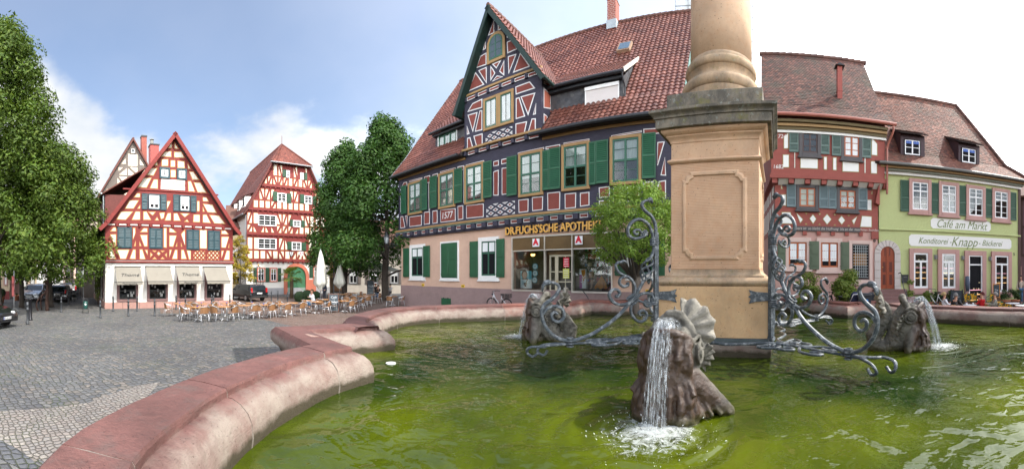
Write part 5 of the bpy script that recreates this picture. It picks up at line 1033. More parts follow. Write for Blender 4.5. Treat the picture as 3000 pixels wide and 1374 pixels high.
for k in range(4): o.box(cxa-ra-.1-.02*k, cxa+ra+.25+.12*k, -.12-.3*(k+1), .0 if k == 0 else -.12-.3*k, -.2, zb-.02-.17*k, 0)
bevel(o.build('door_steps', mat('red_step_stone', (.2, .11, .1), .8, .12), co), .012, 1)
SGW = mat('white_painted_sign', (.72, .72, .69), .8, .04, 1, .15, 12); LGN = plain('olive_green_lettering', (.15, .2, .06), .7)
def oct_(u0, u1, z0, z1, c=.12): return [(u0+c, z0), (u1-c, z0), (u1, z0+c), (u1, z1-c), (u1-c, z1), (u0+c, z1), (u0, z1-c), (u0, z0+c)]
p0, p1, p2 = CA.p(*C5(468, 210)), CA.p(*C5(468, 365)), CA.p(*C5(1828, 300)); o = MB(); o.prism(oct_(p0[0], p2[0], p1[1], p0[1]), -.015, .005); s1 = o.build('painted_sign', SGW, co)
hm = (p0[1]+p1[1])/2
for t_, px, sz, sx in (('Konditorei -', 812, .46, 1.9), ('Knapp', 1200, .72, 1.62), ('- Bäckerei', 1545, .46, 1.58)):
    tfit(text(t_, sz, s1, (CA.p(*C5(px, 300))[0], -.02, hm-.02), LGN, .003, .38, 'script_lettering'), sx)
p0, p1, p2 = CA.p(*C4(428, 1022)), CA.p(*C4(428, 1100)), CA.p(*C4(878, 1060)); o = MB(); o.prism(oct_(p0[0], p2[0], p1[1], p0[1]), -.015, .005); s1 = o.build('painted_sign', SGW, co)
tfit(text('Café am Markt', .62, s1, ((p0[0]+p2[0])/2, -.02, (p0[1]+p1[1])/2-.02), LGN, .003, .38, 'script_lettering'), (p2[0]-p0[0])*.84)
c_ = CA.p(*C5(1865, 478)); text('5', .26, co, (c_[0], -.01, c_[1]), INK, .01, 0, 'house_number')
for (a, b, c, d_) in ((262,728,430,985), (485,750,638,1006), (690,775,836,1028), (885,798,1022,1045)):
    r = CA.rect(*C4(a, b), *C4(c, d_)); u1 = CA.p(*C4(c, b))[0]; window(co, r[0], u1, r[2], r[3]+.03, 0, .19, SS, WHITEF, .06, 2, 1, .68, .0, .06, .1, bars=(.22, .45, .84))
SHC = mat('forest_green_shutter', (.035, .085, .05), .5, .1)
for (a, b, c, d_) in ((198,737,270,973), (424,757,490,990), (636,778,700,1005), (835,800,897,1020), (1017,827,1069,1040)): r = CA.rect(*C4(a, b), *C4(c, d_)); louvre_shutter(co, r[0], CA.p(*C4(c, b))[0]-.01, r[2], r[3], -.02, SHC, mid=.42)
# roof with hip at the right
e_y, e_z = -.5, zev+.25; DR_, ZR = 5.2, 14.25; uRg = CA.p(2801, 314, -DR_)[0]; uLr = uLc-.3; uRe = uRc+.55; kd, kz = .9, e_z+1.05
uRk = uRe-.9
o = MB(); roof_poly(o, [(uLr, e_y, e_z), (uRe, e_y, e_z), (uRk, kd, kz), (uLr, kd, kz)]); roof_poly(o, [(uLr, kd, kz), (uRk, kd, kz), (uRg, DR_, ZR), (uLr, DR_, ZR)]); roof_poly(o, [(uRe, e_y, e_z), (uRe, 11, e_z), (uRk, 9.6, kz), (uRk, kd, kz)]); roof_poly(o, [(uRk, kd, kz), (uRk, 9.6, kz), (uRg, DR_, ZR)]); roof_poly(o, [(uLr, DR_, ZR), (uRg, DR_, ZR), (uRk, 9.6, kz), (uLr, 9.6, kz)])
rf = o.build('roof', UNDER, co); RTC = island_mat('cafe_plain_tile', [(.16, .058, .038), (.22, .085, .056), (.12, .055, .042), (.28, .125, .085), (.18, .075, .052), (.08, .05, .04)], .75, sc2=.6, patch=(.08, .06, .042))
t_ = MB(); n1_ = Vector((0, -(kz-e_z), kd-e_y)).normalized(); n2_ = Vector((0, -(ZR-kz), DR_-kd)).normalized()
sk1 = lambda s, t: uLr+(uRe-uLr)*s > uRe+(uRk-uRe)*t-.05; plain_tiles(t_, (uLr, e_y, e_z+.02), (uRe-uLr, 0, 0), (0, kd-e_y, kz-e_z), 52, 11, n1_, skip=sk1)
sk2 = lambda s, t: uLr+(uRk-uLr)*s > uRk+(uRg-uRk)*t-.05; plain_tiles(t_, (uLr, kd, kz+.02), (uRk-uLr, 0, 0), (0, DR_-kd, ZR-kz), 48, 38, n2_, skip=sk2)
t_.build('roof_tiles', RTC, rf); o = MB()
def ridge_run(o, A, B, r=.12):
    A, B = Vector(A), Vector(B); n = max(1, int((B-A).length/.38))
    for k in range(n): o.tube([A+(B-A)*k/n, A+(B-A)*((k+1.08)/n)], [r, r*1.15], 8)
ridge_run(o, (uLr, DR_, ZR+.04), (uRg, DR_, ZR+.04)); ridge_run(o, (uRg, DR_, ZR+.04), (uRk, kd, kz+.05)); ridge_run(o, (uRk, kd, kz+.05), (uRe, e_y, e_z+.05)); o.build('ridge_tiles', island_mat('ridge_tile', []), rf)
o = MB(); o.tube([(uLc-.1, e_y-.08, e_z-.03), (uRe+.1, e_y-.08, e_z-.03)], .08, 8, 0); o.box(uLc, uRc+.3, -.42, 0, e_z-.2, e_z-.08, 1); o.box(uLc, uRc+.2, -.3, 0, e_z-.32, e_z-.2, 2); o.box(uLc, uRc+.1, -.16, 0, e_z-.46, e_z-.32, 3); o.build('eaves_cornice', [mat('grey_zinc', (.12, .12, .11), .5), OCHRE, mat('grey_green_cornice', (.16, .17, .13), .7), INF6], co)
for (a, b, c, d_, wa, wb, wc, wd) in ((202,388,382,560,228,428,350,548), (637,455,795,620,658,490,768,606)):
    yd = .55; r = CA.rect(*C4(a, b), *C4(c, d_), -yd); u1 = CA.p(*C4(c, b), -yd)[0]; zb = r[2]-.05; zt = CA.p(*C4(a, b), -yd)[1]
    yb = kd+(zt+.9-kz)*(DR_-kd)/(ZR-kz); o = MB(); o.box(r[0], u1, yd, yb, zb-.3, zt, 0); o.add([(r[0], yd, zt), (r[0], yb, zt+.9), (r[0], yb, zt), (u1, yd, zt), (u1, yb, zt+.9), (u1, yb, zt)], [(0, 1, 2), (3, 5, 4)], 0); d = o.build('dormer', mat('plum_dormer', (.045, .025, .03), .6, .2), co)
    o = MB(); roof_poly(o, [(r[0]-.12, yd-.3, zt+.0), (u1+.12, yd-.3, zt), (u1+.12, yb+.3, zt+1.05), (r[0]-.12, yb+.3, zt+1.05)], .06); o.build('dormer_roof', UNDER, d)
    t_ = MB(); V = Vector((0, yb-yd+.6, 1.05)); plain_tiles(t_, (r[0]-.12, yd-.3, zt+.02), (u1-r[0]+.24, 0, 0), V, 11, 15, Vector((0, -V.z, V.y)).normalized()); t_.build('dormer_tiles', RTB, d)
    w_ = CA.rect(*C4(wa, wb), *C4(wc, wd), -yd); window(d, w_[0], CA.p(*C4(wc, wb), -yd)[0], w_[2], w_[3], yd, .03, DARK, WHITEF, .06, 2, 2, None, .25, 0, .06, cm=plain('blue_blind', (.05, .12, .4), .6)); o = MB(); o.box(r[0]-.05, u1+.05, yd-.15, yd, zb-.03, zb+.02); o.build('dormer_sill', LEAD, d)
# ================================================================ ground
def cobble_mat(name, cols, scale, joint=(.05, .05, .04), bs=.8, tan_=False):
    m, t, b = new_mat(name); v = coords(t, (1, 1, 1)); 
    nd = noise_(t, v, 1.3, 2); vv = t.nodes.new('ShaderNodeVectorMath'); vv.operation = 'ADD'
    sc_ = t.nodes.new('ShaderNodeVectorMath'); sc_.operation = 'SCALE'; n3 = t.nodes.new('ShaderNodeTexNoise'); n3.inputs['Scale'].default_value = 1.1; L(t, v, n3.inputs['Vector']); L(t, n3.outputs['Color'], sc_.inputs[0]); sc_.inputs['Scale'].default_value = .22
    L(t, v, vv.inputs[0]); L(t, sc_.outputs[0], vv.inputs[1])
    a = t.nodes.new('ShaderNodeTexVoronoi'); a.feature = 'F1'; a.voronoi_dimensions = '2D'; a.inputs['Scale'].default_value = scale; a.inputs['Randomness'].default_value = .55; L(t, vv.outputs[0], a.inputs['Vector'])
    d = t.nodes.new('ShaderNodeTexVoronoi'); d.feature = 'DISTANCE_TO_EDGE'; d.voronoi_dimensions = '2D'; d.inputs['Scale'].default_value = scale; d.inputs['Randomness'].default_value = .55; L(t, vv.outputs[0], d.inputs['Vector'])
    hs_ = t.nodes.new('ShaderNodeSeparateColor'); L(t, a.outputs['Color'], hs_.inputs[0])
    c = ramp(t, hs_.outputs[0], [(i/(len(cols)-1), cols[i]) for i in range(len(cols))])
    big = noise_(t, v, .28, 5, .6); c = mixc(t, ramp(t, big, [(.4, 0.0), (.62, .8)]), c, mixc(t, 1.0, c, (.72, .72, .74), 'MULTIPLY'))
    big2 = noise_(t, v, 24, 4, .6); c = mixc(t, .3, c, mixc(t, big2, (.02, .02, .02), (.3, .3, .3)), 'OVERLAY')
    e = ramp(t, d.outputs['Distance'], [(.02, 0.0), (.10, 1.0)])
    moss = ramp(t, noise_(t, v, .8, 4, .6), [(.5, 0.0), (.65, 1.0)])
    jc = mixc(t, moss, joint, (.05, .07, .02)); c = mixc(t, e, jc, c); L(t, c, b.inputs['Base Color'])
    b.inputs['Roughness'].default_value = .82; b.inputs['Specular IOR Level'].default_value = .3
    h = M(t, 'ADD', ramp(t, d.outputs['Distance'], [(.0, 0.0), (.22, 1.0)]), M(t, 'MULTIPLY', big2, .25)); bump(t, b, h, bs, .03)
    MATS[name] = m; return m
COB = cobble_mat('grey_setts', [(.105, .11, .12), (.165, .167, .168), (.13, .135, .145), (.21, .207, .2), (.12, .122, .13), (.175, .163, .15), (.25, .225, .2)], 7.2)
COBF = cobble_mat('fine_setts', [(.24, .22, .2), (.32, .28, .25), (.27, .255, .24), (.36, .33, .29), (.22, .2, .19)], 10.5, (.08, .07, .055))
COBR = cobble_mat('red_brown_setts', [(.2, .125, .10), (.25, .165, .135), (.17, .12, .10), (.27, .2, .17), (.21, .14, .115)], 7)
COBD = cobble_mat('blue_grey_setts', [(.10, .105, .12), (.15, .155, .165), (.12, .125, .14)], 7.5)
def sheet(name, pts, z, m, label=None):
    o = MB(); o.add([(p[0], p[1], z) for p in pts], [tuple(range(len(pts)))]); ob = o.build(name, m); ob['kind'] = 'structure'; 
    if ob.data.polygons[0].normal.z < 0: ob.data.flip_normals()
    return ob
sheet('ground', [(-700, -700), (700, -700), (700, 900), (-700, 900)], -.004, mat('far_ground', (.16, .14, .12), .9, .2, .05))
sheet('plaza', [(-75, -20), (45, -20), (45, 60), (-75, 60)], 0.0, COB)
# red-brown paving under and beyond the cafe chairs
rp_ = [(470, 918), (700, 917), (830, 950), (970, 978), (1040, 1010), (1100, 960), (1180, 930), (1180, 884), (1160, 868), (700, 868), (690, 880), (470, 905)]
sheet('red_paving', [G(*p)[:2] for p in rp_[:6]]+[(-1, 12), (2, 24), (-6, 40), (-16, 46), (-42, 36), (-27, 19.5)][:0]+[G(*p)[:2] for p in rp_[6:]], .004, COBR)
RZ_ = .2
def slab_ground(name, pts, z0, z1, m):
    o = MB(); o.slab(pts, z0, z1); ob = o.build(name, m); ob['kind'] = 'structure'; return ob
slab_ground('cafe_pavement', [(13.4, 15.4), (18, 14.6), (26, 8), (30, -6), (13.6, -4), (13.3, 6.4), (13.6, 9.4), (12.6, 13)], -.3, RZ_, COBR)
RW_ = .55
slab_ground('house_pavement', [tuple(P(x_, r_)[:2]) for x_, r_ in ((2240, 14.2), (2420, 14.4), (2600, 16.0), (2700, 17.8), (2850, 18.7), (3010, 19.3), (3100, 30), (2700, 30), (2240, 24))], -.2, RW_, COBR)
o = MB(); n_ = [(-18, 0.006), (-16, .006), (-11, .36), (-1.5, .36)]; vs = []
for u_, z_ in n_:
    for y_ in (-2.7, .2): w_ = FU.world(u_, y_, z_); vs += [tuple(w_), (w_.x, w_.y, -.2)]
o.add(vs, [(4*i, 4*i+4, 4*i+6, 4*i+2) for i in range(3)]+[(4*i, 4*i+1, 4*i+5, 4*i+4) for i in range(3)]); q_ = o.build('pharmacy_pavement', COBR); q_['kind'] = 'structure'
sheet('cafe_paving', [(-2, 16.5), (6, 17), (16, 14), (26, 6), (30, -6), (13.2, -3), (12.8, 5), (12, 11), (7, 16)], .004, COBR)
fine = [(0, 1205), (130, 1196), (260, 1180), (340, 1150), (400, 1130), (470, 1120), (300, 1300), (200, 1374), (60, 1330), (0, 1290)]
sheet('fan_paving', [G(*p)[:2] for p in fine], .004, COBF)
strip = [(0, 1290), (60, 1322), (125, 1374), (60, 1374), (0, 1345)]
sheet('sett_band', [G(*p)[:2] for p in strip], .008, COBD)
# ================================================================ fountain
ZW = 0.75
SST = None
def sandstone(name, col, grime=.5, tool=True, band=True):
    m, t, b = new_mat(name); v = coords(t); n1 = noise_(t, v, 1.1, 6, .6); n2 = noise_(t, v, 7, 5, .6)
    c = mixc(t, ramp(t, n1, [(.35, 0.0), (.65, 1.0)]), mul(col, .72), mul(col, 1.25)); c = mixc(t, ramp(t, n2, [(.42, 0.0), (.7, .5)]), c, mul(col, .55)); c = mixc(t, ramp(t, noise_(t, v, 2.6, 7, .7), [(.52, 0.0), (.66, .6)]), c, (.09, .065, .058))
    s = t.nodes.new('ShaderNodeSeparateXYZ'); L(t, v, s.inputs[0])
    if band:      # lime bleaching above the water, dark algae at the waterline
        zz_ = M(t, 'ADD', s.outputs['Z'], M(t, 'MULTIPLY', M(t, 'SUBTRACT', noise_(t, v, 3.0, 5, .65), .5), .22))
        inner = ramp(t, zz_, [(ZW/2+.02, 0.0), (ZW/2+.055, 1.0)])
        mr = t.nodes.new('ShaderNodeMapRange'); mr.inputs['From Min'].default_value = ZW+.10; mr.inputs['From Max'].default_value = ZW+.17; L(t, zz_, mr.inputs['Value'])
        mr2 = t.nodes.new('ShaderNodeMapRange'); mr2.inputs['From Min'].default_value = ZW+.47; mr2.inputs['From Max'].default_value = ZW+.36; L(t, zz_, mr2.inputs['Value'])
        pale = M(t, 'MULTIPLY', mr2.outputs[0], ramp(t, noise_(t, v, 1.7, 6, .65), [(.36, 0.3), (.58, .95)]))
        c = mixc(t, pale, c, (.25, .21, .175)); c = mixc(t, mr.outputs[0], (.05, .04, .022), c)
    sp = ramp(t, noise_(t, v, 30, 3, .7), [(.63, 0.0), (.69, .7)]); c = mixc(t, sp, c, mul(col, .25))
    L(t, c, b.inputs['Base Color']); b.inputs['Roughness'].default_value = .85
    h = M(t, 'ADD', M(t, 'MULTIPLY', noise_(t, v, 22, 5, .65), 1.0), M(t, 'MULTIPLY', noise_(t, coords(t, (4, 4, 40)), 3, 2), .6 if tool else 0)); h = M(t, 'ADD', h, M(t, 'MULTIPLY', noise_(t, v, 5, 4, .7), 2.2)); bump(t, b, h, .8, .016)
    MATS[name] = m; return m
RS = sandstone('red_basin_sandstone', (.135, .06, .052)); RS2 = sandstone('fresh_red_sandstone', (.21, .08, .06))
wl = [(-1.72, 1.32), (-2.2, 2.25), (-2.28, 2.5), (-2.39, 3.03), (-2.43, 3.71), (-2.40, 4.38), (-2.26, 4.87), (-2.11, 5.25), (-3.6, 6.35), (-2.56, 7.62), (-3.15, 8.15), (-3.42, 9.1), (-3.5, 10.2), (-3.2, 11.4), (-2.3, 12.25), (-.6, 12.95), (.9, 13.35), (2.45, 13.5), (3.3, 14.75), (4.3, 13.9), (5.6, 14.6), (7.4, 14.75), (9.2, 14.0),
      (10.5, 12.7), (11.0, 11.7), (11.1, 10.2), (10.9, 8.17), (12.3, 7.9), (11.35, 6.4), (11.5, 5.2), (11.45, 3.4), (11.3, 1.77), (10.7, .2), (9.4, -1.2), (7.9, -1.9), (6.3, -2.0), (5.6, -1.3), (4.9, -2.3), (3.9, -1.7), (2.4, -.5), (1.2, .2), (0.1, .55), (-.9, .8)]
CORN = {7, 8, 9, 17, 18, 19, 26, 27, 28, 35, 36, 37}
# refine the outline: Catmull-Rom between corners
ol = []; nW = len(wl); flag = []
for i in range(nW):
    p1, p2 = Vector(wl[i]), Vector(wl[(i+1) % nW]); p0 = p1-(p2-p1) if i in CORN else Vector(wl[i-1]); j = (i+1) % nW; p3 = p2+(p2-p1) if j in CORN else Vector(wl[(i+2) % nW])
    st = max(1, int((p2-p1).length/.16)); st = 1 if (i in CORN and j in CORN) else st
    for k in range(st):
        t = k/st; ol.append(0.5*((2*p1)+(p2-p0)*t+(2*p0-5*p1+4*p2-p3)*t*t+(3*p1-p0-3*p2+p3)*t**3)); flag.append(i in CORN and k == 0)
prof = [(0.05, -.5), (0.0, -.02), (-.015, .1), (.0, .22), (.05, .32), (.13, .40), (.23, .44), (.283, .442), (.287, .505), (.305, .53), (.60, .545), (.80, .54), (.822, .51), (.87, .46), (.90, .38), (.885, .28), (.82, .19), (.74, .12), (.70, .02), (.69, -.75)]
def outn(i):
    n = len(ol); a, b, c = ol[i-1], ol[i], ol[(i+1) % n]; e1, e2 = (b-a).normalized(), (c-b).normalized(); n1, n2 = Vector((-e1.y, e1.x)), Vector((-e2.y, e2.x)); s = n1+n2; s.normalize(); k = 1/max(.4, s.dot(n1)); return s*k
area = sum(ol[i].x*ol[(i+1) % len(ol)].y-ol[(i+1) % len(ol)].x*ol[i].y for i in range(len(ol)))
sgn = -1 if area > 0 else 1
basin = empty('fountain_basin', (0, 0, 0), 0, 'large lobed red sandstone fountain basin with rounded rim stones', 'fountain')
stops = []; acc = 0; last = 0
idx = [i for i in range(len(ol)) if flag[i]]
def nearest(p): return min(range(len(ol)), key=lambda i: (ol[i]-Vector(p)).length)
cuts = sorted(set([nearest(p) for p in ((-2.35, 2.72), (-2.36, 4.6), (-3.6, 6.35), (-3.3, 8.6), (-3.45, 10.6), (-2.5, 12.1), (-.2, 13.05), (3.3, 14.75), (5.9, 14.7), (9.2, 14.0), (11.1, 10.2), (12.3, 7.9), (11.48, 4.9), (11.35, 2.2), (9.8, -.9), (5.6, -1.3), (2.4, -.5), (0.1, .55), (-1.72, 1.32))]))
NO = [outn(i)*sgn for i in range(len(ol))]
NP = len(prof)
for ci, c0 in enumerate(cuts):
    c1 = cuts[(ci+1) % len(cuts)]; ids = [c0]; 
    while ids[-1] != c1: ids.append((ids[-1]+1) % len(ol))
    mb = MB(); vs = []; g = .007
    for q, i in enumerate(ids):
        p, nn = ol[i], NO[i]
        if q == 0 and i not in idx: p = p+(ol[(i+1) % len(ol)]-p).normalized()*g
        if q == len(ids)-1 and i not in idx: p = p+(ol[i-1]-p).normalized()*g
        vs += [(p.x+nn.x*(o_+.012*noise.noise((p.x*3, p.y*3, z_*5))), p.y+nn.y*(o_+.012*noise.noise((p.x*3, p.y*3, z_*5))), ZW+z_+.004*(ci % 3)+.010*noise.noise((p.x*2.3, p.y*2.3, o_*4))) for o_, z_ in prof]
    fs = [(q*NP+k, q*NP+k+1, (q+1)*NP+k+1, (q+1)*NP+k) if sgn > 0 else (q*NP+k, (q+1)*NP+k, (q+1)*NP+k+1, q*NP+k+1) for q in range(len(ids)-1) for k in range(NP-1)]
    fs += [tuple(range(NP)), tuple(range((len(ids)-1)*NP, len(ids)*NP))]
    mb.add(vs, fs); ob = mb.build('rim_stone', RS2 if ci in (7, 11, 8) else RS, basin, True)
    bm = bmesh.new(); bm.from_mesh(ob.data); bmesh.ops.recalc_face_normals(bm, faces=bm.faces); bm.to_mesh(ob.data); bm.free()
    ob.data.set_sharp_from_angle(angle=radians(31))
mb = MB()
for c0 in cuts:
    if c0 in idx: continue
    p, nn = ol[c0], NO[c0]; tv = Vector((-nn.y, nn.x)).normalized()*.012
    vs = [(p.x+nn.x*(o_+.001)+s_*tv.x, p.y+nn.y*(o_+.001)+s_*tv.y, ZW+z_-.006) for s_ in (-1, 1) for o_, z_ in prof]
    mb.add(vs, [tuple(range(NP)), tuple(range(2*NP-1, NP-1, -1))]+[(k, k+1, NP+k+1, NP+k) for k in range(NP-1)])
mb.build('joint_mortar', mat('pale_lime_mortar', (.2, .175, .15), .9, .3, 8, .4), basin)
# iron inset plate on the corner block
def water_mat():
    m, t, b = new_mat('green_fountain_water'); v = coords(t)
    n1 = noise_(t, v, .33, 3, .5); c = mixc(t, ramp(t, n1, [(.40, 0.0), (.62, 1.0)]), (.009, .022, .003), (.060, .078, .003))
    s = t.nodes.new('ShaderNodeSeparateXYZ'); L(t, v, s.inputs[0])
    L(t, c, b.inputs['Base Color']); b.inputs['Roughness'].default_value = .035; b.inputs['IOR'].default_value = 1.33; b.inputs['Specular IOR Level'].default_value = .52
    mp_ = coords(t, (1, 1.0, 1)); w1 = noise_(t, mp_, 1.5, 2, .45, .9); w2 = noise_(t, mp_, 4.6, 2, .5, .6); w3 = noise_(t, mp_, 19, 2, .5)
    h = M(t, 'ADD', M(t, 'ADD', M(t, 'MULTIPLY', w1, 1.0), M(t, 'MULTIPLY', w2, .21)), M(t, 'MULTIPLY', w3, .025))
    for (cx_, cy_, fq) in RINGS:
        dx = M(t, 'SUBTRACT', s.outputs['X'], cx_); dy = M(t, 'SUBTRACT', s.outputs['Y'], cy_); d = M(t, 'SQRT', M(t, 'ADD', M(t, 'MULTIPLY', dx, dx), M(t, 'MULTIPLY', dy, dy)))
        rg = M(t, 'DIVIDE', M(t, 'SINE', M(t, 'MULTIPLY', d, fq)), M(t, 'ADD', M(t, 'MULTIPLY', M(t, 'MULTIPLY', d, d), 3.0), 1.0)); h = M(t, 'ADD', h, M(t, 'MULTIPLY', rg, .28))
    bump(t, b, h, .8, .11); return m
FC = Vector((4.67, 7.16)); TV = Vector((.742, -.670)); NV = Vector((.670, .742))
FISH = [(Vector((1.89, 4.03)), 0), (Vector((.77, 9.37)), 1), (Vector((7.29, 3.75)), 2), (FC+NV*4.25, 3)]
# each dolphin looks away from the pedestal
def fdir(p): return (p-FC).normalized()
RINGS = [(p.x+fdir(p).x*.62, p.y+fdir(p).y*.62, 22) for p, _ in FISH[:3]]
o = MB(); o.slab([(p.x+NO[i].x*.12, p.y+NO[i].y*.12) for i, p in enumerate(ol)], ZW-.02, ZW); wt = o.build('water', water_mat()); wt['kind'] = 'structure'
o = MB(); pc = G(1145, 1066, ZW); o.lathe([(.09, 0), (.1, .012), (.09, .022), (.04, .026)], 16, (0, 0, 0)); q = o.build('floating_disc', WHITEF, None, True); q.location = (pc.x, pc.y, ZW); tag(q, 'small round white disc floating in the green water by the corner stone', 'disc')
# ---- pedestal and column
PED = empty('column_pedestal', (FC.x, FC.y, 0), -atan2(.670, .742), 'tall tan sandstone column on a square moulded pedestal in the fountain', 'column')
def stone(name, col, bandy=True, grime=0.0, pits=True):
    m, t, b = new_mat(name); v = coords(t); n1 = noise_(t, v, .9, 6, .6); n2 = noise_(t, v, 6, 5, .65)
    c = mixc(t, ramp(t, n1, [(.33, 0.0), (.66, 1.0)]), mul(col, .82), mul(col, 1.15)); c = mixc(t, ramp(t, n2, [(.5, 0.0), (.8, .4)]), c, (col[0]*.9, col[1]*.62, col[2]*.4))
    if grime: 
        g = ramp(t, noise_(t, coords(t, (1.2, 1.2, .7)), 2.2, 7, .7), [(.5-grime*.28, 0.0), (.72-grime*.15, 1.0)]); c = mixc(t, M(t, 'MULTIPLY', g, min(.92, grime*1.1)), c, (.085, .08, .068))
        g2 = ramp(t, noise_(t, v, 3.7, 5, .7), [(.56, 0.0), (.7, .8*grime)]); c = mixc(t, g2, c, (.16, .15, .045)); g3 = ramp(t, noise_(t, v, 9, 4, .7), [(.58, 0.0), (.66, .7*grime)]); c = mixc(t, g3, c, (.25, .28, .25))
    if pits: c = mixc(t, ramp(t, noise_(t, v, 26, 2, .5), [(.69, 0.0), (.73, .85)]), c, mul(col, .22))
    wv = t.nodes.new('ShaderNodeTexWave'); wv.wave_type = 'BANDS'; wv.bands_direction = 'Z'; wv.inputs['Scale'].default_value = 9.5; wv.inputs['Distortion'].default_value = .5; wv.inputs['Detail'].default_value = 2; wv.inputs['Detail Scale'].default_value = 3; L(t, v, wv.inputs['Vector'])
    if bandy: c = mixc(t, M(t, 'MULTIPLY', ramp(t, wv.outputs['Fac'], [(.15, 1.0), (.5, 0.0)]), .5), c, (col[0]*.8, col[1]*.62, col[2]*.45))
    L(t, c, b.inputs['Base Color']); b.inputs['Roughness'].default_value = .9; b.inputs['Specular IOR Level'].default_value = .25
    h = M(t, 'ADD', noise_(t, v, 18, 5, .65), M(t, 'MULTIPLY', wv.outputs['Fac'], 1.0 if bandy else 0.0)); bump(t, b, h, .32, .012); MATS[name] = m; return m
TAN = stone('tooled_tan_sandstone', (.54, .36, .235), True, .12); TANS = stone('smooth_tan_sandstone', (.55, .37, .24), False, .15); TANG = stone('weathered_tan_sandstone', (.46, .33, .21), False, .55); GRY = stone('blackened_cornice_stone', (.30, .26, .20), False, .9)
def sqlathe(prof_, name, m, par, bv=0.0):
    mb = MB(); vs = []
    for h_, z in prof_: vs += [(-h_, -h_, z), (h_, -h_, z), (h_, h_, z), (-h_, h_, z)]
    n = len(prof_); mb.add(vs, [(j*4+k, j*4+(k+1) % 4, (j+1)*4+(k+1) % 4, (j+1)*4+k) for j in range(n-1) for k in range(4)]+[(3, 2, 1, 0), tuple((n-1)*4+k for k in range(4))])
    o = mb.build(name, m, par)
    return bevel(o, bv, 2) if bv else o
def curve_prof(h0, z0, h1, z1, bulge, n=6):
    o = []
    for k in range(n+1): t = k/n; o.append((h0+(h1-h0)*t+bulge*sin(pi*t), z0+(z1-z0)*t))
    return o
sqlathe([(1.2, -.3), (1.2, 1.0)], 'base_plinth', sandstone('dark_red_base_stone', (.2, .1, .085), band=True), PED, .015)
sqlathe([(1.185, 1.0), (1.195, 1.005), (1.195, 1.125), (1.185, 1.13)], 'iron_band', mat('flaked_blue_grey_iron', (.075, .095, .10), .6, .5, 5, .5, 20, dirt=.5), PED)
sqlathe([(1.165, 1.13), (1.17, 1.14), (1.17, 2.17), (1.165, 2.18)], 'lower_block', stone('smooth_lower_block', (.52, .345, .19), False, .18), PED, .012)
sqlathe([(1.14, 2.18)]+curve_prof(1.13, 2.185, 1.11, 2.36, .075)+[(1.06, 2.365), (1.06, 2.40)]+curve_prof(1.05, 2.40, .96, 2.52, -.03)+[(.955, 2.53)], 'base_moulding', TANG, PED)
sqlathe([(.95, 2.53), (.95, 4.80)], 'shaft', TAN, PED, .02)
sqlathe([(.95, 4.80)]+curve_prof(.965, 4.805, .965, 4.90, .05)+[(.94, 4.905), (.94, 5.24)]+curve_prof(.955, 5.25, 1.02, 5.36, -.02)+[(1.03, 5.37), (1.03, 5.40)]+curve_prof(1.05, 5.40, 1.12, 5.50, .03)+[(1.1, 5.51)], 'neck_moulding', TANS, PED)
sqlathe([(1.18, 5.50), (1.21, 5.51), (1.21, 5.69), (1.235, 5.70)]+curve_prof(1.24, 5.70, 1.32, 5.80, -.03)+[(1.325, 5.81), (1.325, 5.86), (1.30, 5.87)], 'cornice', GRY, PED)
sqlathe([(1.02, 5.86), (1.025, 5.88), (1.025, 6.27), (1.01, 6.29)], 'plinth_slab', GRY, PED, .02)
# recessed panels with notched corners: raised frame bands on each side
def notch(hw, z0, z1, c, n=5):
    o = []
    for (sx, sz) in ((1, -1), (1, 1), (-1, 1), (-1, -1)):
        cx_, cz_ = sx*hw, (z1 if sz > 0 else z0); pts = [(cx_-sx*c, cz_), (cx_-sx*c, cz_-sz*c*.35)]+[(cx_-sx*c*(1-.65*sin(pi/2*k/n)), cz_-sz*c*(.35+.65*(1-cos(pi/2*k/n)))) for k in range(1, n+1)]+[(cx_, cz_-sz*c)]
        if (sx, sz) in ((1, 1), (-1, -1)): pts = pts[::-1]
        o += pts
    return o
for k in range(4):
    mb = MB(); A, B, C_ = notch(.70, 2.72, 4.62, .17), notch(.66, 2.76, 4.58, .165), notch(.61, 2.81, 4.53, .16)
    n = len(A); vs = [(x, -.952, z) for x, z in A]+[(x, -.985, z) for x, z in B]+[(x, -.985, z) for x, z in C_]+[(x*.985, -.9535, 3.67+(z-3.67)*.985) for x, z in C_]
    mb.add(vs, [(r_*n+i, r_*n+(i+1) % n, (r_+1)*n+(i+1) % n, (r_+1)*n+i) for r_ in range(3) for i in range(n)]); q = mb.build('panel_frame', TANS, PED); q.rotation_euler = (0, 0, k*pi/2)
    bm = bmesh.new(); bm.from_mesh(q.data); bmesh.ops.recalc_face_normals(bm, faces=bm.faces); bm.to_mesh(q.data); bm.free()
def tor(r, z, h, b, n=7): return [(r+b*cos(-pi/2+pi*k/n), z+h/2+h/2*sin(-pi/2+pi*k/n)) for k in range(n+1)]
o = MB(); o.lathe([(.86, 6.28), (.875, 6.30), (.875, 6.50)]+tor(.83, 6.5, .26, .1)+[(.80, 6.78)]+[(.80-.05*sin(pi*k/6), 6.78+.2*k/6) for k in range(7)]+tor(.77, 6.99, .2, .07)+[(.77, 7.21), (.76, 7.26), (.725, 7.30)], 48); q = o.build('column_base', TANG, PED, True); q.data.set_sharp_from_angle(angle=radians(38))
o = MB(); o.lathe([(.725, 7.28), (.718, 8.2), (.70, 10.5), (.64, 12.8)], 48); q = o.build('column_shaft', stone('vertical_tooled_shaft', (.55, .38, .25), False, .12), PED, True)
o = MB(); o.lathe([(.64, 12.75), (.7, 12.8), (.7, 12.9), (.62, 12.95), (.66, 13.3), (.9, 13.7), (.95, 13.75)], 32); o.box(-.98, .98, -.98, .98, 13.74, 13.95); o.build('capital', TANS, PED)
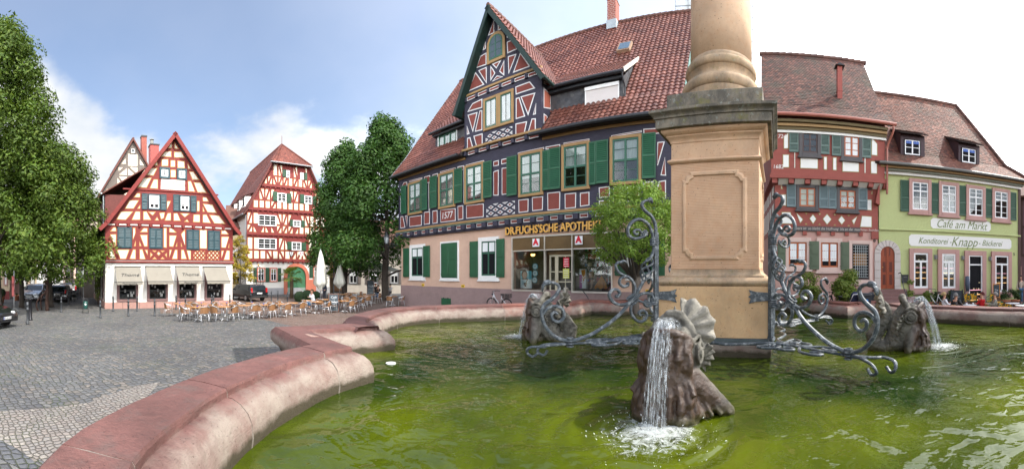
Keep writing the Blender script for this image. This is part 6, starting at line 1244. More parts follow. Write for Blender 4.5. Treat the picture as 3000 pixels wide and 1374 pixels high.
# ---- wrought iron brackets on the four corners, traced on the vertical plane of the corner
IRON = mat('grey_painted_wrought_iron', (.055, .068, .078), .45, .3, 7, .3, 30, metal=.05, dirt=.0)
def iron_mat():
    m = IRON; t = m.node_tree; b = [n for n in t.nodes if n.type == 'BSDF_PRINCIPLED'][0]; l = b.inputs['Base Color'].links[0].from_socket
    c = mixc(t, ramp(t, noise_(t, coords(t), 11, 6, .7), [(.5, 0.0), (.62, .85)]), l, (.23, .25, .26)); L(t, c, b.inputs['Base Color'])
iron_mat()
CL = FC-TV*1.17-NV*1.17; DL = (-TV-NV).normalized()      # left front corner and its outward diagonal
S6 = Z(1500, 540, 2.186)
def onpl(x, y):
    x, y = S6(x, y); a = az(x); d = Vector((sin(a), cos(a))); den = d.x*DL.y-d.y*DL.x; r = (CL.x*DL.y-CL.y*DL.x)/den; s = (d*r-CL).dot(DL); return (s, H+(YH-y)/F*r)
def bar(mb, pts, r=.03, flat=(1.0, .8), k=5, ends=(1, 1), off=0.0, raw=False):
    r *= 1.2
    q = [(Vector((p[0], off, p[1])) if raw else Vector((onpl(*p)[0], off, onpl(*p)[1]))) for p in pts]; q = smooth_path(q, k); n = len(q)
    rr = [r*(1-(1-ends[0])*max(0, 1-i/(n*.25)))*(1-(1-ends[1])*max(0, 1-(n-1-i)/(n*.25))) for i in range(n)]
    mb.tube(q, rr, 8, 0, flat, up=(0, 1, 0))
BR = empty('iron_bracket', (CL.x, CL.y, 0), atan2(DL.y, DL.x), 'wrought iron scroll bracket on the pedestal corner over the left dolphin', 'bracket', 'wrought iron brackets of the fountain')
o = MB(); zpost = onpl(920, 235)[1]
o.box(.0, .09, -.045, .045, 1.0, zpost-.25); o.build('post', IRON, BR)
o = MB(); bar(o, [(922, 330), (918, 262), (893, 205), (852, 170), (832, 135), (845, 110), (875, 103)], .038, ends=(1, .6)); bar(o, [(875, 103), (893, 107), (897, 125)], .05, (1, .5), ends=(.8, .1)); bar(o, [(872, 104), (888, 95), (880, 118)], .04, (1, .9), ends=(1, .2)); o.build('finial', IRON, BR)
o = MB(); bar(o, [(908, 385), (900, 320), (870, 255), (820, 225), (772, 240), (743, 285), (750, 330), (790, 348), (832, 338), (858, 318), (855, 298), (842, 312)], .036, ends=(1, .75)); bar(o, [(838, 325), (818, 296), (795, 292), (782, 305), (792, 322), (806, 316)], .03, ends=(.7, .9)); o.build('scroll', IRON, BR)
o = MB()
for k in range(4):       # twisted basket
    q = []; A, B = Vector((*onpl(888, 470),)), Vector((*onpl(842, 620),))
    for i in range(15):
        t = i/14; c = A+(B-A)*t; a = k*pi/2+t*pi*1.5; rr_ = .015+.12*sin(pi*t)**.8; ax = Vector((B.x-A.x, 0, B.y-A.y)).normalized(); px = Vector((ax.z, 0, -ax.x)); q.append(Vector((c.x, 0, c.y))+px*cos(a)*rr_+Vector((0, 1, 0))*sin(a)*rr_)
    o.tube(q, .022, 6, up=(0, 1, 0))
bar(o, [(908, 385), (906, 430), (888, 472)], .036); bar(o, [(842, 618), (815, 670), (772, 738)], .038); o.build('twisted_basket', IRON, BR)
o = MB(); bar(o, [(772, 735), (735, 780), (680, 842), (600, 905), (500, 965), (385, 1002), (300, 988), (237, 942), (200, 882), (190, 822), (208, 772), (252, 738), (288, 702), (302, 662), (282, 637), (245, 630), (212, 643)], .04, k=6, ends=(1, .6)); bar(o, [(225, 634), (200, 650), (193, 690)], .055, (1, .5), ends=(1, .15)); bar(o, [(255, 632), (225, 628), (205, 640)], .05, (1, .9), ends=(.4, .8)); o.build('main_arm', IRON, BR)
o = MB(); bar(o, [(200, 832), (228, 795), (278, 780), (322, 800), (333, 848), (303, 880), (265, 870), (254, 838), (272, 820), (292, 832)], .034, ends=(1, .9)); o.build('scroll', IRON, BR)
o = MB(); bar(o, [(770, 738), (748, 760), (700, 772), (650, 756), (622, 712), (640, 680), (672, 675), (690, 698), (675, 720), (662, 712)], .036); bar(o, [(775, 735), (788, 665), (772, 620), (738, 592), (700, 600), (688, 632), (712, 655), (742, 645), (738, 630)], .034); bar(o, [(758, 608), (722, 585), (682, 562), (664, 522), (684, 500), (712, 500)], .03, ends=(.6, 1)); bar(o, [(690, 502), (715, 492), (737, 508)], .048, (1, .5), ends=(.9, .15)); o.build('leaf_scroll', IRON, BR)
o = MB(); bar(o, [(788, 735), (828, 702), (878, 700), (903, 728), (892, 768), (866, 782), (846, 760), (860, 742)], .034); bar(o, [(775, 748), (760, 802), (778, 852), (815, 880), (852, 868), (862, 832), (840, 808), (812, 822), (825, 842)], .034); bar(o, [(915, 745), (880, 760), (838, 755), (800, 742)], .03); o.build('scroll', IRON, BR)
o = MB()
for (x, y, ang, rr_, lz) in ((908, 372, 0, .075, .14), (772, 738, .65, .10, .2), (372, 1012, pi/2*0, .06, .2), (908, 750, 0, .08, .15)):
    s_, z = onpl(x, y)
    for j in range(4): a = ang; c = Vector((s_, 0, z))+Vector((sin(a), 0, cos(a)))*lz*(j/3-.5)*.8; ax = Vector((sin(a), 0, cos(a))); px = Vector((cos(a), 0, -sin(a))); o.tube([c+px*rr_*cos(t)+Vector((0, 1, 0))*.06*sin(t) for t in [2*pi*i/10 for i in range(11)]], .018, 5)
o.build('collar', IRON, BR)
zb = onpl(372, 1012)[1]-.03; s1, s2 = onpl(372, 1012)[0], onpl(95, 1060)[0]
o = MB()
def flatp(pts, r=.032): o.tube(smooth_path([(x, y, z) for x, y, z in pts], 5), r, 8, 0, (.8, 1.0), up=(0, 0, 1))
flatp([(.2, 0, zb+.02), (s1*.5, 0, zb+.01), (s1, 0, zb), (s1+.35, 0, zb-.01)])
for sg in (1, -1):
    flatp([(s1+.1, sg*.03, zb), (s1+.45, sg*.1, zb), (s2-.3, sg*.2, zb), (s2-.05, sg*.12, zb-.02), (s2+.0, sg*.05, zb-.13), (s2-.1, sg*.1, zb-.2), (s2-.2, sg*.14, zb-.13)]) if sg > 0 else flatp([(s1+.1, sg*.03, zb), (s1+.3, sg*.07, zb), (s1+.55, sg*.16, zb-.05), (s1+.62, sg*.14, zb-.17), (s1+.5, sg*.1, zb-.22), (s1+.43, sg*.1, zb-.13)])
    for (c, w_) in ((.62, .34), (1.25, .30)):
        flatp([(c-.42, sg*.03, zb), (c-.2, sg*w_*.9, zb), (c+.1, sg*w_*1.05, zb), (c+.25, sg*w_*.7, zb), (c+.1, sg*w_*.42, zb), (c-.05, sg*w_*.6, zb)])
o.build('flat_scrolls', IRON, BR)
o = MB(); o.tube([(-.02, 0, 1.15), (.12, 0, 1.15)], .05, 6); o.build('pin', IRON, BR)
labs = ['wrought iron scroll bracket at the front right pedestal corner, pointing at the right dolphin', 'wrought iron scroll bracket behind, at the far right pedestal corner', 'wrought iron scroll bracket at the hidden far left pedestal corner']
for k, (su, sv) in enumerate(((1, -1), (1, 1), (-1, 1))):
    c = FC+TV*1.17*su+NV*1.17*sv; d = (TV*su+NV*sv).normalized(); b2 = copy_tree(BR); b2.location = (c.x, c.y, 0); b2.rotation_euler = (0, 0, atan2(d.y, d.x)); b2['label'] = labs[k]
# linking bars between brackets, straps on the block (parts of the pedestal)
for k in range(4):
    mb = MB(); y = -1.5; z = zb
    for sg in (-1, 1):
        mb.tube(smooth_path([(sg*1.62, -1.62, z), (sg*1.3, -1.42, z+.01), (sg*.95, -1.33, z), (sg*.62, -1.44, z), (sg*.32, -1.5, z), (0, -1.38, z+.01)], 5), .034, 8, 0, (.9, .8), up=(0, 0, 1))
        mb.tube(smooth_path([(sg*1.2, -1.5, z), (sg*.95, -1.66, z), (sg*1.15, -1.8, z), (sg*1.38, -1.72, z), (sg*1.3, -1.58, z), (sg*1.16, -1.62, z)], 5), .03, 8, 0, (.9, .8), up=(0, 0, 1))
    q = mb.build('linking_bar', IRON, PED); q.rotation_euler = (0, 0, k*pi/2)
    mb = MB()
    for sg in (-1, 1):
        x0 = sg*1.17; P_ = [(x0, 1.90), (x0-sg*.28, 1.88), (x0-sg*.42, 1.84), (x0-sg*.38, 1.94), (x0-sg*.43, 1.98), (x0-sg*.38, 2.02), (x0-sg*.42, 2.12), (x0-sg*.28, 2.08), (x0, 2.06)]; mb.prism(P_, -1.20, -1.17)
    q = mb.build('fishtail_strap', IRON, PED); q.rotation_euler = (0, 0, k*pi/2)
# ================================================================ stone dolphins spouting water
def dolphin_mat():
    m, t, b = new_mat('wet_carved_stone'); v = coords(t); s = t.nodes.new('ShaderNodeSeparateXYZ'); L(t, v, s.inputs[0])
    n1 = noise_(t, v, 4, 6, .65); c = mixc(t, ramp(t, n1, [(.35, 0.0), (.66, 1.0)]), (.028, .026, .02), (.17, .16, .132))
    nn = M(t, 'SUBTRACT', noise_(t, v, 3.5, 5, .65), .5)
    wet = M(t, 'ADD', M(t, 'ADD', s.outputs['X'], M(t, 'MULTIPLY', nn, .5)), M(t, 'MULTIPLY', M(t, 'SUBTRACT', .55, s.outputs['Z']), .25))
    wf = ramp(t, wet, [(-.02, 0.0), (.14, 1.0)]); br = mixc(t, noise_(t, v, 9, 5, .7), (.010, .006, .004), (.085, .046, .026)); c = mixc(t, wf, c, br)
    gz = ramp(t, M(t, 'ADD', s.outputs['Z'], M(t, 'MULTIPLY', nn, .2)), [(.03, 1.0), (.14, 0.0)]); c = mixc(t, gz, c, (.05, .045, .015))
    L(t, c, b.inputs['Base Color']); L(t, M(t, 'SUBTRACT', .85, M(t, 'MULTIPLY', wf, .5)), b.inputs['Roughness'])
    vo = t.nodes.new('ShaderNodeTexVoronoi'); vo.feature = 'F1'; vo.inputs['Scale'].default_value = 13; L(t, v, vo.inputs['Vector'])
    body = ramp(t, M(t, 'ADD', M(t, 'MULTIPLY', s.outputs['X'], -1), 0.0), [(.1, 0.0), (.3, 1.0)])
    h = M(t, 'ADD', M(t, 'MULTIPLY', noise_(t, v, 16, 6, .7), .9), M(t, 'MULTIPLY', M(t, 'MULTIPLY', vo.outputs['Distance'], body), -1.6)); bump(t, b, h, .8, .03); return m
DST = dolphin_mat()
def loft(mb, st, n=20):
    vs = []; k = len(st)
    for i, (x, z, wy, wh) in enumerate(st):
        a, b = st[max(0, i-1)], st[min(k-1, i+1)]; t = Vector((b[0]-a[0], 0, b[1]-a[1])).normalized(); u = Vector((-t.z, 0, t.x))
        for j in range(n): an = 2*pi*j/n; vs.append(Vector((x, 0, z))+Vector((0, 1, 0))*wy*cos(an)+u*wh*sin(an))
    mb.add(vs, [(i*n+j, i*n+(j+1) % n, (i+1)*n+(j+1) % n, (i+1)*n+j) for i in range(k-1) for j in range(n)]+[tuple(range(n-1, -1, -1)), tuple((k-1)*n+j for j in range(n))])
def fan(mb, o, d0, nrm, ang, R, ribs=7, th=.022, amp=.03, curl=0.0, inner=.05):
    o, d0, nrm = Vector(o), Vector(d0).normalized(), Vector(nrm).normalized(); sd_ = nrm.cross(d0); na, nr = ribs*4, 7; T, B = [], []
    for j in range(nr+1):
        for i in range(na+1):
            a = (i/na-.5)*ang; rr = inner+(R-inner)*j/nr*(1+.06*cos(i*pi/2)); p = o+(d0*cos(a)+sd_*sin(a))*rr+nrm*(amp*(j/nr)*cos(i*pi/2)+curl*(j/nr)**2); T.append(p+nrm*th); B.append(p-nrm*th)
    w = na+1; N_ = len(T); fs = [(j*w+i, j*w+i+1, (j+1)*w+i+1, (j+1)*w+i) for j in range(nr) for i in range(na)]
    rim = [i for i in range(w)]+[j*w+na for j in range(1, nr+1)]+[nr*w+i for i in range(na-1, -1, -1)]+[j*w for j in range(nr-1, 0, -1)]
    mb.add(T+B, fs+[tuple(N_+q for q in reversed(f)) for f in fs]+[(rim[k], N_+rim[k], N_+rim[(k+1) % len(rim)], rim[(k+1) % len(rim)]) for k in range(len(rim))])
mb = MB()
loft(mb, [(-.70, 1.08, .05, .04), (-.62, 1.06, .07, .07), (-.53, .98, .09, .09), (-.48, .84, .11, .11), (-.54, .66, .135, .14), (-.67, .48, .165, .17), (-.79, .30, .19, .19), (-.76, .10, .22, .2), (-.56, .0, .25, .23), (-.34, .10, .28, .28), (-.18, .30, .32, .34), (-.05, .55, .35, .38), (.02, .78, .325, .33), (.05, .93, .27, .26), (.07, 1.02, .20, .2)])
loft(mb, [(.28, -.1, .40, .17), (.27, .1, .385, .17), (.25, .3, .32, .17), (.21, .5, .28, .2), (.17, .7, .25, .2), (.15, .85, .2, .16)])        # chest under the jaw
# lips: upper snout rolls back, lower lip hangs forward
mb.tube(smooth_path([(.02, -.27, .80), (-.08, -.24, .98), (-.13, -.12, 1.12), (-.14, 0, 1.16), (-.13, .12, 1.12), (-.08, .24, .98), (.02, .27, .80)], 5), [.05]*3+[.065]*9+[.085]*8+[.065]*8+[.05]*3, 10)
mb.tube(smooth_path([(.02, -.28, .82), (.16, -.25, .93), (.27, -.15, 1.0), (.31, 0, 1.02), (.27, .15, 1.0), (.16, .25, .93), (.02, .28, .82)], 5), .055, 10)
mb.ball((-.15, .07, 1.16), .06, 8, 6); mb.ball((-.15, -.07, 1.16), .06, 8, 6)
for s_ in (-1, 1):
    mb.ball((-.02, s_*.32, .74), .12, 12, 8, sc=(1, .55, 1)); mb.tube([Vector((-.02+.125*cos(a), s_*.365, .74+.125*sin(a))) for a in [2*pi*k/18 for k in range(19)]], .026, 6); mb.tube([Vector((-.02+.06*cos(a), s_*.395, .74+.06*sin(a))) for a in [2*pi*k/14 for k in range(15)]], .014, 6); mb.ball((-.02, s_*.385, .74), .03, 8, 6)
    mb.tube(smooth_path([(.13, s_*.30, .88), (.02, s_*.34, .94), (-.12, s_*.33, .90), (-.2, s_*.3, .80)]), .03, 6)      # brow
    fan(mb, (-.14, s_*.28, .62), (-.7, s_*.75, .15), (.55, s_*.5, -.35), 1.9, .27, 5, .018, .03)                       # gill ruff
    wx = .50 if s_ > 0 else .26
    for q_ in range(12): t_ = q_/11; mb.ball((.06-.16*t_, s_*(.2+wx*t_), .42-.40*t_), (.2-.12*t_)*(1.1 if s_ > 0 else 1), 10, 7, 0, (.9, 1, 1.05))
    for q_ in range(5): t_ = q_/4; mb.tube(smooth_path([(.12-.1*t_, s_*(.22+.05*t_), .62), (.2-.2*t_, s_*(.26+wx*.35*t_), .34), (.26-.3*t_, s_*(.24+wx*(.25+.72*t_)), .04-.02*t_)], 4), .032, 6)
    for q_ in range(4): th_ = .25+.4*q_; mb.tube(smooth_path([(.14+.15*cos(th_), s_*.26*sin(th_), .97), (.20+.16*cos(th_), s_*(.27*sin(th_)+.02), .72), (.18+.17*cos(th_), s_*.26*sin(th_), .5), (.24+.2*cos(th_), s_*(.33*sin(th_)+.03), .25), (.22+.22*cos(th_), s_*.38*sin(th_), -.02)], 4), [.035+.012*((q_+k) % 3) for k in range(17)], 6)
    mb.tube(smooth_path([(.2, s_*.26, .86), (.26, s_*.3, .66), (.24, s_*.28, .5), (.3, s_*.34, .38), (.36, s_*.38, .33)]), [.05]*7+[.045]*6+[.04]*6+[.03]*6, 8) # side beard roll
    mb.tube(smooth_path([(.3, s_*.1, .6), (.34, s_*.13, .35), (.3, s_*.1, .12), (.34, s_*.16, -.05)]), .055, 8)
TF = MB(); fan(TF, (-.56, .02, .93), (-.1, .8, .22), (.95, .1, .2), 2.9, .43, 6, .018, .045, -.07); fan(TF, (-.56, -.02, .95), (-.15, -.8, .3), (.95, 0, .2), 1.6, .30, 4, .018, .035, -.05)
TF.v = [(x+.035*noise.noise((x*5, y*5, z*5)), y+.03*noise.noise((x*6+9, y*6, z*6)), z+.03*noise.noise((x*6, y*6+5, z*6))) for x, y, z in TF.v]                                 # shell shaped tail fin
for k in range(9):
    a = k*.7; mb.ball((.12+.3*cos(a), .34*sin(a), .02+.03*(k % 3)), .13, 8, 6, sc=(1, 1, .7))
o = mb.build('carving_tmp', DST); rm_ = o.modifiers.new('r', 'REMESH'); rm_.mode = 'VOXEL'; rm_.voxel_size = .0145; rm_.use_smooth_shade = True
sm_ = o.modifiers.new('s', 'SMOOTH'); sm_.iterations = 2
tx_ = bpy.data.textures.new('carve', 'CLOUDS'); tx_.noise_scale = .09; tx_.noise_depth = 4; dm = o.modifiers.new('d', 'DISPLACE'); dm.texture = tx_; dm.strength = .02; dm.mid_level = .5
dg = bpy.context.evaluated_depsgraph_get(); me = bpy.data.meshes.new_from_object(o.evaluated_get(dg)); bpy.data.objects.remove(o)
me.polygons.foreach_set('use_smooth', [True]*len(me.polygons))
_t = TF.build('tail_fin', mat('pale_dry_stone', (.22, .205, .17), .9, .45, 4, .8, 16, dirt=.6, bd=.02), None, True); tfm = _t.data; bpy.data.objects.remove(_t)
labs = ['large wet stone dolphin in the foreground with water pouring over its face', 'stone dolphin on the left spouting water leftwards below the big iron scroll', 'stone dolphin on the right seen from the side with a round carved eye', 'stone dolphin behind the pedestal on the far side of the basin']
for (p, k) in FISH:
    d = fdir(p); r_ = empty('stone_dolphin', (p.x, p.y, ZW), atan2(d.y, d.x), labs[k], 'dolphin', 'stone dolphins of the fountain')
    q = bpy.data.objects.new('carved_body', me); COL.objects.link(q); q.parent = r_
    tf = bpy.data.objects.new('tail_fin', tfm); COL.objects.link(tf); tf.parent = r_
    e = MB(); e.ball((.12, 0, .99), .13, 10, 6, sc=(1, 1.1, .35)); e.build('mouth_shade', plain('wet_shaded_mouth', (.02, .015, .01), .2), r_, True)  # dark wet plug paints in the shade of the mouth cavity
# ---- falling water
def jet_mat():
    m, t, b = new_mat('falling_water'); o = [x for x in t.nodes if x.type == 'OUTPUT_MATERIAL'][0]; v = coords(t)
    n = noise_(t, coords(t, (30, 30, 3.0)), 1.6, 5, .65); tr = t.nodes.new('ShaderNodeBsdfTransparent'); ms = t.nodes.new('ShaderNodeMixShader')
    b.inputs['Base Color'].default_value = (.62, .67, .7, 1); b.inputs['Roughness'].default_value = .12; b.inputs['Specular IOR Level'].default_value = .9; bump(t, b, n, .6, .02)
    L(t, ramp(t, n, [(.48, .02), (.70, .55)]), ms.inputs[0]); L(t, tr.outputs[0], ms.inputs[1]); L(t, b.outputs[0], ms.inputs[2]); L(t, ms.outputs[0], o.inputs[0]); return m
JET = jet_mat(); FOAM = plain('white_foam', (.8, .84, .84), .25, spec=.8)
def foam_sheet_mat():
    m, t, b = new_mat('foam_on_water'); o = [x for x in t.nodes if x.type == 'OUTPUT_MATERIAL'][0]; v = coords(t); s = t.nodes.new('ShaderNodeSeparateXYZ'); L(t, v, s.inputs[0])
    d = M(t, 'SQRT', M(t, 'ADD', M(t, 'MULTIPLY', s.outputs['X'], s.outputs['X']), M(t, 'MULTIPLY', s.outputs['Y'], s.outputs['Y'])))
    f = M(t, 'SUBTRACT', M(t, 'ADD', noise_(t, v, 8, 7, .8, 1.2), .2), M(t, 'MULTIPLY', d, .55)); tr = t.nodes.new('ShaderNodeBsdfTransparent'); ms = t.nodes.new('ShaderNodeMixShader')
    b.inputs['Base Color'].default_value = (.6, .64, .62, 1); b.inputs['Roughness'].default_value = .3; bump(t, b, noise_(t, v, 25, 5, .7), .8, .03)
    L(t, ramp(t, f, [(.46, 0.0), (.70, .85)]), ms.inputs[0]); L(t, tr.outputs[0], ms.inputs[1]); L(t, b.outputs[0], ms.inputs[2]); L(t, ms.outputs[0], o.inputs[0]); return m
FSM = foam_sheet_mat()
rr = random.Random(3)
def jet_path(t, vx, z0=1.06, vz=1.35):       # ballistic arc from the mouth, t in seconds
    return (.14+vx*t, z0+vz*t-4.9*t*t)
def jets(k, p, reach, spread, n, size):
    d = fdir(p); root = empty('water_jet', (p.x, p.y, ZW), atan2(d.y, d.x), ['sheet of water pouring down over the foreground dolphin', 'thin arc of water spouting left from the left dolphin', 'arc of water spouting right from the right dolphin'][k], 'water jet', 'water jets of the fountain')
    mb = MB(); T = (1.35+sqrt(1.35**2+4*4.9*1.06))/9.8
    for i in range(n):
        y0 = (rr.uniform(-1.1, 1) if k or i % 2 else rr.gauss(-.55, .28))*spread; vx = reach/T*rr.uniform(.5, 1.15)**(1 if k == 0 else .4); vz = 1.35*rr.uniform(.75, 1.1); Ti = (vz+sqrt(vz*vz+4*4.9*1.06))/9.8
        pts = []; 
        for j in range(15):
            t = Ti*j/14; x, z = jet_path(t, vx, 1.06, vz); pts.append((x+rr.uniform(-1, 1)*.006, y0*(1+.35*t/Ti)+rr.uniform(-1, 1)*.006, max(z, -.01)))
        r0 = size*rr.uniform(.5, 1.2); mb.tube(pts, [r0*(1.35-.8*j/14)*rr.uniform(.8, 1.2) for j in range(15)], 6)
    mb.build('strand', JET, root, True)
    m2 = MB(); w = 13; q = []
    for j in range(18):
        t = T*min(j, 17)/17; x, z = jet_path(t, reach/T*.97, 1.05, 1.35)
        for i in range(w): a = (i/(w-1)-.5)*2; q.append((x-.10*a*a*(1-t/T)-.02*rr.random(), a*spread*(1.15+.25*t/T), max(z-.10*a*a*(1-t/T), -.01)+rr.uniform(-.006, .006)))
    m2.add(q, [(j*w+i, j*w+i+1, (j+1)*w+i+1, (j+1)*w+i) for j in range(17) for i in range(w-1)]); m2.build('water_sheet', JET, root, True)
    m3 = MB(); m3.ball((.15, 0, 1.07), .15, 14, 8, sc=(1.2, 1.15, .75)); m3.build('gushing_dome', JET, root, True)
    ld = Vector((p.x, p.y))+d*(.14+reach); sp = MB(); R0 = [.62, .3, .5][k]
    N_ = 24; vs = [(0, 0, .035)]
    for j in range(1, 10):
        for i in range(N_): a = 2*pi*i/N_; r_ = R0*1.9*j/9; vs.append((r_*cos(a), r_*sin(a), .006+.05*max(0, 1-j/4)*rr.uniform(.3, 1)+.005*rr.random()))
    sp.add(vs, [(0, 1+i, 1+(i+1) % N_) for i in range(N_)]+[(1+(j-1)*N_+i, 1+j*N_+i, 1+j*N_+(i+1) % N_, 1+(j-1)*N_+(i+1) % N_) for j in range(1, 9) for i in range(N_)])
    s_ = sp.build('splash', FSM, None, True); s_.location = (ld.x, ld.y, ZW+.002); tag(s_, ['white churned foam where the foreground jet hits the water', 'small ring of foam below the left jet', 'white foam and ripples where the right jet lands'][k], 'foam', None, 'stuff')
    dr = MB()
    for i in range([170, 40, 80][k]):
        a = rr.uniform(0, 2*pi); q = rr.random()**.7*R0*1.25; h = rr.random()**2*.2*(1-q/(R0*1.3)); sz = rr.uniform(.002, .006)
        c = Vector((q*cos(a), q*sin(a), .01+h)); dv = Vector((cos(a), sin(a), 1.2)).normalized()*sz*rr.uniform(1, 3); e1 = Vector((-sin(a), cos(a), 0))*sz; e2 = dv.cross(e1).normalized()*sz
        dr.add([c+dv, c+e1, c+e2, c-e1, c-e2, c-dv], [(0, 1, 2), (0, 2, 3), (0, 3, 4), (0, 4, 1), (5, 2, 1), (5, 3, 2), (5, 4, 3), (5, 1, 4)])
    s2 = dr.build('water_drops', FOAM, None, True); s2.location = (ld.x, ld.y, ZW); tag(s2, ['flying drops above the foreground foam', 'a few drops above the left foam', 'drops above the right foam'][k], 'water drops', None, 'stuff')
jets(0, FISH[0][0], .52, .095, 30, .009); jets(1, FISH[1][0], .55, .045, 22, .014); jets(2, FISH[2][0], .62, .06, 30, .014)
# ================================================================ trees and plants
BARK = mat('dark_bark', (.05, .04, .032), .9, .3, 4, .9, 14, stretch=(3, 3, .6), bd=.03)
def leafmat(name, cols): return island_mat(name, cols, .55, trans=.28, sc2=.5, spec=.3)
LF1 = leafmat('linden_leaves', [(.05, .10, .010), (.08, .14, .014), (.065, .12, .012), (.13, .185, .024), (.055, .105, .014)])
LF2 = leafmat('chestnut_leaves', [(.025, .075, .01), (.045, .115, .016), (.035, .09, .013), (.075, .15, .02)])
LF3 = leafmat('bright_small_leaves', [(.14, .26, .03), (.2, .33, .04), (.16, .28, .04), (.27, .38, .06)])
LF4 = leafmat('yellow_leaves', [(.45, .33, .03), (.32, .27, .03), (.55, .4, .04), (.22, .22, .03)])
LF5 = leafmat('shrub_leaves', [(.10, .17, .025), (.17, .25, .035), (.13, .2, .03), (.27, .3, .06)])
LF6 = leafmat('box_leaves', [(.025, .06, .012), (.04, .085, .015)])
def leaves(mb, c, r, n, sz, rr, up=.35, flat=.75, lobes=1.0, droop=0.0):
    vs = mb.v; fs = mb.f; ms = mb.m
    for _ in range(n):
        a = rr.uniform(0, 2*pi); u = rr.uniform(-1, 1); q = sqrt(1-u*u); rad = r*(rr.random()**.4)
        d = Vector((q*cos(a), q*sin(a), u*flat)); p = c+d*rad; nn = (d+Vector((rr.uniform(-.8, .8), rr.uniform(-.8, .8), rr.uniform(-.3, .9)+up))).normalized()
        t = nn.orthogonal().normalized(); t.rotate(Matrix.Rotation(rr.uniform(0, 6.28), 3, nn)); b = nn.cross(t); s = sz*rr.uniform(.6, 1.25); k = len(vs)
        p1 = p+t*s; p3 = p-t*s; m_ = nn*s*.22; p2 = p+b*s*.55-m_; p4 = p-b*s*.55-m_
        vs += [tuple(p1), tuple(p2), tuple(p3), tuple(p4)]; fs.append((k, k+1, k+2)); fs.append((k, k+2, k+3)); ms += [0, 0]
def tree(name, base, hgt, z0, rfun, trunk_r, leafm, n_cl, n_lf, sz, seed, label, group=None, cr=.9, cat='tree', lean=0.0, twigs=14, bark=None):
    rr = random.Random(seed); root = empty(name, base, 0, label, cat, group); tm = MB(); top = hgt*.8
    tp = [Vector((lean*z*.1+.12*sin(z*.7+seed), .1*cos(z*.9+seed), z)) for z in [top*i/9 for i in range(10)]]
    tm.tube(smooth_path(tp, 3), [trunk_r*(1.25 if i == 0 else 1)*(1-.88*i/27) for i in range(28)], 9)
    tm.build('trunk', bark or BARK, root, True); lm = MB(); bm_ = MB(); cs = []
    for i in range(n_cl):
        t = (i+.5)/n_cl; t = t**.85; z = z0+(hgt-z0)*t; R0 = rfun(t); a = i*2.399+rr.uniform(-.4, .4); q = R0*(.35+.65*rr.random()**.45); cs.append((Vector((q*cos(a)+lean*z*.1, q*sin(a), z+rr.uniform(-.4, .4))), cr*rr.uniform(.65, 1.25)*(.55+.45*min(1, R0/2.5))))
    for c, r in cs: leaves(lm, c, r, int(n_lf*(r/cr)**1.6), sz, rr)
    lm.build('crown', leafm, root)
    for c, r in cs[::max(1, len(cs)//twigs)]:
        zt = max(z0*.75, min(top, c.z-.9)); s_ = Vector((lean*zt*.1, 0, zt)); bm_.tube(smooth_path([s_, s_.lerp(c, .5)+Vector((0, 0, .25)), c], 3), [trunk_r*.3*(1-.12*k) for k in range(7)], 5)
    bm_.build('limb', bark or BARK, root, True); return root
pA = P(-5, 24); tree('linden_tree', pA, 18.8, 2.3, lambda t: 5.5*(min(1, t*4+.6))*(1-t)**.55+.3, .3, LF1, 250, 250, .125, 1, 'tall linden with yellow-green leaves cut off by the left edge of the picture', 'lindens at the left', 1.15)
pB = P(150, 26.5); tree('linden_tree', pB, 11.6, 2.3, lambda t: 4.5*(min(1, t*4+.65))*(1-t)**.45+.2, .2, LF1, 150, 250, .125, 2, 'lower spreading linden behind the rusty sculpture, hanging over the street', 'lindens at the left', 1.1)
pC = P(60, 25.5); tree('linden_tree', pC, 12.5, 2.3, lambda t: 3.8*(1-t)**.4+.2, .2, LF1, 100, 230, .125, 12, 'linden between the tall one at the edge and the one behind the sculpture', 'lindens at the left', 1.05)
pD = P(1131, 33); tree('chestnut_tree', pD, 16.4, 2.9, lambda t: 5.9*(min(1, t*5+.6))*(1-t)**.72+.3, .38, LF2, 210, 240, .15, 3, 'tall dark green tree with a thick black trunk beside the pharmacy house', 'trees over the cafe terrace', 1.2)
pE = P(1012, 35.5); tree('chestnut_tree', pE, 15.0, 2.7, lambda t: 3.7*(min(1, t*5+.6))*(1-t)**.55+.25, .3, LF2, 130, 230, .15, 4, 'lower dark green tree left of the tall one, over the folded parasols', 'trees over the cafe terrace', 1.15)
pF = P(702, 33); tree('yellow_tree', pF, 5.6, 1.7, lambda t: 1.35*(1-t)**.35, .07, LF4, 34, 150, .10, 5, 'small golden yellow tree between the two red timbered houses', None, .55, twigs=8)
pG = P(1862, 15.2)
def small_tree():
    rr = random.Random(9); root = empty('ball_tree', pG, 0, 'small bright green tree with forked limbs in front of the pharmacy', 'tree'); tm = MB(); lm = MB()
    tm.tube([(0, 0, 0), (.01, 0, .9), (0, .02, 1.75), (.03, 0, 2.3)], [.2, .15, .15, .2], 10); tm.build('trunk', mat('grey_bark', (.11, .09, .075), .9, .3, 4, .8, 18), root, True); cs = []
    for i in range(15):
        a = i*2.399; q = .55+1.25*((i*7) % 10)/10; z = 3.2+1.6*((i*3) % 10)/10; e = Vector((q*cos(a), q*sin(a), z)); b_ = MB()
        b_.tube(smooth_path([(0, 0, 2.1), (e.x*.45, e.y*.45, 2.6+.2*(i % 3)), tuple(e)], 4), [.09*(1-.085*k) for k in range(9)], 6); b_.build('limb', BARK, root, True)
    for i in range(75):
        a = i*2.399; t = (i+.5)/75; z = 3.0+3.05*t; R0 = 1.85*sqrt(max(.05, 1-((t-.42)/.62)**2)); q = R0*(.45+.55*rr.random()**.5); cs.append((Vector((q*cos(a), q*sin(a), z)), rr.uniform(.3, .55)))
    for c, r in cs: leaves(lm, c, r, 330, .048, rr, .2)
    lm.build('crown', LF3, root)
small_tree()
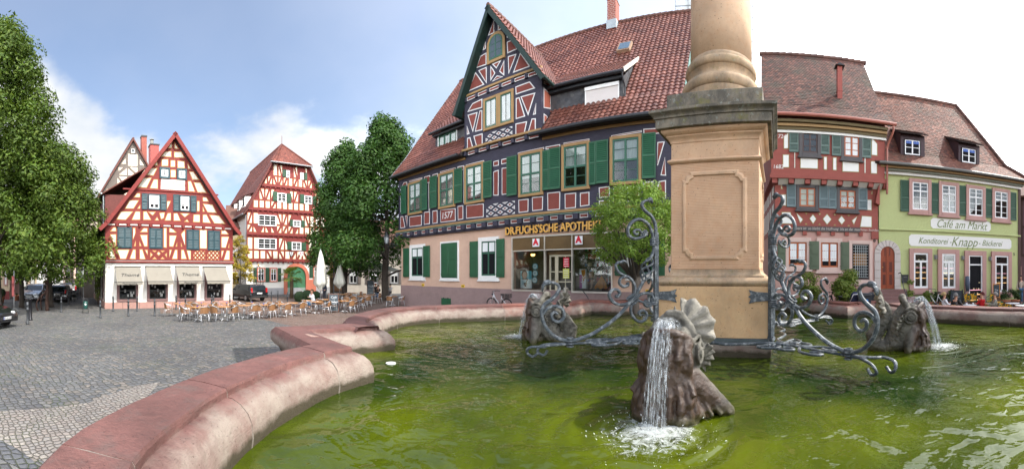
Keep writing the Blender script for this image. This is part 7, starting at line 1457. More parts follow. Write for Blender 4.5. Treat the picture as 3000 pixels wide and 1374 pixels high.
def bush(name, p, rx, h, leafm, label, n=16, nl=170, sz=.05, group=None, seed=1, ry=None, cr=.3):
    rr = random.Random(seed); root = empty(name, p, 0, label, 'bush', group); lm = MB(); tm = MB()
    for i in range(n):
        a = i*2.4; q = sqrt(rr.random()); z = h*(.12+.8*rr.random()); w = (1-(z/h)**3*.5); c = Vector((rx*q*cos(a)*w, (ry or rx)*q*sin(a)*w, z)); leaves(lm, c, cr*rr.uniform(.7, 1.2), nl, sz, rr, .3)
        tm.tube([(c.x*.2, c.y*.2, 0), (c.x*.7, c.y*.7, z*.6), tuple(c)], [.02, .014, .006], 4)
    lm.build('foliage', leafm, root); tm.build('stem', BARK, root); return root
bush('flowering_bush', P(2375, 16.0, RW_), .95, 2.0, LF5, 'loose pale green bush under the curtained windows of the red timbered house', 44, 120, .045, seed=3, ry=.4)
bush('laurel_bush', P(2480, 15.9, RW_), .8, 2.05, LF5, 'dense yellow-green bush beside the black stroller', 46, 170, .055, seed=4, ry=.45)
PLASTER_POT = mat('terracotta', (.42, .16, .085), .8, .12, 3, .2)
def pot(mb, r, h): mb.lathe([(r*.68, 0), (r*.95, h*.85), (r*1.08, h*.86), (r*1.08, h), (r*.9, h), (r*.85, h*.9)], 16)
def potted(p, r, h, br, label, group, leafm=None, cat='potted plant', seed=1):
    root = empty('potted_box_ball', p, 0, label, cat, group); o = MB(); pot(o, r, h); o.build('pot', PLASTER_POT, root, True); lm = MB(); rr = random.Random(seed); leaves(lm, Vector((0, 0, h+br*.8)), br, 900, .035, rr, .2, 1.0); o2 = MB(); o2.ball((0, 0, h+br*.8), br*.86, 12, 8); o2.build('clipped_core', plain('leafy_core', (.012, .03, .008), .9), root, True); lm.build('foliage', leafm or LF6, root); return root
for k, (x, yb, r, h, br, lb) in enumerate(((4, 888, .3, .5, .42, 'terracotta pot with a clipped box ball at the left edge'), (49, 881, .34, .5, .0, 'empty looking wide terracotta pot between two box balls'), (73, 876, .33, .5, .42, 'terracotta pot with a clipped box ball beside the silver car'), (151, 868, .33, .5, .3, 'terracotta pot with a thin plant behind the sculpture'))):
    potted(G(x, yb), r, h, br or .1, lb, 'terracotta pots along the street', seed=k+1)
for k, (x, yb, br) in enumerate(((878, 884, .55), (900, 882, .6), (926, 879, .5))):
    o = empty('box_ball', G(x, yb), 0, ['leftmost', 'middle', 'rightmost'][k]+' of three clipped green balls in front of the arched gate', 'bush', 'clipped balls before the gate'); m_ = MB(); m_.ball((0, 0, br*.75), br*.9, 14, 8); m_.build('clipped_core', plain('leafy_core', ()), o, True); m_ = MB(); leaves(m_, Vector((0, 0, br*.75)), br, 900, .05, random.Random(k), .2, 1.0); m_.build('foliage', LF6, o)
def palm(p, h, R0, label, n=26, group=None):
    root = empty('palm_tree', p, 0, label, 'palm', group); tm = MB(); tm.tube([(0, 0, 0), (.03, 0, h*.5), (0, 0, h)], [.2, .17, .19], 9); tm.build('trunk', mat('shaggy_palm_bark', (.09, .06, .035), .95, .4, 9, 1.0, 25), root, True); lm = MB(); rr = random.Random(5)
    for i in range(n):
        a = i*2.399; e = rr.uniform(-.5, 1.2); L_ = R0*.55; d = Vector((cos(a)*cos(e), sin(a)*cos(e), sin(e))); c = Vector((0, 0, h))+d*L_; nn = d.cross(Vector((-sin(a), cos(a), 0))).normalized(); sd_ = d.cross(nn)
        lm.tube([(0, 0, h), tuple(c)], .015, 4)
        for k in range(-6, 7):
            b = k*.2; dd = (d*cos(b)+sd_*sin(b)).normalized(); w = sd_*cos(b)*.03-d*sin(b)*.03; tip = c+dd*R0*.5*(1-.03*abs(k))-Vector((0, 0, .12*R0)); lm.add([c+w*.4, c+dd*R0*.25+w, tip, c+dd*R0*.25-w, c-w*.4], [(0, 1, 2, 3, 4)])
    lm.build('fronds', LF5, root)
palm(G(854, 874), 2.1, 1.35, 'fan palm in front of the green arched gate'); palm(G(972, 870), 2.0, 1.1, 'smaller fan palm behind the folded parasols', 18)
# vine on the side of the awning house
def vine():
    root = empty('climbing_vine', TH.world(uL_T-.15, 2.2, 0), -TH.a, 'green climbing vine along the side wall of the awning house', 'vine'); rr = random.Random(8); lm = MB(); tm = MB()
    for i in range(60):
        y = rr.uniform(-2.0, 5.5); z = 3.7+rr.uniform(-.5, .5)-.04*abs(y); leaves(lm, Vector((rr.uniform(-.35, .0), y, z)), .34, 90, .06, rr)
    for i in range(24): leaves(lm, Vector((-.15, 1.3+rr.uniform(-.3, .3), rr.uniform(.4, 3.6))), .26, 70, .055, rr)
    tm.tube(smooth_path([(-.1, 1.3, 0), (-.12, 1.2, 1.6), (-.1, 1.35, 3.2), (-.1, 2.6, 3.7), (-.1, 5, 3.7)]), .05, 6); tm.tube(smooth_path([(-.1, 1.35, 3.0), (-.1, 0, 3.6), (-.12, -1.8, 3.7)]), .035, 6); tm.build('stem', BARK, root, True); lm.build('foliage', LF5, root)
uL_T = TH.p(309, 769.5)[0]; vine()
# ================================================================ houses of the side street and the back of the square
def street_house(x0, d, xl, xr, ze, zr, wm, rm, label, floors, shm=None, name='street_house', ridge=True, depth=8, sm=None, fr=None, nw=3, base=None, timber=None):
    f = Fac(name, x0, d, label, 'house', 'houses in the background'); u0, u1 = f.p(xl, 800)[0], f.p(xr, 800)[0]; o = MB(); o.box(u0, u1, 0, depth, -.3, ze, 0)
    if base: o.box(u0, u1, -.04, 0, -.3, .8, 1)
    o.build('wall', [wm, base or wm], f.o); o = MB()
    roof_poly(o, [(u0-.2, -.5, ze-.1), (u1+.2, -.5, ze-.1), (u1+.2, depth/2, zr), (u0-.2, depth/2, zr)]); roof_poly(o, [(u0-.2, depth+.5, ze-.1), (u1+.2, depth+.5, ze-.1), (u1+.2, depth/2, zr), (u0-.2, depth/2, zr)]); o.add([(u0, 0, ze), (u0, depth, ze), (u0, depth/2, zr-.1), (u1, 0, ze), (u1, depth, ze), (u1, depth/2, zr-.1)], [(0, 2, 1), (3, 4, 5)]); o.build('roof', rm, f.o)
    for (z0, z1) in floors:
        for i in range(nw):
            u = u0+(u1-u0)*(i+.5)/nw; w = min(.55, (u1-u0)/nw*.28); window(f.o, u-w, u+w, z0, z1, 0, .12, sm or SS, fr or WHITEF, .06, 2, 1, .6, .4, 0, .06)
            if shm and (u1-u0)/nw > w*3.6: panel_shutter(f.o, u-w*1.75, u-w-.02, z0, z1, -.02, shm); panel_shutter(f.o, u+w+.02, u+w*1.75, z0, z1, -.02, shm)
    if timber:
        o = MB(); n = int((u1-u0)/.55)
        for i in range(n+1): u = u0+(u1-u0-.14)*i/n; o.box(u, u+.14, -.03, .0, timber[0], timber[1])
        for z in (timber[0], (timber[0]+timber[1])/2, timber[1]): o.box(u0, u1, -.045, .0, z-.08, z+.08)
        for i in range(0, n, 2): u = u0+(u1-u0-.14)*i/n; o.obox((u+.35, -.02, timber[0]+.6), Vector((.06, 0, 0)), Vector((0, .012, 0)), Vector((.3, 0, .6))) 
        o.build('timber_beams', timber[2], f.o)
    return f
BEI = mat('beige_render', (.5, .4, .28), .9, .08); MAR = mat('maroon_paint', (.16, .035, .035), .8, .1); PKR = mat('pale_pink_house_render', (.6, .42, .33), .9, .06); WHR = mat('cool_white_render', (.6, .62, .63), .9, .05)
ROOFB = mat('brown_roof', (.12, .06, .045), .85, .35, 9, .6, 14); OT = mat('orange_brown_timber', (.26, .11, .035), .8, .15)
street_house(60, 34, -40, 28, 6.5, 10, BEI, ROOFB, 'beige house with a red base at the far left behind the linden', [(1.3, 3.0), (4.2, 5.7)], None, base=MAR, nw=3)
street_house(90, 37, 29, 62, 6.3, 10, mat('red_grey_render', (.3, .2, .18), .9), ROOFB, 'house with maroon shutters behind the terracotta pots', [(1.4, 2.9), (4.1, 5.5)], MAR, nw=1, sm=MAR)
street_house(110, 41, 60, 107, 6.6, 10, BEI, ROOFB, 'beige shop house behind the silver car', [(.8, 3.0), (4.3, 5.6)], None, nw=2, sm=GREY)
street_house(130, 46, 104, 184, 6.8, 12, WHR, ROOFB, 'white house with orange timbering above at the end of the street', [(1.2, 2.9)], None, nw=4, sm=WHITEF, timber=(3.9, 6.7, OT))
street_house(170, 52, 182, 216, 8, 13, mat('grey_pink_render', (.42, .34, .32), .9), ROOFB, 'narrow grey house with dark blue shutters in the side street', [(1.6, 3.6), (5.2, 6.9)], mat('blue_slate_shutter', (.05, .08, .13), .6), nw=1)
street_house(200, 66, 214, 262, 11, 15, PKR, ROOFB, 'pink house closing the view down the side street', [(2.2, 4.2), (6, 8)], None, nw=2)
street_house(690, 44, 664, 720, 8.0, 11.5, mat('yellow_render', (.6, .48, .28), .9), ROOFB, 'ochre house glimpsed behind the yellow tree', [(4, 5.5), (1.2, 2.8)], None, nw=1)
bk_ = street_house(1090, 44, 1005, 1185, 5.6, 9.5, mat('warm_grey_render', (.55, .5, .43), .9), ROOFB, 'pale grey house with taupe shutters behind the shaded terrace', [(1.15, 2.9)], mat('taupe_shutter', (.2, .17, .15), .6), nw=3, sm=GREY)
street_house(960, 50, 930, 1012, 8, 12, mat('peach_render', (.55, .33, .2), .9), ROOFB, 'peach coloured house between the gate house and the pale grey one', [(1.2, 2.8), (4.6, 6.2)], None, nw=2)
street_house(2990, 23, 2962, 3080, 7.4, 9.6, mat('plum_render', (.16, .09, .10), .9), ROOFB, 'dark plum house with timbering at the right edge beyond the cafe', [(.9, 2.9)], None, nw=3, timber=(3.6, 7.2, mat('dark_corner_timber', ())))
# houses closing the square behind the camera (seen in panes and water)
for (a_, d_, w_, z_, m_, lb) in ((105, 30, 15, 8.5, WHR, 'white house on the east side of the square, behind the camera'), (150, 27, 17, 9, mat('dusty_rose_render', (.45, .25, .2), .9), 'dusty rose house on the south side of the square, behind the camera'), (195, 30, 18, 9.5, BEI, 'beige house on the south side of the square, behind the camera'), (238, 34, 16, 8.5, MAR, 'maroon house on the south-west side of the square, behind the camera')):
    x_ = 1500+F*radians(a_); f_ = atan2(w_/2, d_)*F; street_house(x_, d_, x_-f_, x_+f_, z_, z_+4.5, m_, ROOFB, lb, [(1.2, 3.0), (4.3, 6.0)], None, nw=5)
# church tower wrapped in scaffolding
tw = empty('scaffolded_tower', P(2092, 62), -az(2092), 'pale tower wrapped in scaffold netting, mostly hidden behind the column', 'tower')
o = MB(); o.box(-5.2, 5.2, 1, 11, 0, 58, 0); o.build('tower_wall', mat('pale_tower_stone', (.45, .44, .42), .9), tw)
def net_mat():
    m, t, b = new_mat('scaffold_net'); o = [x for x in t.nodes if x.type == 'OUTPUT_MATERIAL'][0]; b.inputs['Base Color'].default_value = (.62, .66, .68, 1); b.inputs['Roughness'].default_value = .8
    tr = t.nodes.new('ShaderNodeBsdfTransparent'); ms = t.nodes.new('ShaderNodeMixShader'); ms.inputs[0].default_value = .6; L(t, tr.outputs[0], ms.inputs[1]); L(t, b.outputs[0], ms.inputs[2]); L(t, ms.outputs[0], o.inputs[0]); return m
o = MB(); o.box(-6.6, 6.6, -.6, 12, 0, 60); o.build('netting', net_mat(), tw); o = MB()
for i in range(7):
    x = -6.6+i*2.2; o.box(x-.04, x+.04, -.7, -.62, 0, 60)
for k in range(30): o.box(-6.7, 6.7, -.7, -.62, k*2, k*2+.06)
o.build('poles', GREY, tw)
# ================================================================ people
SKIN = plain('skin', (.5, .27, .18), .55); DENIM = mat('blue_denim', (.05, .11, .2), .85, .15, 8); 
def skin_mesh(chains, sub=1):
    vs, es, rs, key = [], [], [], {}
    for ch in chains:
        pr = None
        for (x, y, z, r) in ch:
            k = (round(x, 4), round(y, 4), round(z, 4))
            if k not in key: key[k] = len(vs); vs.append((x, y, z)); rs.append(r)
            i = key[k]
            if pr is not None and pr != i: es.append((pr, i))
            pr = i
    me = bpy.data.meshes.new('tmp'); me.from_pydata(vs, es, []); o = bpy.data.objects.new('tmp', me); COL.objects.link(o)
    m = o.modifiers.new('skin', 'SKIN'); m.use_smooth_shade = True; sv = me.skin_vertices[0].data
    for i, r in enumerate(rs): sv[i].radius = r if isinstance(r, tuple) else (r, r); sv[i].use_root = (i == 0)
    s = o.modifiers.new('sub', 'SUBSURF'); s.levels = s.render_levels = sub
    dg = bpy.context.evaluated_depsgraph_get(); out = bpy.data.meshes.new_from_object(o.evaluated_get(dg)); bpy.data.objects.remove(o); return out
def person(p, rz, label, top, legs, hair, sit=True, hands=((.34, .2, .78), (.34, -.2, .78)), hairlong=.0, lean=0.0, turn=0.0, scale=1.0, group=None, skirt=False):
    root = empty('person', p, rz, label, 'person', group); root.scale = (scale,)*3
    hz = .47 if sit else .93; sh = hz+.50; lx = lean
    pel = (0, 0, hz, .125); ch = (lx*.6, 0, hz+.32, (.12, .15)); nb = (lx, 0, sh, .075); nk = (lx+.01, 0, sh+.08, .05); hd = (lx+.025, 0, sh+.17, .082); ht = (lx+.02, 0, sh+.25, .078)
    body = [[pel, (lx*.3, 0, hz+.16, .115), ch, nb, nk, hd, ht, (lx+.0, 0, sh+.30, .05)], [hd, (lx+.075, 0, sh+.16, .035)], [(lx+.075, 0, sh+.16, .035), (lx+.115, 0, sh+.175, .014)]]; tp = [[(0, 0, hz, .15), (lx*.3, 0, hz+.16, .14), (lx*.6, 0, hz+.32, (.14, .17)), (lx, 0, sh-.02, .09), (lx+.005, 0, sh+.045, .062)]]; lg = []
    for s, h in zip((1, -1), hands):
        S = (lx, s*.17, sh-.03, .062); H_ = Vector(h); E_ = (Vector(S[:3])+H_)/2+Vector((-.05, s*.08, -.12)); w = H_; d = (H_-E_).normalized()
        body += [[nb, S, (*E_, .042), (*w, .027), (*(w+d*.05), .034)]]; sd_ = d.cross(Vector((0, 0, 1))); sd_ = (sd_ if sd_.length > .1 else Vector((0, 1, 0))).normalized(); dn = d.cross(sd_).normalized()
        if dn.z > 0: dn = -dn
        for k, (o_, l_) in enumerate(((-.027, .065), (-.009, .078), (.009, .072), (.027, .055))):
            a = w+d*.075+sd_*o_; body.append([(*(w+d*.05), .034), (*a, .010), (*(a+d*l_*.5+dn*.008), .009), (*(a+d*l_*.85+dn*.03), .008)])
        a = w+d*.03+sd_*(-.034); body.append([(*(w+d*.05), .034), (*a, .011), (*(a+d*.035-sd_*.02+dn*.012), .009)])
        tp += [[(lx, 0, sh-.02, .09), (lx, s*.17, sh-.03, .078), (*E_, .056), (*(w-d*.02), .04)]]
        if sit: K = (.42, s*.11, hz+.03, .07); A = (.40, s*.11, .09, .045); T = (.56, s*.12, .03, .035)
        else: K = (.04, s*.10, .50, .062); A = (-.02, s*.10, .09, .045); T = (.14, s*.11, .03, .035)
        Hp = (0, s*.09, hz-.02, .09); body += [[pel, Hp, K, A, T]]; lg += [[(0, 0, hz, .14), (0, s*.09, hz-.02, .105), (K[0], K[1], K[2], .082), (A[0], A[1], .12, .06)]]
    b = bpy.data.objects.new('body', skin_mesh(body)); COL.objects.link(b); b.parent = root; b.data.materials.append(SKIN)
    for nm, chn, m in (('top', tp, top), ('trousers', lg, legs)):
        g = bpy.data.objects.new(nm, skin_mesh(chn)); COL.objects.link(g); g.parent = root; g.data.materials.append(m)
    hm = MB(); hc = Vector((lx-.012, 0, sh+.235)); hm.ball(hc, .118, 14, 9, 0, (1.0, .88, 1.0)); me = hm
    o = MB(); n = 14
    for j in range(7):
        for i in range(n):
            th_ = pi*.04+j*.28; ph = 2*pi*i/n; front = cos(ph) > .35
            if front and th_ > 1.0: continue
            if th_ > 1.75+hairlong: continue
            c = hc+Vector((sin(th_)*cos(ph)*.112, sin(th_)*sin(ph)*.098, cos(th_)*.112)); o.ball(c+Vector((0, 0, .006*sin(i*3+j))), .034, 6, 4)
    o.build('hair', hair, root, True)
    e = MB()
    for s in (-1, 1): e.ball((lx+.098, s*.032, sh+.205), .012, 6, 4); e.ball((lx+.02, s*.085, sh+.185), .022, 6, 4, 1, (.8, .5, 1.4))
    e.tube([(lx+.105, -.025, sh+.125), (lx+.11, 0, sh+.123), (lx+.105, .025, sh+.125)], .006, 5, 2); e.build('face_features', [INK, SKIN, plain('lips', (.35, .1, .08), .5)], root, True)
    shs = MB()
    for s in (-1, 1): A = (.40 if sit else -.02); shs.ball((A+.08, s*.115, .045), .06, 8, 6, 0, (2.1, .8, .75))
    shs.build('shoe', INK, root, True); return root
def cloth(n, c): return mat(n, c, .85, .12, 9, .3, 30)
HB, HG, HR, HD = cloth('blond_hair', (.45, .32, .15)), cloth('grey_hair', (.2, .19, .18)), cloth('dark_red_hair', (.1, .02, .02)), cloth('dark_hair', (.03, .02, .015))
WTOP, BLK, RDJ, GRJ, DKT = cloth('white_cardigan', (.7, .7, .72)), plain('black_leather', (.015, .015, .018), .35), cloth('red_jacket', (.55, .015, .02)), cloth('grey_green_jacket', (.22, .21, .17)), cloth('dark_trousers', (.04, .04, .05))
def face(p, q): return atan2(q.y-p.y, q.x-p.x)
c1, c2, c3, c4 = P(2766, 17.6, RZ_), P(2800, 17.0, RZ_), P(2877, 17.7, RZ_), P(2913, 17.5, RZ_)
person(c1, face(c1, P(2830, 18)), 'seated blond person in a white cardigan at the cafe table', WTOP, DKT, HB)
person(c2, face(c2, P(2850, 19.5)), 'seated grey-haired person in a black leather jacket with their back half turned', BLK, DKT, HG)
person(c3, face(c3, P(2800, 16.8)), 'seated person in a bright red jacket resting the chin on a hand', RDJ, DKT, HR, hands=((.16, .03, 1.02), (.32, -.1, .78)))
person(c4, face(c4, P(2840, 17.3)), 'seated grey-haired person in a grey-green jacket at the right of the table', GRJ, DKT, HG, lean=-.05)
p5 = P(2989, 22, RW_); person(p5, face(p5, P(3050, 20)), 'standing long-haired person in a beige top at the right edge of the picture', cloth('beige_top', (.4, .33, .27)), DENIM, HD, sit=False, hands=((.1, .24, .85), (.15, -.22, .95)), hairlong=.8)
p6 = G(918, 903); person(p6, face(p6, G(890, 905)), 'person in a white shirt and jeans reading at a terrace table', cloth('white_shirt', (.72, .72, .72)), DENIM, cloth('brown_hair', (.12, .07, .035)), lean=.12, hands=((.36, .1, .8), (.36, -.1, .8)))
p7 = G(951, 882); person(p7, face(p7, G(930, 884)), 'standing person in a dark jacket beside the folded white parasol', cloth('navy_jacket', (.02, .025, .04)), DKT, HG, sit=False, hands=((.2, .2, 1.0), (.2, -.2, 1.0)), lean=.04)
p8 = G(1107, 876); person(p8, face(p8, G(1060, 884)), 'seated person in black and jeans leaning back in the shade of the tree', cloth('black_shirt', (.015, .015, .015)), DENIM, HD, lean=-.1)
p9 = G(1100, 866); person(p9, face(p9, G(1130, 860)), 'red-haired person seated at the far tables by the chalkboard', cloth('slate_top', (.05, .06, .08)), DKT, cloth('red_hair', (.25, .04, .02)))
p10 = G(1143, 868); person(p10, face(p10, G(1100, 860)), 'person in a pale shirt seated at the far tables right of the black trunk', cloth('white_shirt', ()), DKT, HD)
# ================================================================ terrace furniture
ALU = plain('brushed_aluminium', (.62, .63, .65), .28, .85); CANE = mat('tan_cane_weave', (.21, .105, .045), .6, .15, 12, .8, 90); WTT = mat('wood_table_top', (.34, .17, .07), .45, .15, 6)
def make_chair(seatm=None, framem=None, name='terrace_chair', cat='chair'):
    t = empty(name, (0, 0, 0), 0, 'x', cat); fm = framem or ALU
    for s in (-1, 1):
        for nm, pts in (('leg', [(.21, s*.2, 0), (.17, s*.235, .42), (.16, s*.25, .64)]), ('leg', [(-.27, s*.2, 0), (-.18, s*.2, .44)])): o = MB(); o.tube(smooth_path(pts, 3), .013, 6); o.build(nm, fm, t, True)
    o = MB(); o.tube(smooth_path([(.17, .25, .63), (.0, .27, .66), (-.18, .25, .74), (-.25, .14, .80), (-.265, 0, .81), (-.25, -.14, .80), (-.18, -.25, .74), (.0, -.27, .66), (.17, -.25, .63)], 4), .014, 6); o.tube([(.2, .21, .42), (.2, -.21, .42), (-.18, -.2, .43), (-.18, .2, .43), (.2, .21, .42)], .012, 6); o.build('arm_frame', fm, t, True)
    o = MB(); o.slab([(.21, -.21), (.21, .21), (-.17, .19), (-.17, -.19)], .425, .45); bevel(o.build('seat', seatm or CANE, t), .01, 1)
    o = MB(); n = 8; q = []
    for i in range(n+1):
        a = (i/n-.5)*1.9; x, y = -.05-.19*cos(a), .22*sin(a)/.81
        for z, dx in ((.47, .03), (.79, -.015)): q += [(x+dx, y, z), (x+dx-.012, y, z)]
    o.add(q, [(4*i, 4*i+4, 4*i+6, 4*i+2) for i in range(n)]+[(4*i+1, 4*i+3, 4*i+7, 4*i+5) for i in range(n)]+[(4*i+2, 4*i+6, 4*i+7, 4*i+3) for i in range(n)]+[(4*i, 4*i+1, 4*i+5, 4*i+4) for i in range(n)]); o.build('backrest', seatm or CANE, t); return t
def make_table(topm=None, name='terrace_table'):
    t = empty(name, (0, 0, 0), 0, 'x', 'table'); o = MB(); o.lathe([(.30, .70), (.36, .705), (.37, .72), (.36, .735), (.2, .737)], 24); o.build('table_top', topm or WTT, t, True); o = MB(); o.lathe([(.03, .03), (.03, .71)], 8); o.build('pedestal', ALU, t, True)
    o = MB()
    for k in range(4): a = k*pi/2+.4; o.tube([(0, 0, .09), (.18*cos(a), .18*sin(a), .06), (.28*cos(a), .28*sin(a), .015)], .02, 5)
    o.build('foot', ALU, t, True); return t
CH, cu_, TB, tu_ = make_chair(), [], make_table(), []
ORD = ['first', 'second', 'third', 'fourth', 'fifth', 'sixth', 'seventh', 'eighth', 'ninth', 'tenth', 'eleventh', 'twelfth', 'thirteenth', 'fourteenth']
def seating(tabs, where, grp, tgrp):
    rr = random.Random(len(tabs))
    for k, (x, y, angs) in enumerate(tabs):
        r = (H-.73)*F/(y-YH); c = P(x, r); place(TB, tu_, c, 0, 'round bistro table, %s from the left %s' % (ORD[k], where), tgrp)
        for a_ in angs:
            a = radians(a_)+rr.uniform(-.15, .15); vd = c.normalized(); sd2 = Vector((vd.y, -vd.x, 0)); d = (vd*cos(a)+sd2*sin(a)); q = c+d*.66
            sd = {0: 'far', 1: 'near'}[int(cos(a) < 0)]+' '+('right' if sin(a) > 0 else 'left'); place(CH, cu_, q, atan2(-d.y, -d.x)+rr.uniform(-.2, .2), 'cane bistro chair, %s of the %s table from the left %s' % (sd, ORD[k], where), grp)
seating([(526, 889, (115, 250, 60)), (578, 899, (150, 250, 330)), (590, 889, (100, 200, 300)), (655, 898, (130, 215, 310)), (664, 889, (30, 300)), (715, 894, (140, 215, 60)), (738, 888, (290, 80)), (772, 892, (145, 210, 60)), (822, 890, (150, 215, 300)), (855, 887, (130, 290))], 'in the sunny rows', 'cane chairs in the sunny rows', 'tables in the sunny rows')
seating([(898, 880, (60,)), (925, 884, (100, 300)), (952, 877, (80, 200)), (1008, 881, (150, 250, 60)), (1030, 875, (110, 240, 330)), (1060, 868, (150, 220, 30)), (1090, 863, (60, 300)), (1150, 868, (100, 200)), (1002, 862, (30, 250)), (1035, 858, (60, 200))], 'on the shaded terrace', 'chairs on the shaded terrace', 'tables on the shaded terrace')
o = MB(); 
for k, (x, y) in enumerate(((526, 888), (578, 898), (590, 888), (664, 888), (738, 887), (772, 891))):
    r = (H-.75)*F/(y-YH); c = P(x, r); m_ = MB(); m_.lathe([(.045, 0), (.06, .045), (.05, .045), (.03, .012)], 12); q = m_.build('ashtray', plain('blue_glass', (.02, .04, .3), .15), None, True); q.location = (c.x, c.y, .738); tag(q, 'dark blue ashtray on the %s sunny table' % ORD[k], 'ashtray', 'blue ashtrays on the sunny tables')
# cafe chairs with flowered cushions
def flower_mat():
    m, t, b = new_mat('sunflower_cloth'); v = coords(t); a = t.nodes.new('ShaderNodeTexVoronoi'); a.inputs['Scale'].default_value = 9; L(t, v, a.inputs['Vector'])
    c = ramp(t, a.outputs['Distance'], [(.22, (.08, .03, .01)), (.3, (.85, .45, .02)), (.52, (.75, .4, .02)), (.6, (.01, .10, .06))]); L(t, c, b.inputs['Base Color']); b.inputs['Roughness'].default_value = .85; return m
FCH, fu_, WT, wu_ = make_chair(flower_mat(), plain('black_wire', (.02, .02, .02), .4), 'flowered_chair'), [], make_table(plain('white_table_top', (.75, .76, .78), .35), 'white_table'), []
for k, (x, r, tx_, lb) in enumerate(((2766, 17.6, (2830, 18), 'under the blond person'), (2800, 17.0, (2850, 19.5), 'under the person in black leather'), (2877, 17.7, (2800, 16.8), 'under the person in red'), (2913, 17.5, (2840, 17.3), 'under the person in grey-green'), (2829, 19.2, (2825, 16), 'left of the pair facing the fountain'), (2849, 19.3, (2845, 16), 'right of the pair facing the fountain'), (2935, 18.6, (2960, 18), 'just right of the seated group'), (2955, 17.4, (2990, 19), 'empty beside the far right table'), (2990, 18.3, (2960, 18.5), 'nearest the right edge'), (2905, 19.0, (2860, 18), 'behind the person in grey-green'))):
    p = P(x, r, RZ_ if r < 18.7 else RW_); place(FCH, fu_, p+Vector((0, 0, .0)), face(p, P(*tx_)), 'black wire chair with sunflower cushion, '+lb, 'sunflower chairs at the cafe')
for k, (x, r, lb) in enumerate(((2840, 17.5, 'between the four seated people'), (2966, 18.5, 'empty near the dark corner of the cafe'), (2996, 17.3, 'cut by the right edge'))): place(WT, wu_, P(x, r, RZ_), 0, 'small white round cafe table '+lb, 'white cafe tables')
for k, (x, r) in enumerate(((2832, 17.4), (2851, 17.5))):
    p = P(x, r, .738+RZ_); m_ = MB(); m_.lathe([(.035, 0), (.045, .02), (.04, .09), (.034, .09), (.03, .02)], 12); m_.tube([Vector((.042+.022*cos(a), 0, .05+.025*sin(a))) for a in [-1.4+2.8*i/6 for i in range(7)]], .006, 5); q = m_.build('cup', WHITEF, None, True); q.location = p; tag(q, ['white cup left on the table of the four guests', 'white cup right on the table of the four guests'][k], 'cup', 'cups on the cafe table')
# parasols
UMB = mat('off_white_canvas', (.5, .5, .44), .85, .06, 3, .3)
def closed_umbrella(p, zt, zb, w, label):
    root = empty('folded_parasol', p, 0, label, 'parasol', 'folded parasols'); o = MB(); prof_ = [(.04, zt), (w*.35, zt-(zt-zb)*.15), (w*.7, zt-(zt-zb)*.5), (w, zb+.45), (w*.85, zb+.3), (w*.3, zb+.1), (.12, zb)]; n = 20; vs = []
    for r_, z in prof_: vs += [(r_*(1+.28*cos(k*pi/2*1.0+z))*cos(2*pi*k/n), r_*(1+.28*cos(k*pi/2+z))*sin(2*pi*k/n), z-(.08 if k % 4 == 0 and z < zb+.5 else 0)) for k in range(n)]
    o.add(vs, [(j*n+k, (j+1)*n+k, (j+1)*n+(k+1) % n, j*n+(k+1) % n) for j in range(len(prof_)-1) for k in range(n)]); o.build('canvas', UMB, root, True); o = MB(); o.lathe([(.03, 0), (.03, zt+.08)], 8); o.build('pole', ALU, root, True); o = MB(); o.box(-.35, .35, -.35, .35, 0, .06); o.build('base', GREY, root)
closed_umbrella(G(939, 904), 4.05, 1.35, .42, 'folded off-white parasol standing by the person in the dark jacket'); closed_umbrella(P(995, 31), 3.3, 1.2, .45, 'folded parasol in the shade of the lower dark tree')
root = empty('open_parasol', P(1095, 37), 0, 'wide open white parasol over the shaded terrace', 'parasol'); o = MB(); n = 8; R0 = 2.9; vs = [(0, 0, 3.75)]+[(R0*cos(2*pi*k/n), R0*sin(2*pi*k/n), 2.75) for k in range(n)]+[(R0*cos(2*pi*k/n), R0*sin(2*pi*k/n), 2.62) for k in range(n)]
o.add(vs, [(0, 1+k, 1+(k+1) % n) for k in range(n)]+[(1+k, 9+k, 9+(k+1) % n, 1+(k+1) % n) for k in range(n)]); o.build('canopy', UMB, root); o = MB(); o.lathe([(.035, 0), (.035, 3.8)], 8); o.build('pole', GREY, root)
for k in range(8): o = MB(); a = 2*pi*k/8; o.tube([(0, 0, 3.68), (R0*.97*cos(a), R0*.97*sin(a), 2.73)], .018, 4); o.build('rib', GREY, root)
# boards
CHK = plain('slate_chalkboard', (.035, .05, .06), .7); CHW = plain('chalk_lettering', (.55, .58, .6), .9); WDB = mat('brown_board_frame', (.12, .05, .03), .6)
def aboard(p, rz, w, h, lines, label, frame=WDB, sz=.2, cat='sign'):
    t = empty('chalkboard', p, rz, label, cat); tl_ = radians(9)
    for s in (1, -1):
        o = MB(); a = Vector((0, -s*sin(tl_), cos(tl_))); n = Vector((0, -s*cos(tl_), -sin(tl_))); c = Vector((0, -s*(-.22+sin(tl_)*h/2)*1.0*-1, h/2+.05)) if False else Vector((0, -s*(.2-sin(tl_)*h/2), h/2+.06)); a = Vector((0, s*sin(tl_), cos(tl_)))
        o.obox(c, Vector((w/2, 0, 0)), n*.012, a*h/2, 0); o.obox(c-n*.006, Vector((w/2-.03, 0, 0)), n*.02, a*(h/2-.03), 1)
        for sx in (-1, 1): o.obox(c+Vector((sx*(w/2-.015), 0, 0)), Vector((.018, 0, 0)), n*.018, a*(h/2+.05), 0)
        o.build('board', [frame, CHK], t)
        if s == 1:
            for (tx, z, s2) in lines: pos = c+a*(z*h/2)+Vector((0, -.034, 0)); text(tx, s2, t, pos, CHW, .001, .15, 'chalk_lettering', rot=(pi/2-tl_, 0, 0))
    return t
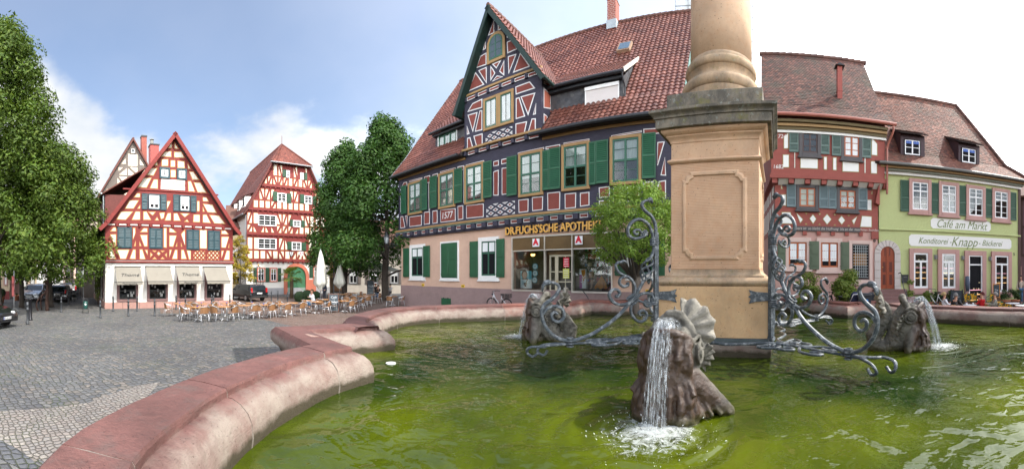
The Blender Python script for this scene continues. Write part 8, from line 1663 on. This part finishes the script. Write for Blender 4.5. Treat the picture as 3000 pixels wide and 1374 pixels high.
pb = G(977, 915); aboard(pb, -az(977)+.1, .62, 1.1, [('Café', .62, .2), ('~~', .38, .16), ('Kuchen', .1, .19), ('~~', -.15, .16), ('Eis', -.45, .2)], 'grey chalkboard reading Café Kuchen Eis standing on the red paving')
pb = P(1085, 34); aboard(pb, -az(1085), .65, 1.75, [('Tageskarte', .8, .13)]+[('~~~~~~~', .6-.17*k, .12) for k in range(8)], 'tall black menu board by the far tables under the tree')
pb = P(2803, 18.9, RW_); aboard(pb, -az(2803)-.3, .65, .95, [('Kaffee', .3, .14)], 'black A-shaped board behind the person in black leather', INK)
t = aboard(P(2919, 19.5, 1.1), -az(2919), .38, .72, [('Eis', .1, .16)], 'small chalkboard in an orange frame beside the cafe door', plain('orange_wood_frame', (.55, .22, .04), .5)); o = MB(); o.box(-.25, .25, -.25, .25, -.6, .03); q = o.build('stand', mat('counter_wood', ()), t)
# ================================================================ bollards, posts, signs, bins
BOL = mat('dark_grey_bollard', (.045, .05, .055), .5, .2, 5, .1, metal=.3)
def make_bollard():
    t = empty('bollard', (0, 0, 0), 0, 'x', 'bollard'); o = MB(); o.lathe([(.075, 0), (.075, .05), (.055, .07), (.05, .62), (.062, .63), (.062, .67), (.05, .68), (.05, .82), (.062, .83), (.062, .86), (.05, .87), (.048, .95), (.02, .985)], 14); o.build('post', BOL, t, True); return t
BO, bu_ = make_bollard(), []
for x, y, lb in ((294, 932, 'nearest the house corner, out on the grey setts'), (331.5, 913, 'second from the house corner, against the plinth'), (376, 927, 'standing out before the leftmost awning'), (401.5, 912, 'between the first and second shop windows'), (453, 926, 'standing out before the second awning'), (516, 908, 'just behind the leftmost bistro table'), (543, 906, 'behind the left bistro chairs'), (620, 904, 'left one of the close pair before the right awning'), (625.5, 911, 'right one of the close pair before the right awning'), (673.5, 902, 'at the right end of the awning house'),
 (81, 951, 'slim and tall at the left, nearest the camera'), (148.5, 898, 'short one right of the rusty sculpture'), (179.5, 916, 'alone in front of the grey hatchback'), (201, 892, 'first of the row along the parked cars'), (209.5, 887, 'second of the row along the parked cars'), (217, 883, 'third of the row along the parked cars'), (222, 880, 'fourth of the row along the parked cars'), (227, 877.5, 'fifth of the row along the parked cars'), (231, 875.5, 'sixth of the row along the parked cars'), (235, 874, 'last of the row along the parked cars'),
 (795, 888, 'left one near the black estate car and gate'), (814, 885, 'middle one near the gate'), (735, 887, 'right behind the black estate car'), (842, 893, 'near the fan palm')): place(BO, bu_, G(x, y), 0, 'dark grey bollard '+lb, 'bollards around the square', 1.0 if x > 100 or x > 85 else 1.12)
p = G(89, 938); o = MB(); o.lathe([(.12, 0), (.12, .05), (.085, .08), (.085, 1.05), (.1, 1.07), (.1, 1.12), (.04, 1.15)], 14); q = o.build('cast_post', plain('black_cast_iron', (.012, .012, .015), .4, .5), None, True); q.location = p; tag(q, 'thick black cast iron post beside the slim bollard at the left', 'post')
DKM = plain('dark_steel', (.05, .055, .06), .45, .5); root = empty('sign_post', G(41, 932), -az(41), 'grey pole with a maroon box sign and a ring stand at its foot, left edge', 'sign post'); o = MB(); o.lathe([(.035, 0), (.035, 2.6)], 8); o.build('pole', GREY, root, True); o = MB(); o.box(-.12, .02, -.06, .06, 1.2, 2.3); o.build('box_sign', MAR, root)
o = MB(); o.tube([Vector((.1+.3*cos(a), .3*sin(a), .52)) for a in [2*pi*k/20 for k in range(21)]], .022, 6); o.tube([(.25, 0, .5), (.1, 0, .25), (.08, 0, 0)], .03, 6); o.build('ring_stand', DKM, root, True)
root = empty('road_sign', G(244, 905), -az(244), 'back of a grey square no-parking sign on a pole by the vine', 'road sign'); o = MB(); o.lathe([(.03, 0), (.03, 2.9)], 8); o.build('pole', GREY, root, True); o = MB(); o.box(-.42, .0, -.02, .0, 2.15, 2.62, 0); o.tube([Vector((-.21+.13*cos(a), -.03, 2.38+.13*sin(a))) for a in [2*pi*k/20 for k in range(21)]], .016, 5, 1); o.tube([(-.3, -.03, 2.47), (-.12, -.03, 2.29)], .014, 5, 1); o.box(-.38, -.04, -.03, -.02, 2.18, 2.21, 1); o.build('sign_plate', [GREY, INK], root)
root = empty('litter_bin', G(250.5, 918), -az(250), 'dark green litter bin in a black hoop frame near the side street', 'litter bin'); o = MB(); o.tube(smooth_path([(-.16, 0, 0), (-.16, 0, .75), (-.13, 0, .86), (0, 0, .89), (.13, 0, .86), (.16, 0, .75), (.16, 0, 0)], 3), .022, 6); o.build('hoop', INK, root, True); o = MB(); o.lathe([(.12, .28), (.13, .3), (.135, .72), (.11, .74), (.1, .70)], 14); o.build('bucket', plain('bin_green', (.01, .06, .05), .4), root, True); o = MB(); disc(o, 0, .56, .05, .05, -.14, -.13, 0); o.build('bin_emblem', WHITEF, root)
RUST = mat('rusty_iron_sculpture', (.05, .025, .018), .7, .4, 6, .5, metal=.3); root = empty('iron_sculpture', G(138, 911), -az(138), 'rusty iron figure with a curved tail standing on the grey setts', 'sculpture'); o = MB()
o.tube(smooth_path([(0, 0, 0), (-.02, 0, .8), (.02, 0, 1.4), (0, 0, 1.72)], 4), [.13]*4+[.11]*4+[.07]*4+[.05], 8); o.build('body', RUST, root, True); o = MB(); o.ball((-.05, 0, 1.85), .12, 10, 7, 0, (1.3, .8, 1)); o.tube(smooth_path([(.0, 0, 1.95), (.1, 0, 2.25), (-.15, 0, 2.45), (-.4, 0, 2.35)], 4), [.03]*13, 6); o.build('head', RUST, root, True)
o = MB(); o.tube(smooth_path([(-.05, 0, 1.35), (-.2, 0, 1.1), (-.5, 0, .85), (-.68, 0, .5), (-.66, 0, .15), (-.55, 0, .02)], 4), .06, 8); o.tube(smooth_path([(-.35, 0, .95), (-.42, .1, .5), (-.35, .15, .05)], 4), .05, 8); o.tube(smooth_path([(-.05, 0, 1.2), (-.25, 0, 1.25), (-.35, 0, 1.4)], 4), .03, 6); o.build('tail', RUST, root, True)
# wall lantern on the corner of the pharmacy house
uq, zq = FU.p(1168, 714); root = empty('wall_lantern', FU.world(uq, -.05, zq), -FU.a, 'black wall lantern on a scrolled arm at the corner of the pharmacy house', 'lantern'); o = MB(); o.tube([(0, 0, 0), (-.95, -.45, .02)], .025, 6); o.tube(smooth_path([(-.1, -.05, -.3), (-.35, -.18, -.12), (-.55, -.27, -.22), (-.45, -.22, -.3), (-.35, -.18, -.22)], 4), .016, 5); o.tube(smooth_path([(-.5, -.25, 0), (-.75, -.36, -.2), (-.9, -.43, -.08)], 4), .016, 5); o.build('arm', DKM, root, True)
o = MB(); o.lathe([(.10, .05), (.22, .55)], 6, (-.95, -.45, 0)); o.build('lamp_glass', plain('lantern_glass', (.35, .38, .4), .15, 0, .8), root); o = MB(); o.lathe([(.06, 0), (.12, .03), (.12, .06)], 6, (-.95, -.45, 0)); o.lathe([(.27, .54), (.24, .6), (.1, .78), (.06, .82), (.07, .88), (.02, .95)], 6, (-.95, -.45, 0))
for k in range(6): a = 2*pi*k/6; o.tube([(-.95+.1*cos(a), -.45+.1*sin(a), .05), (-.95+.22*cos(a), -.45+.22*sin(a), .55)], .012, 4)
o.build('lamp_housing', DKM, root)
root = empty('lamp_post', G(978, 880), 0, 'slim dark pole behind the chalkboard on the terrace', 'post'); o = MB(); o.lathe([(.09, 0), (.07, .6), (.05, .65), (.045, 4.2), (.08, 4.3)], 10); o.build('pole', DKM, root, True)
root = empty('draw_well', P(757, 37), 0, 'small round well with a wrought iron crown in front of the gate house', 'well'); o = MB(); o.lathe([(.42, 0), (.42, .1), (.34, .12), (.34, .8), (.4, .82), (.4, .92), (.3, .92), (.3, .8)], 18); o.build('well_ring', mat('orange_red_sandstone', ()), root); o = MB()
for k in range(4): a = k*pi/2+.3; o.tube(smooth_path([(.5*cos(a), .5*sin(a), 1), (.5*cos(a), .5*sin(a), 2.6), (.3*cos(a), .3*sin(a), 3.0), (0, 0, 3.2)], 4), .035, 5)
for z in (2.2, 2.6): o.tube([Vector((.5*cos(a), .5*sin(a), z)) for a in [2*pi*k/16 for k in range(17)]], .03, 5)
o.build('iron_crown', DKM, root); o = MB(); o.ball((0, 0, 3.3), .1, 8, 6); o.build('gilded_ball', GOLD, root, True)
# ================================================================ cars
def car(p, rz, paint, label, kind='hatch', plate=True):
    t = empty('parked_car', p, rz, label, 'car', 'cars parked at the square'); L0, W0, Hh = {'hatch': (3.9, 1.65, 1.45), 'wagon': (4.7, 1.78, 1.48)}[kind]; h = L0/2
    cab = {'hatch': [(-h+.12, .88), (-h+.35, 1.33), (-h+.6, Hh), (.35, Hh), (.98, .98)], 'wagon': [(-h+.1, .92), (-h+.32, 1.36), (-h+.55, Hh), (.45, Hh), (1.15, .98)]}[kind]
    low = [(-h, .32), (-h-.02, .55), (-h+.05, .86)]; nose = [(h-.55, .86), (h-.12, .72), (h, .55), (h-.02, .3)]
    prof_ = low+cab+nose; o = MB(); n = len(prof_); secs = []
    for yf_, ins in ((-1, 0.06), (-.96, .0), (.96, 0.0), (1, .06)):
        secs.append([(x*(1-ins*.3), yf_*W0/2*(1-(.0 if z < .95 else (z-.95)*.30)), z-ins*.25*(z > .9)) for x, z in prof_])
    vs = [v for s in secs for v in s]; o.add(vs, [(k*n+i, k*n+(i+1) % n, (k+1)*n+(i+1) % n, (k+1)*n+i) for k in range(3) for i in range(n)]+[tuple(range(n-1, -1, -1)), tuple(3*n+i for i in range(n))])
    b = bevel(o.build('body', paint, t, True), .05, 3); gl = plain('car_glass', (.015, .02, .025), .05, 0, .9); g = MB()
    c0, c1, c2, c3, c4 = cab
    for s in (-1, 1):
        y = lambda z: s*(W0/2*(1-max(0, z-.95)*.30)+.006); P_ = [(c0[0]+.28, .98), (c1[0]+.22, 1.3), (c2[0]+.12, Hh-.09), (c3[0]-.05, Hh-.09), (c4[0]-.22, .98)]; g.add([(x, y(z), z) for x, z in P_], [tuple(range(5)) if s < 0 else tuple(reversed(range(5)))])
        g.box(-.14, -.06, y(1.1)-.004, y(1.1)+.004, .98, Hh-.1, 1)
    yy = W0/2-.15
    g.add([(c3[0]+.06, -yy+.05, Hh-.05), (c3[0]+.06, yy-.05, Hh-.05), (c4[0]+.03, yy+.05, 1.0), (c4[0]+.03, -yy-.05, 1.0)], [(0, 3, 2, 1)]); g.add([(c1[0]-.03, -yy, 1.34), (c1[0]-.03, yy, 1.34), (c0[0]-.02, yy+.03, .97), (c0[0]-.02, -yy-.03, .97)], [(0, 1, 2, 3)]); g.build('car_windows', [gl, INK], t)
    for sx in (-1, 1):
        for s in (-1, 1):
            x = sx*h*.62; q = MB(); q.tube([(x, s*(W0/2-.17), .31), (x, s*(W0/2+.005), .31)], .31, 18); w = q.build('wheel', plain('tyre', (.015, .015, .015), .8), t); q = MB(); q.tube([(x, s*(W0/2-.02), .31), (x, s*(W0/2+.015), .31)], .19, 12); q.build('rim', ALU, w)
    for s in (-1, 1):
        q = MB(); q.ball((h-.14, s*(W0/2-.26), .67), .15, 10, 7, 0, (.75, 1.15, .6)); q.build('headlight', plain('headlight_glass', (.6, .62, .65), .08, .3, .9), t, True)
        q = MB(); q.box(-h-.01, -h+.14, s*(W0/2-.14)-.07, s*(W0/2-.14)+.07, .78, 1.2 if kind == 'wagon' else 1.1); bevel(q.build('tail_light', plain('red_lamp', (.45, .01, .01), .15, 0, .8), t), .03, 2); q = MB(); q.ball((.75, s*(W0/2+.08), 1.0), .09, 8, 6, 0, (.6, 1, .7)); q.build('mirror', paint, t, True)
    q = MB(); q.box(h-.06, h+.012, -.5, .5, .42, .56, 0); q.box(h-.03, h+.016, -.36, .36, .60, .70, 0); q.box(-h-.03, -h+.02, -W0/2+.1, W0/2-.1, .38, .52, 0); q.box(h+.005, h+.022, -.26, .26, .44, .55, 1); q.box(-h-.04, -h-.02, -.26, .26, .68, .79, 1); q.box(h+.02, h+.024, -.26, -.22, .44, .55, 2); q.build('grille_and_plate', [INK, WHITEF, plain('plate_blue', (.02, .08, .5), .5)], t)
    for z, x, r_ in ((.495, h+.026, (pi/2, 0, pi/2)), (.735, -h-.045, (pi/2, 0, -pi/2))): text('HD·AC 134', .1, t, (x, 0, z), INK, .001, 0, 'plate_lettering', rot=r_)
    return t
SILV = plain('silver_car_paint', (.5, .53, .56), .25, .6, .6, .6); GRYC = plain('dark_grey_car_paint', (.05, .052, .055), .25, .5, .6, .6); BLKC = plain('black_car_paint', (.012, .013, .016), .15, .2, .7, .8); NAV = plain('navy_car_paint', (.02, .025, .06), .2, .4, .6, .6)
def tocam(p): return atan2(-p.y, -p.x)
p = P(108, 33); car(p, tocam(p)-.3, SILV, 'silver hatchback driving towards the square, headlights facing', 'wagon')
p = P(178, 32); car(p, tocam(p)+pi-.15, GRYC, 'dark grey hatchback seen from behind next to the bollards', 'hatch')
p = P(196, 38); car(p, tocam(p)+pi+.05, BLKC, 'black estate car parked just beyond the grey hatchback', 'wagon')
p = P(214, 45); car(p, tocam(p)+pi, BLKC, 'dark car third in the parked row', 'hatch'); p = P(228, 53); car(p, tocam(p)+pi, NAV, 'navy car fourth in the parked row', 'wagon'); p = P(236, 61); car(p, tocam(p)+pi, MAR, 'maroon car last in the parked row', 'hatch')
p = P(-72, 17.2); car(p, tocam(p)+.8, BLKC, 'shiny black car cut by the left edge of the picture', 'hatch')
p = P(722, 33.3); car(p, tocam(p)+pi+.5, BLKC, 'black estate car parked between the two red timbered houses', 'wagon')
# ================================================================ bicycles, bins, stroller
def bike(p, rz, label, fm, basket=False, lean=.08):
    t = empty('bicycle', p, rz, label, 'bicycle'); t.rotation_euler[0] = lean; tyr = plain('tyre', ())
    for x in (-.53, .53):
        o = MB(); o.tube([Vector((x+.33*cos(a), 0, .345+.33*sin(a))) for a in [2*pi*k/28 for k in range(29)]], .018, 6); w = o.build('wheel', tyr, t, True); o = MB()
        for k in range(14): a = 2*pi*k/14; o.tube([(x, 0, .345), (x+.32*cos(a), 0, .345+.32*sin(a))], .0025, 3)
        o.build('spokes', ALU, w); o = MB(); o.tube([Vector((x+.36*cos(a), 0, .345+.37*sin(a))) for a in [.2+2.6*k/12 for k in range(13)]], .022, 5); o.build('mudguard', INK, t, True)
    o = MB()
    for a, b in (((.53, .345), (.36, .95)), ((.38, .85), (-.08, .32)), ((.36, .95), (.2, .6)), ((-.08, .32), (-.2, .85)), ((-.08, .32), (-.53, .345)), ((-.53, .345), (-.17, .75)), ((.36, .95), (.33, 1.08))): o.tube([(a[0], 0, a[1]), (b[0], 0, b[1])], .02, 6)
    o.build('frame', fm, t, True); o = MB(); o.tube(smooth_path([(.12, -.26, 1.06), (.25, -.25, 1.1), (.34, 0, 1.1), (.25, .25, 1.1), (.12, .26, 1.06)], 4), .014, 6); o.ball((.45, 0, .92), .06, 8, 6); o.build('handlebar', DKM, t, True); o = MB(); o.ball((-.23, 0, .93), .12, 10, 6, 0, (1.1, .75, .35)); o.tube([(-.2, 0, .82), (-.22, 0, .9)], .014, 5); o.build('saddle', INK, t, True)
    o = MB(); o.tube([(-.08, -.09, .32), (.0, -.1, .2)], .012, 5); o.tube([(-.08, .09, .32), (-.16, .1, .44)], .012, 5); o.tube([(-.08, -.09, .32), (-.08, .09, .32)], .05, 10); o.build('crank', DKM, t)
    if basket:
        o = MB(); o.tube([(-.25, 0, .74), (-.8, 0, .74)], .012, 5)
        for k in range(8): z = .76+k*.03; o.tube([(-.34-.02*k/8, -.16, z), (-.34, .16, z), (-.78, .16, z), (-.78-.0, -.16, z), (-.34, -.16, z)], .007, 4)
        for k in range(9): x = -.34-.44*k/8; o.tube([(x, -.16, .76), (x, -.16, .97)], .006, 4); o.tube([(x, .16, .76), (x, .16, .97)], .006, 4)
        o.build('basket', INK, t)
    return t
cb = P(1463, 20.1, .36); bike(cb, -FU.a+pi, 'black and silver bicycle with a rear basket leaning on the pharmacy plinth', ALU, True, -.06); cb2 = P(2738, 18.5, RW_); bike(cb2, -CA.a+2.2, 'white bicycle parked in front of the cafe windows', WHITEF, False); cb3 = P(2447, 15.2, RW_); bike(cb3, -R6.a+2.0, 'black bicycle parked between the two bushes', INK, False)
root = empty('pushchair', P(2494, 15.1, RW_), 1.2, 'navy pushchair with a folded hood beside the rubbish bins', 'pushchair'); NVY = cloth('navy_fabric', (.015, .02, .05)); o = MB(); o.obox((0, 0, .5), Vector((.2, 0, .02)), Vector((0, .19, 0)), Vector((-.02, 0, .03)), 0); o.obox((-.24, 0, .75), Vector((.06, 0, .02)), Vector((0, .19, 0)), Vector((-.1, 0, .28)), 0); o.build('seat', NVY, root); o = MB(); o.ball((-.3, 0, 1.0), .22, 12, 7, 0, (.6, .9, .7)); o.build('hood', NVY, root, True); o = MB()
for s in (-1, 1): o.tube([(.3, s*.22, .12), (-.15, s*.22, .6), (-.5, s*.22, 1.05)], .014, 5); o.tube([(-.35, s*.24, .12), (.05, s*.22, .55)], .014, 5)
o.tube([(-.5, -.22, 1.05), (-.5, .22, 1.05)], .018, 6); o.build('frame', ALU, root, True)
for x in (.3, -.35):
    for s in (-1, 1): o = MB(); o.tube([(x, s*.21, .12), (x, s*.26, .12)], .12, 14); o.build('wheel', INK, root)
for k, (x, r, lb) in enumerate(((2533, 15.0, 'dark wheeled bin with a blue and yellow label beside the pushchair'), (2562, 15.6, 'plain dark wheeled bin next to the door steps'))):
    p = P(x, r, RW_); root = empty('wheeled_bin', p, -az(x), lb, 'bin', 'wheeled bins'); o = MB(); o.add([(-.22, -.2, .06), (.22, -.2, .06), (.22, .22, .06), (-.22, .22, .06), (-.28, -.28, .98), (.28, -.28, .98), (.28, .3, .98), (-.28, .3, .98)], [(3, 2, 1, 0), (4, 5, 6, 7), (0, 1, 5, 4), (1, 2, 6, 5), (2, 3, 7, 6), (3, 0, 4, 7)]); bevel(o.build('body', plain('bin_charcoal', (.03, .035, .045), .5), root), .02, 2)
    o = MB(); o.box(-.3, .3, -.32, .32, .98, 1.04); o.box(-.26, .26, -.28, .28, 1.04, 1.08); bevel(o.build('lid', plain('bin_lid', (.05, .055, .065), .5), root), .02, 2); o = MB(); o.tube([(-.26, .25, .1), (.26, .25, .1)], .1, 12); o.build('wheel', INK, root)
    if k == 0:
        o = MB(); o.add([(-.13, -.258, .38), (.15, -.258, .38), (.15, -.281, .84), (-.13, -.281, .84)], [(0, 1, 2, 3)], 0); o.add([(-.05, -.281, .68), (.1, -.281, .68), (.1, -.286, .76), (-.05, -.286, .76)], [(0, 1, 2, 3)], 1); o.build('bin_label', [plain('label_blue', (.02, .2, .6), .4), YEL], root)
# cafe details: mailbox, railings, hanging coat, planters
u, z = CA.p(2650, 817); o = MB(); o.box(-.16, .16, -.14, 0, -.2, .2, 0); o.box(-.17, .17, -.16, .0, .14, .22, 0); o.box(-.1, .1, -.146, -.14, .08, .1, 1); q = bevel(o.build('mailbox', [INK, GREY], None), .01, 1); q.location = CA.world(u, -.0, z); q.rotation_euler = (0, 0, -CA.a); tag(q, 'black mailbox on the green wall beside the arched door', 'mailbox')
def rail(pts, lb):
    a = pts[0]; o = MB(); o.tube(smooth_path([Vector(q)-Vector((a[0], a[1], 0)) for q in pts], 5), .022, 6); q = o.build('handrail', DKM, None, True); q.location = (a[0], a[1], 0); tag(q, lb, 'handrail', 'bent iron handrails')
rail([P(2632, 17.9, zof(802, 17.9)), P(2640, 17.7, zof(802, 17.7)), P(2648, 17.2, 1.75), P(2658, 17.0, 1.3), P(2661, 16.9, .5)], 'black iron handrail by the steps of the arched door'); rail([P(2838, 19.0, 0), P(2824, 18.9, 1.1), P(2825, 19.1, 1.35), P(2832, 19.4, 1.5)], 'black iron handrail left of the open cafe door')
rail([P(1588, 19.0, 1.15), P(1570, 18.6, 1.05), P(1545, 17.8, .6), P(1540, 17.7, 0)], 'black iron handrail left of the pharmacy door'); rail([P(1692, 18.0, 1.75), P(1707, 17.6, 1.6), P(1727, 16.9, 1.1), P(1730, 16.8, 0)], 'black iron handrail right of the pharmacy door')
u, z = CA.p(2832, 815, .2); o = MB(); o.ball((0, 0, 0), .13, 10, 7, 0, (1, .6, 1)); o.tube([(-.02, 0, .1), (.0, 0, -.3), (.04, 0, -.72)], [.11, .14, .1], 10); q = o.build('hanging_coat', cloth('slate_coat', (.08, .1, .14)), None, True); q.location = CA.world(u, -.3, z); tag(q, 'grey-blue coat hanging beside the open cafe door', 'coat')
for k, (x, r, w, hh, lb, lm_) in enumerate(((2666, 18.2, .32, 1.0, 'leafy potted shrub below the black mailbox', LF5), (2752, 18.8, .42, .45, 'planter of low greenery behind the blond person', LF6), (2782, 19.1, .38, .45, 'planter of low greenery behind the black board', LF6), (2945, 20.0, .5, .42, 'planter left under the last cafe window', LF6), (2972, 20.4, .5, .42, 'planter at the dark corner of the cafe', LF6), (2715, 18.7, .3, .4, 'planter under the first cafe window', LF5))):
    root = empty('planter', P(x, r, RW_), 0, lb, 'planter', 'planters along the cafe'); o = MB(); pot(o, .3, .42); o.build('pot', PLASTER_POT, root, True); m_ = MB(); rr = random.Random(k)
    for j in range(7): leaves(m_, Vector((rr.uniform(-w, w)*.8, rr.uniform(-w, w)*.5, .5+rr.random()*hh)), .2, 110, .05, rr)
    m_.build('foliage', lm_, root)

o = MB(); c = G(891, 984, ZW+.55); o.slab([(c.x-.3, c.y-.02), (c.x+.02, c.y-.16), (c.x+.26, c.y+.1), (c.x-.06, c.y+.22)], ZW+.53, ZW+.548); q = o.build('inset_plate', mat('mosaic_plate', (.3, .2, .16), .7, .5, 22), basin)
# ---- parts that are several loose pieces become one object each
for o in [x for x in SC.objects if x.type == 'MESH' and x.parent and x.name.split('.')[0] in ('pane', 'gutter', 'gable_wall', 'verge_board', 'barge_board', 'eaves_board', 'handle', 'gable_cornice', 'shoe', 'rung')]:
    bm = bmesh.new(); bm.from_mesh(o.data); seen, isl = set(), []
    for v in bm.verts:
        if v in seen: continue
        st, cur = [v], []; seen.add(v)
        while st:
            a = st.pop(); cur.append(a)
            for e in a.link_edges:
                b_ = e.other_vert(a)
                if b_ not in seen: seen.add(b_); st.append(b_)
        isl.append([x.index for x in cur])
    bm.free()
    if not 1 < len(isl) <= 6: continue
    for part in isl[1:]+[isl[0]]:
        keep = set(part); me = o.data.copy(); bm = bmesh.new(); bm.from_mesh(me); bmesh.ops.delete(bm, geom=[v for v in bm.verts if v.index not in keep], context='VERTS'); bm.to_mesh(me); bm.free()
        if part is isl[0]: o.data = me
        else: c = o.copy(); c.data = me; COL.objects.link(c)
# ---- lettering becomes meshes, so that each is an ordinary object
dg = bpy.context.evaluated_depsgraph_get()
for o in [x for x in SC.objects if x.type == 'FONT']:
    me = bpy.data.meshes.new_from_object(o.evaluated_get(dg)); n = bpy.data.objects.new(o.name.split('.')[0], me); COL.objects.link(n); n.parent = o.parent; n.location = o.location; n.rotation_euler = o.rotation_euler; n.scale = o.scale
    for k in o.keys(): n[k] = o[k]
    bpy.data.objects.remove(o)
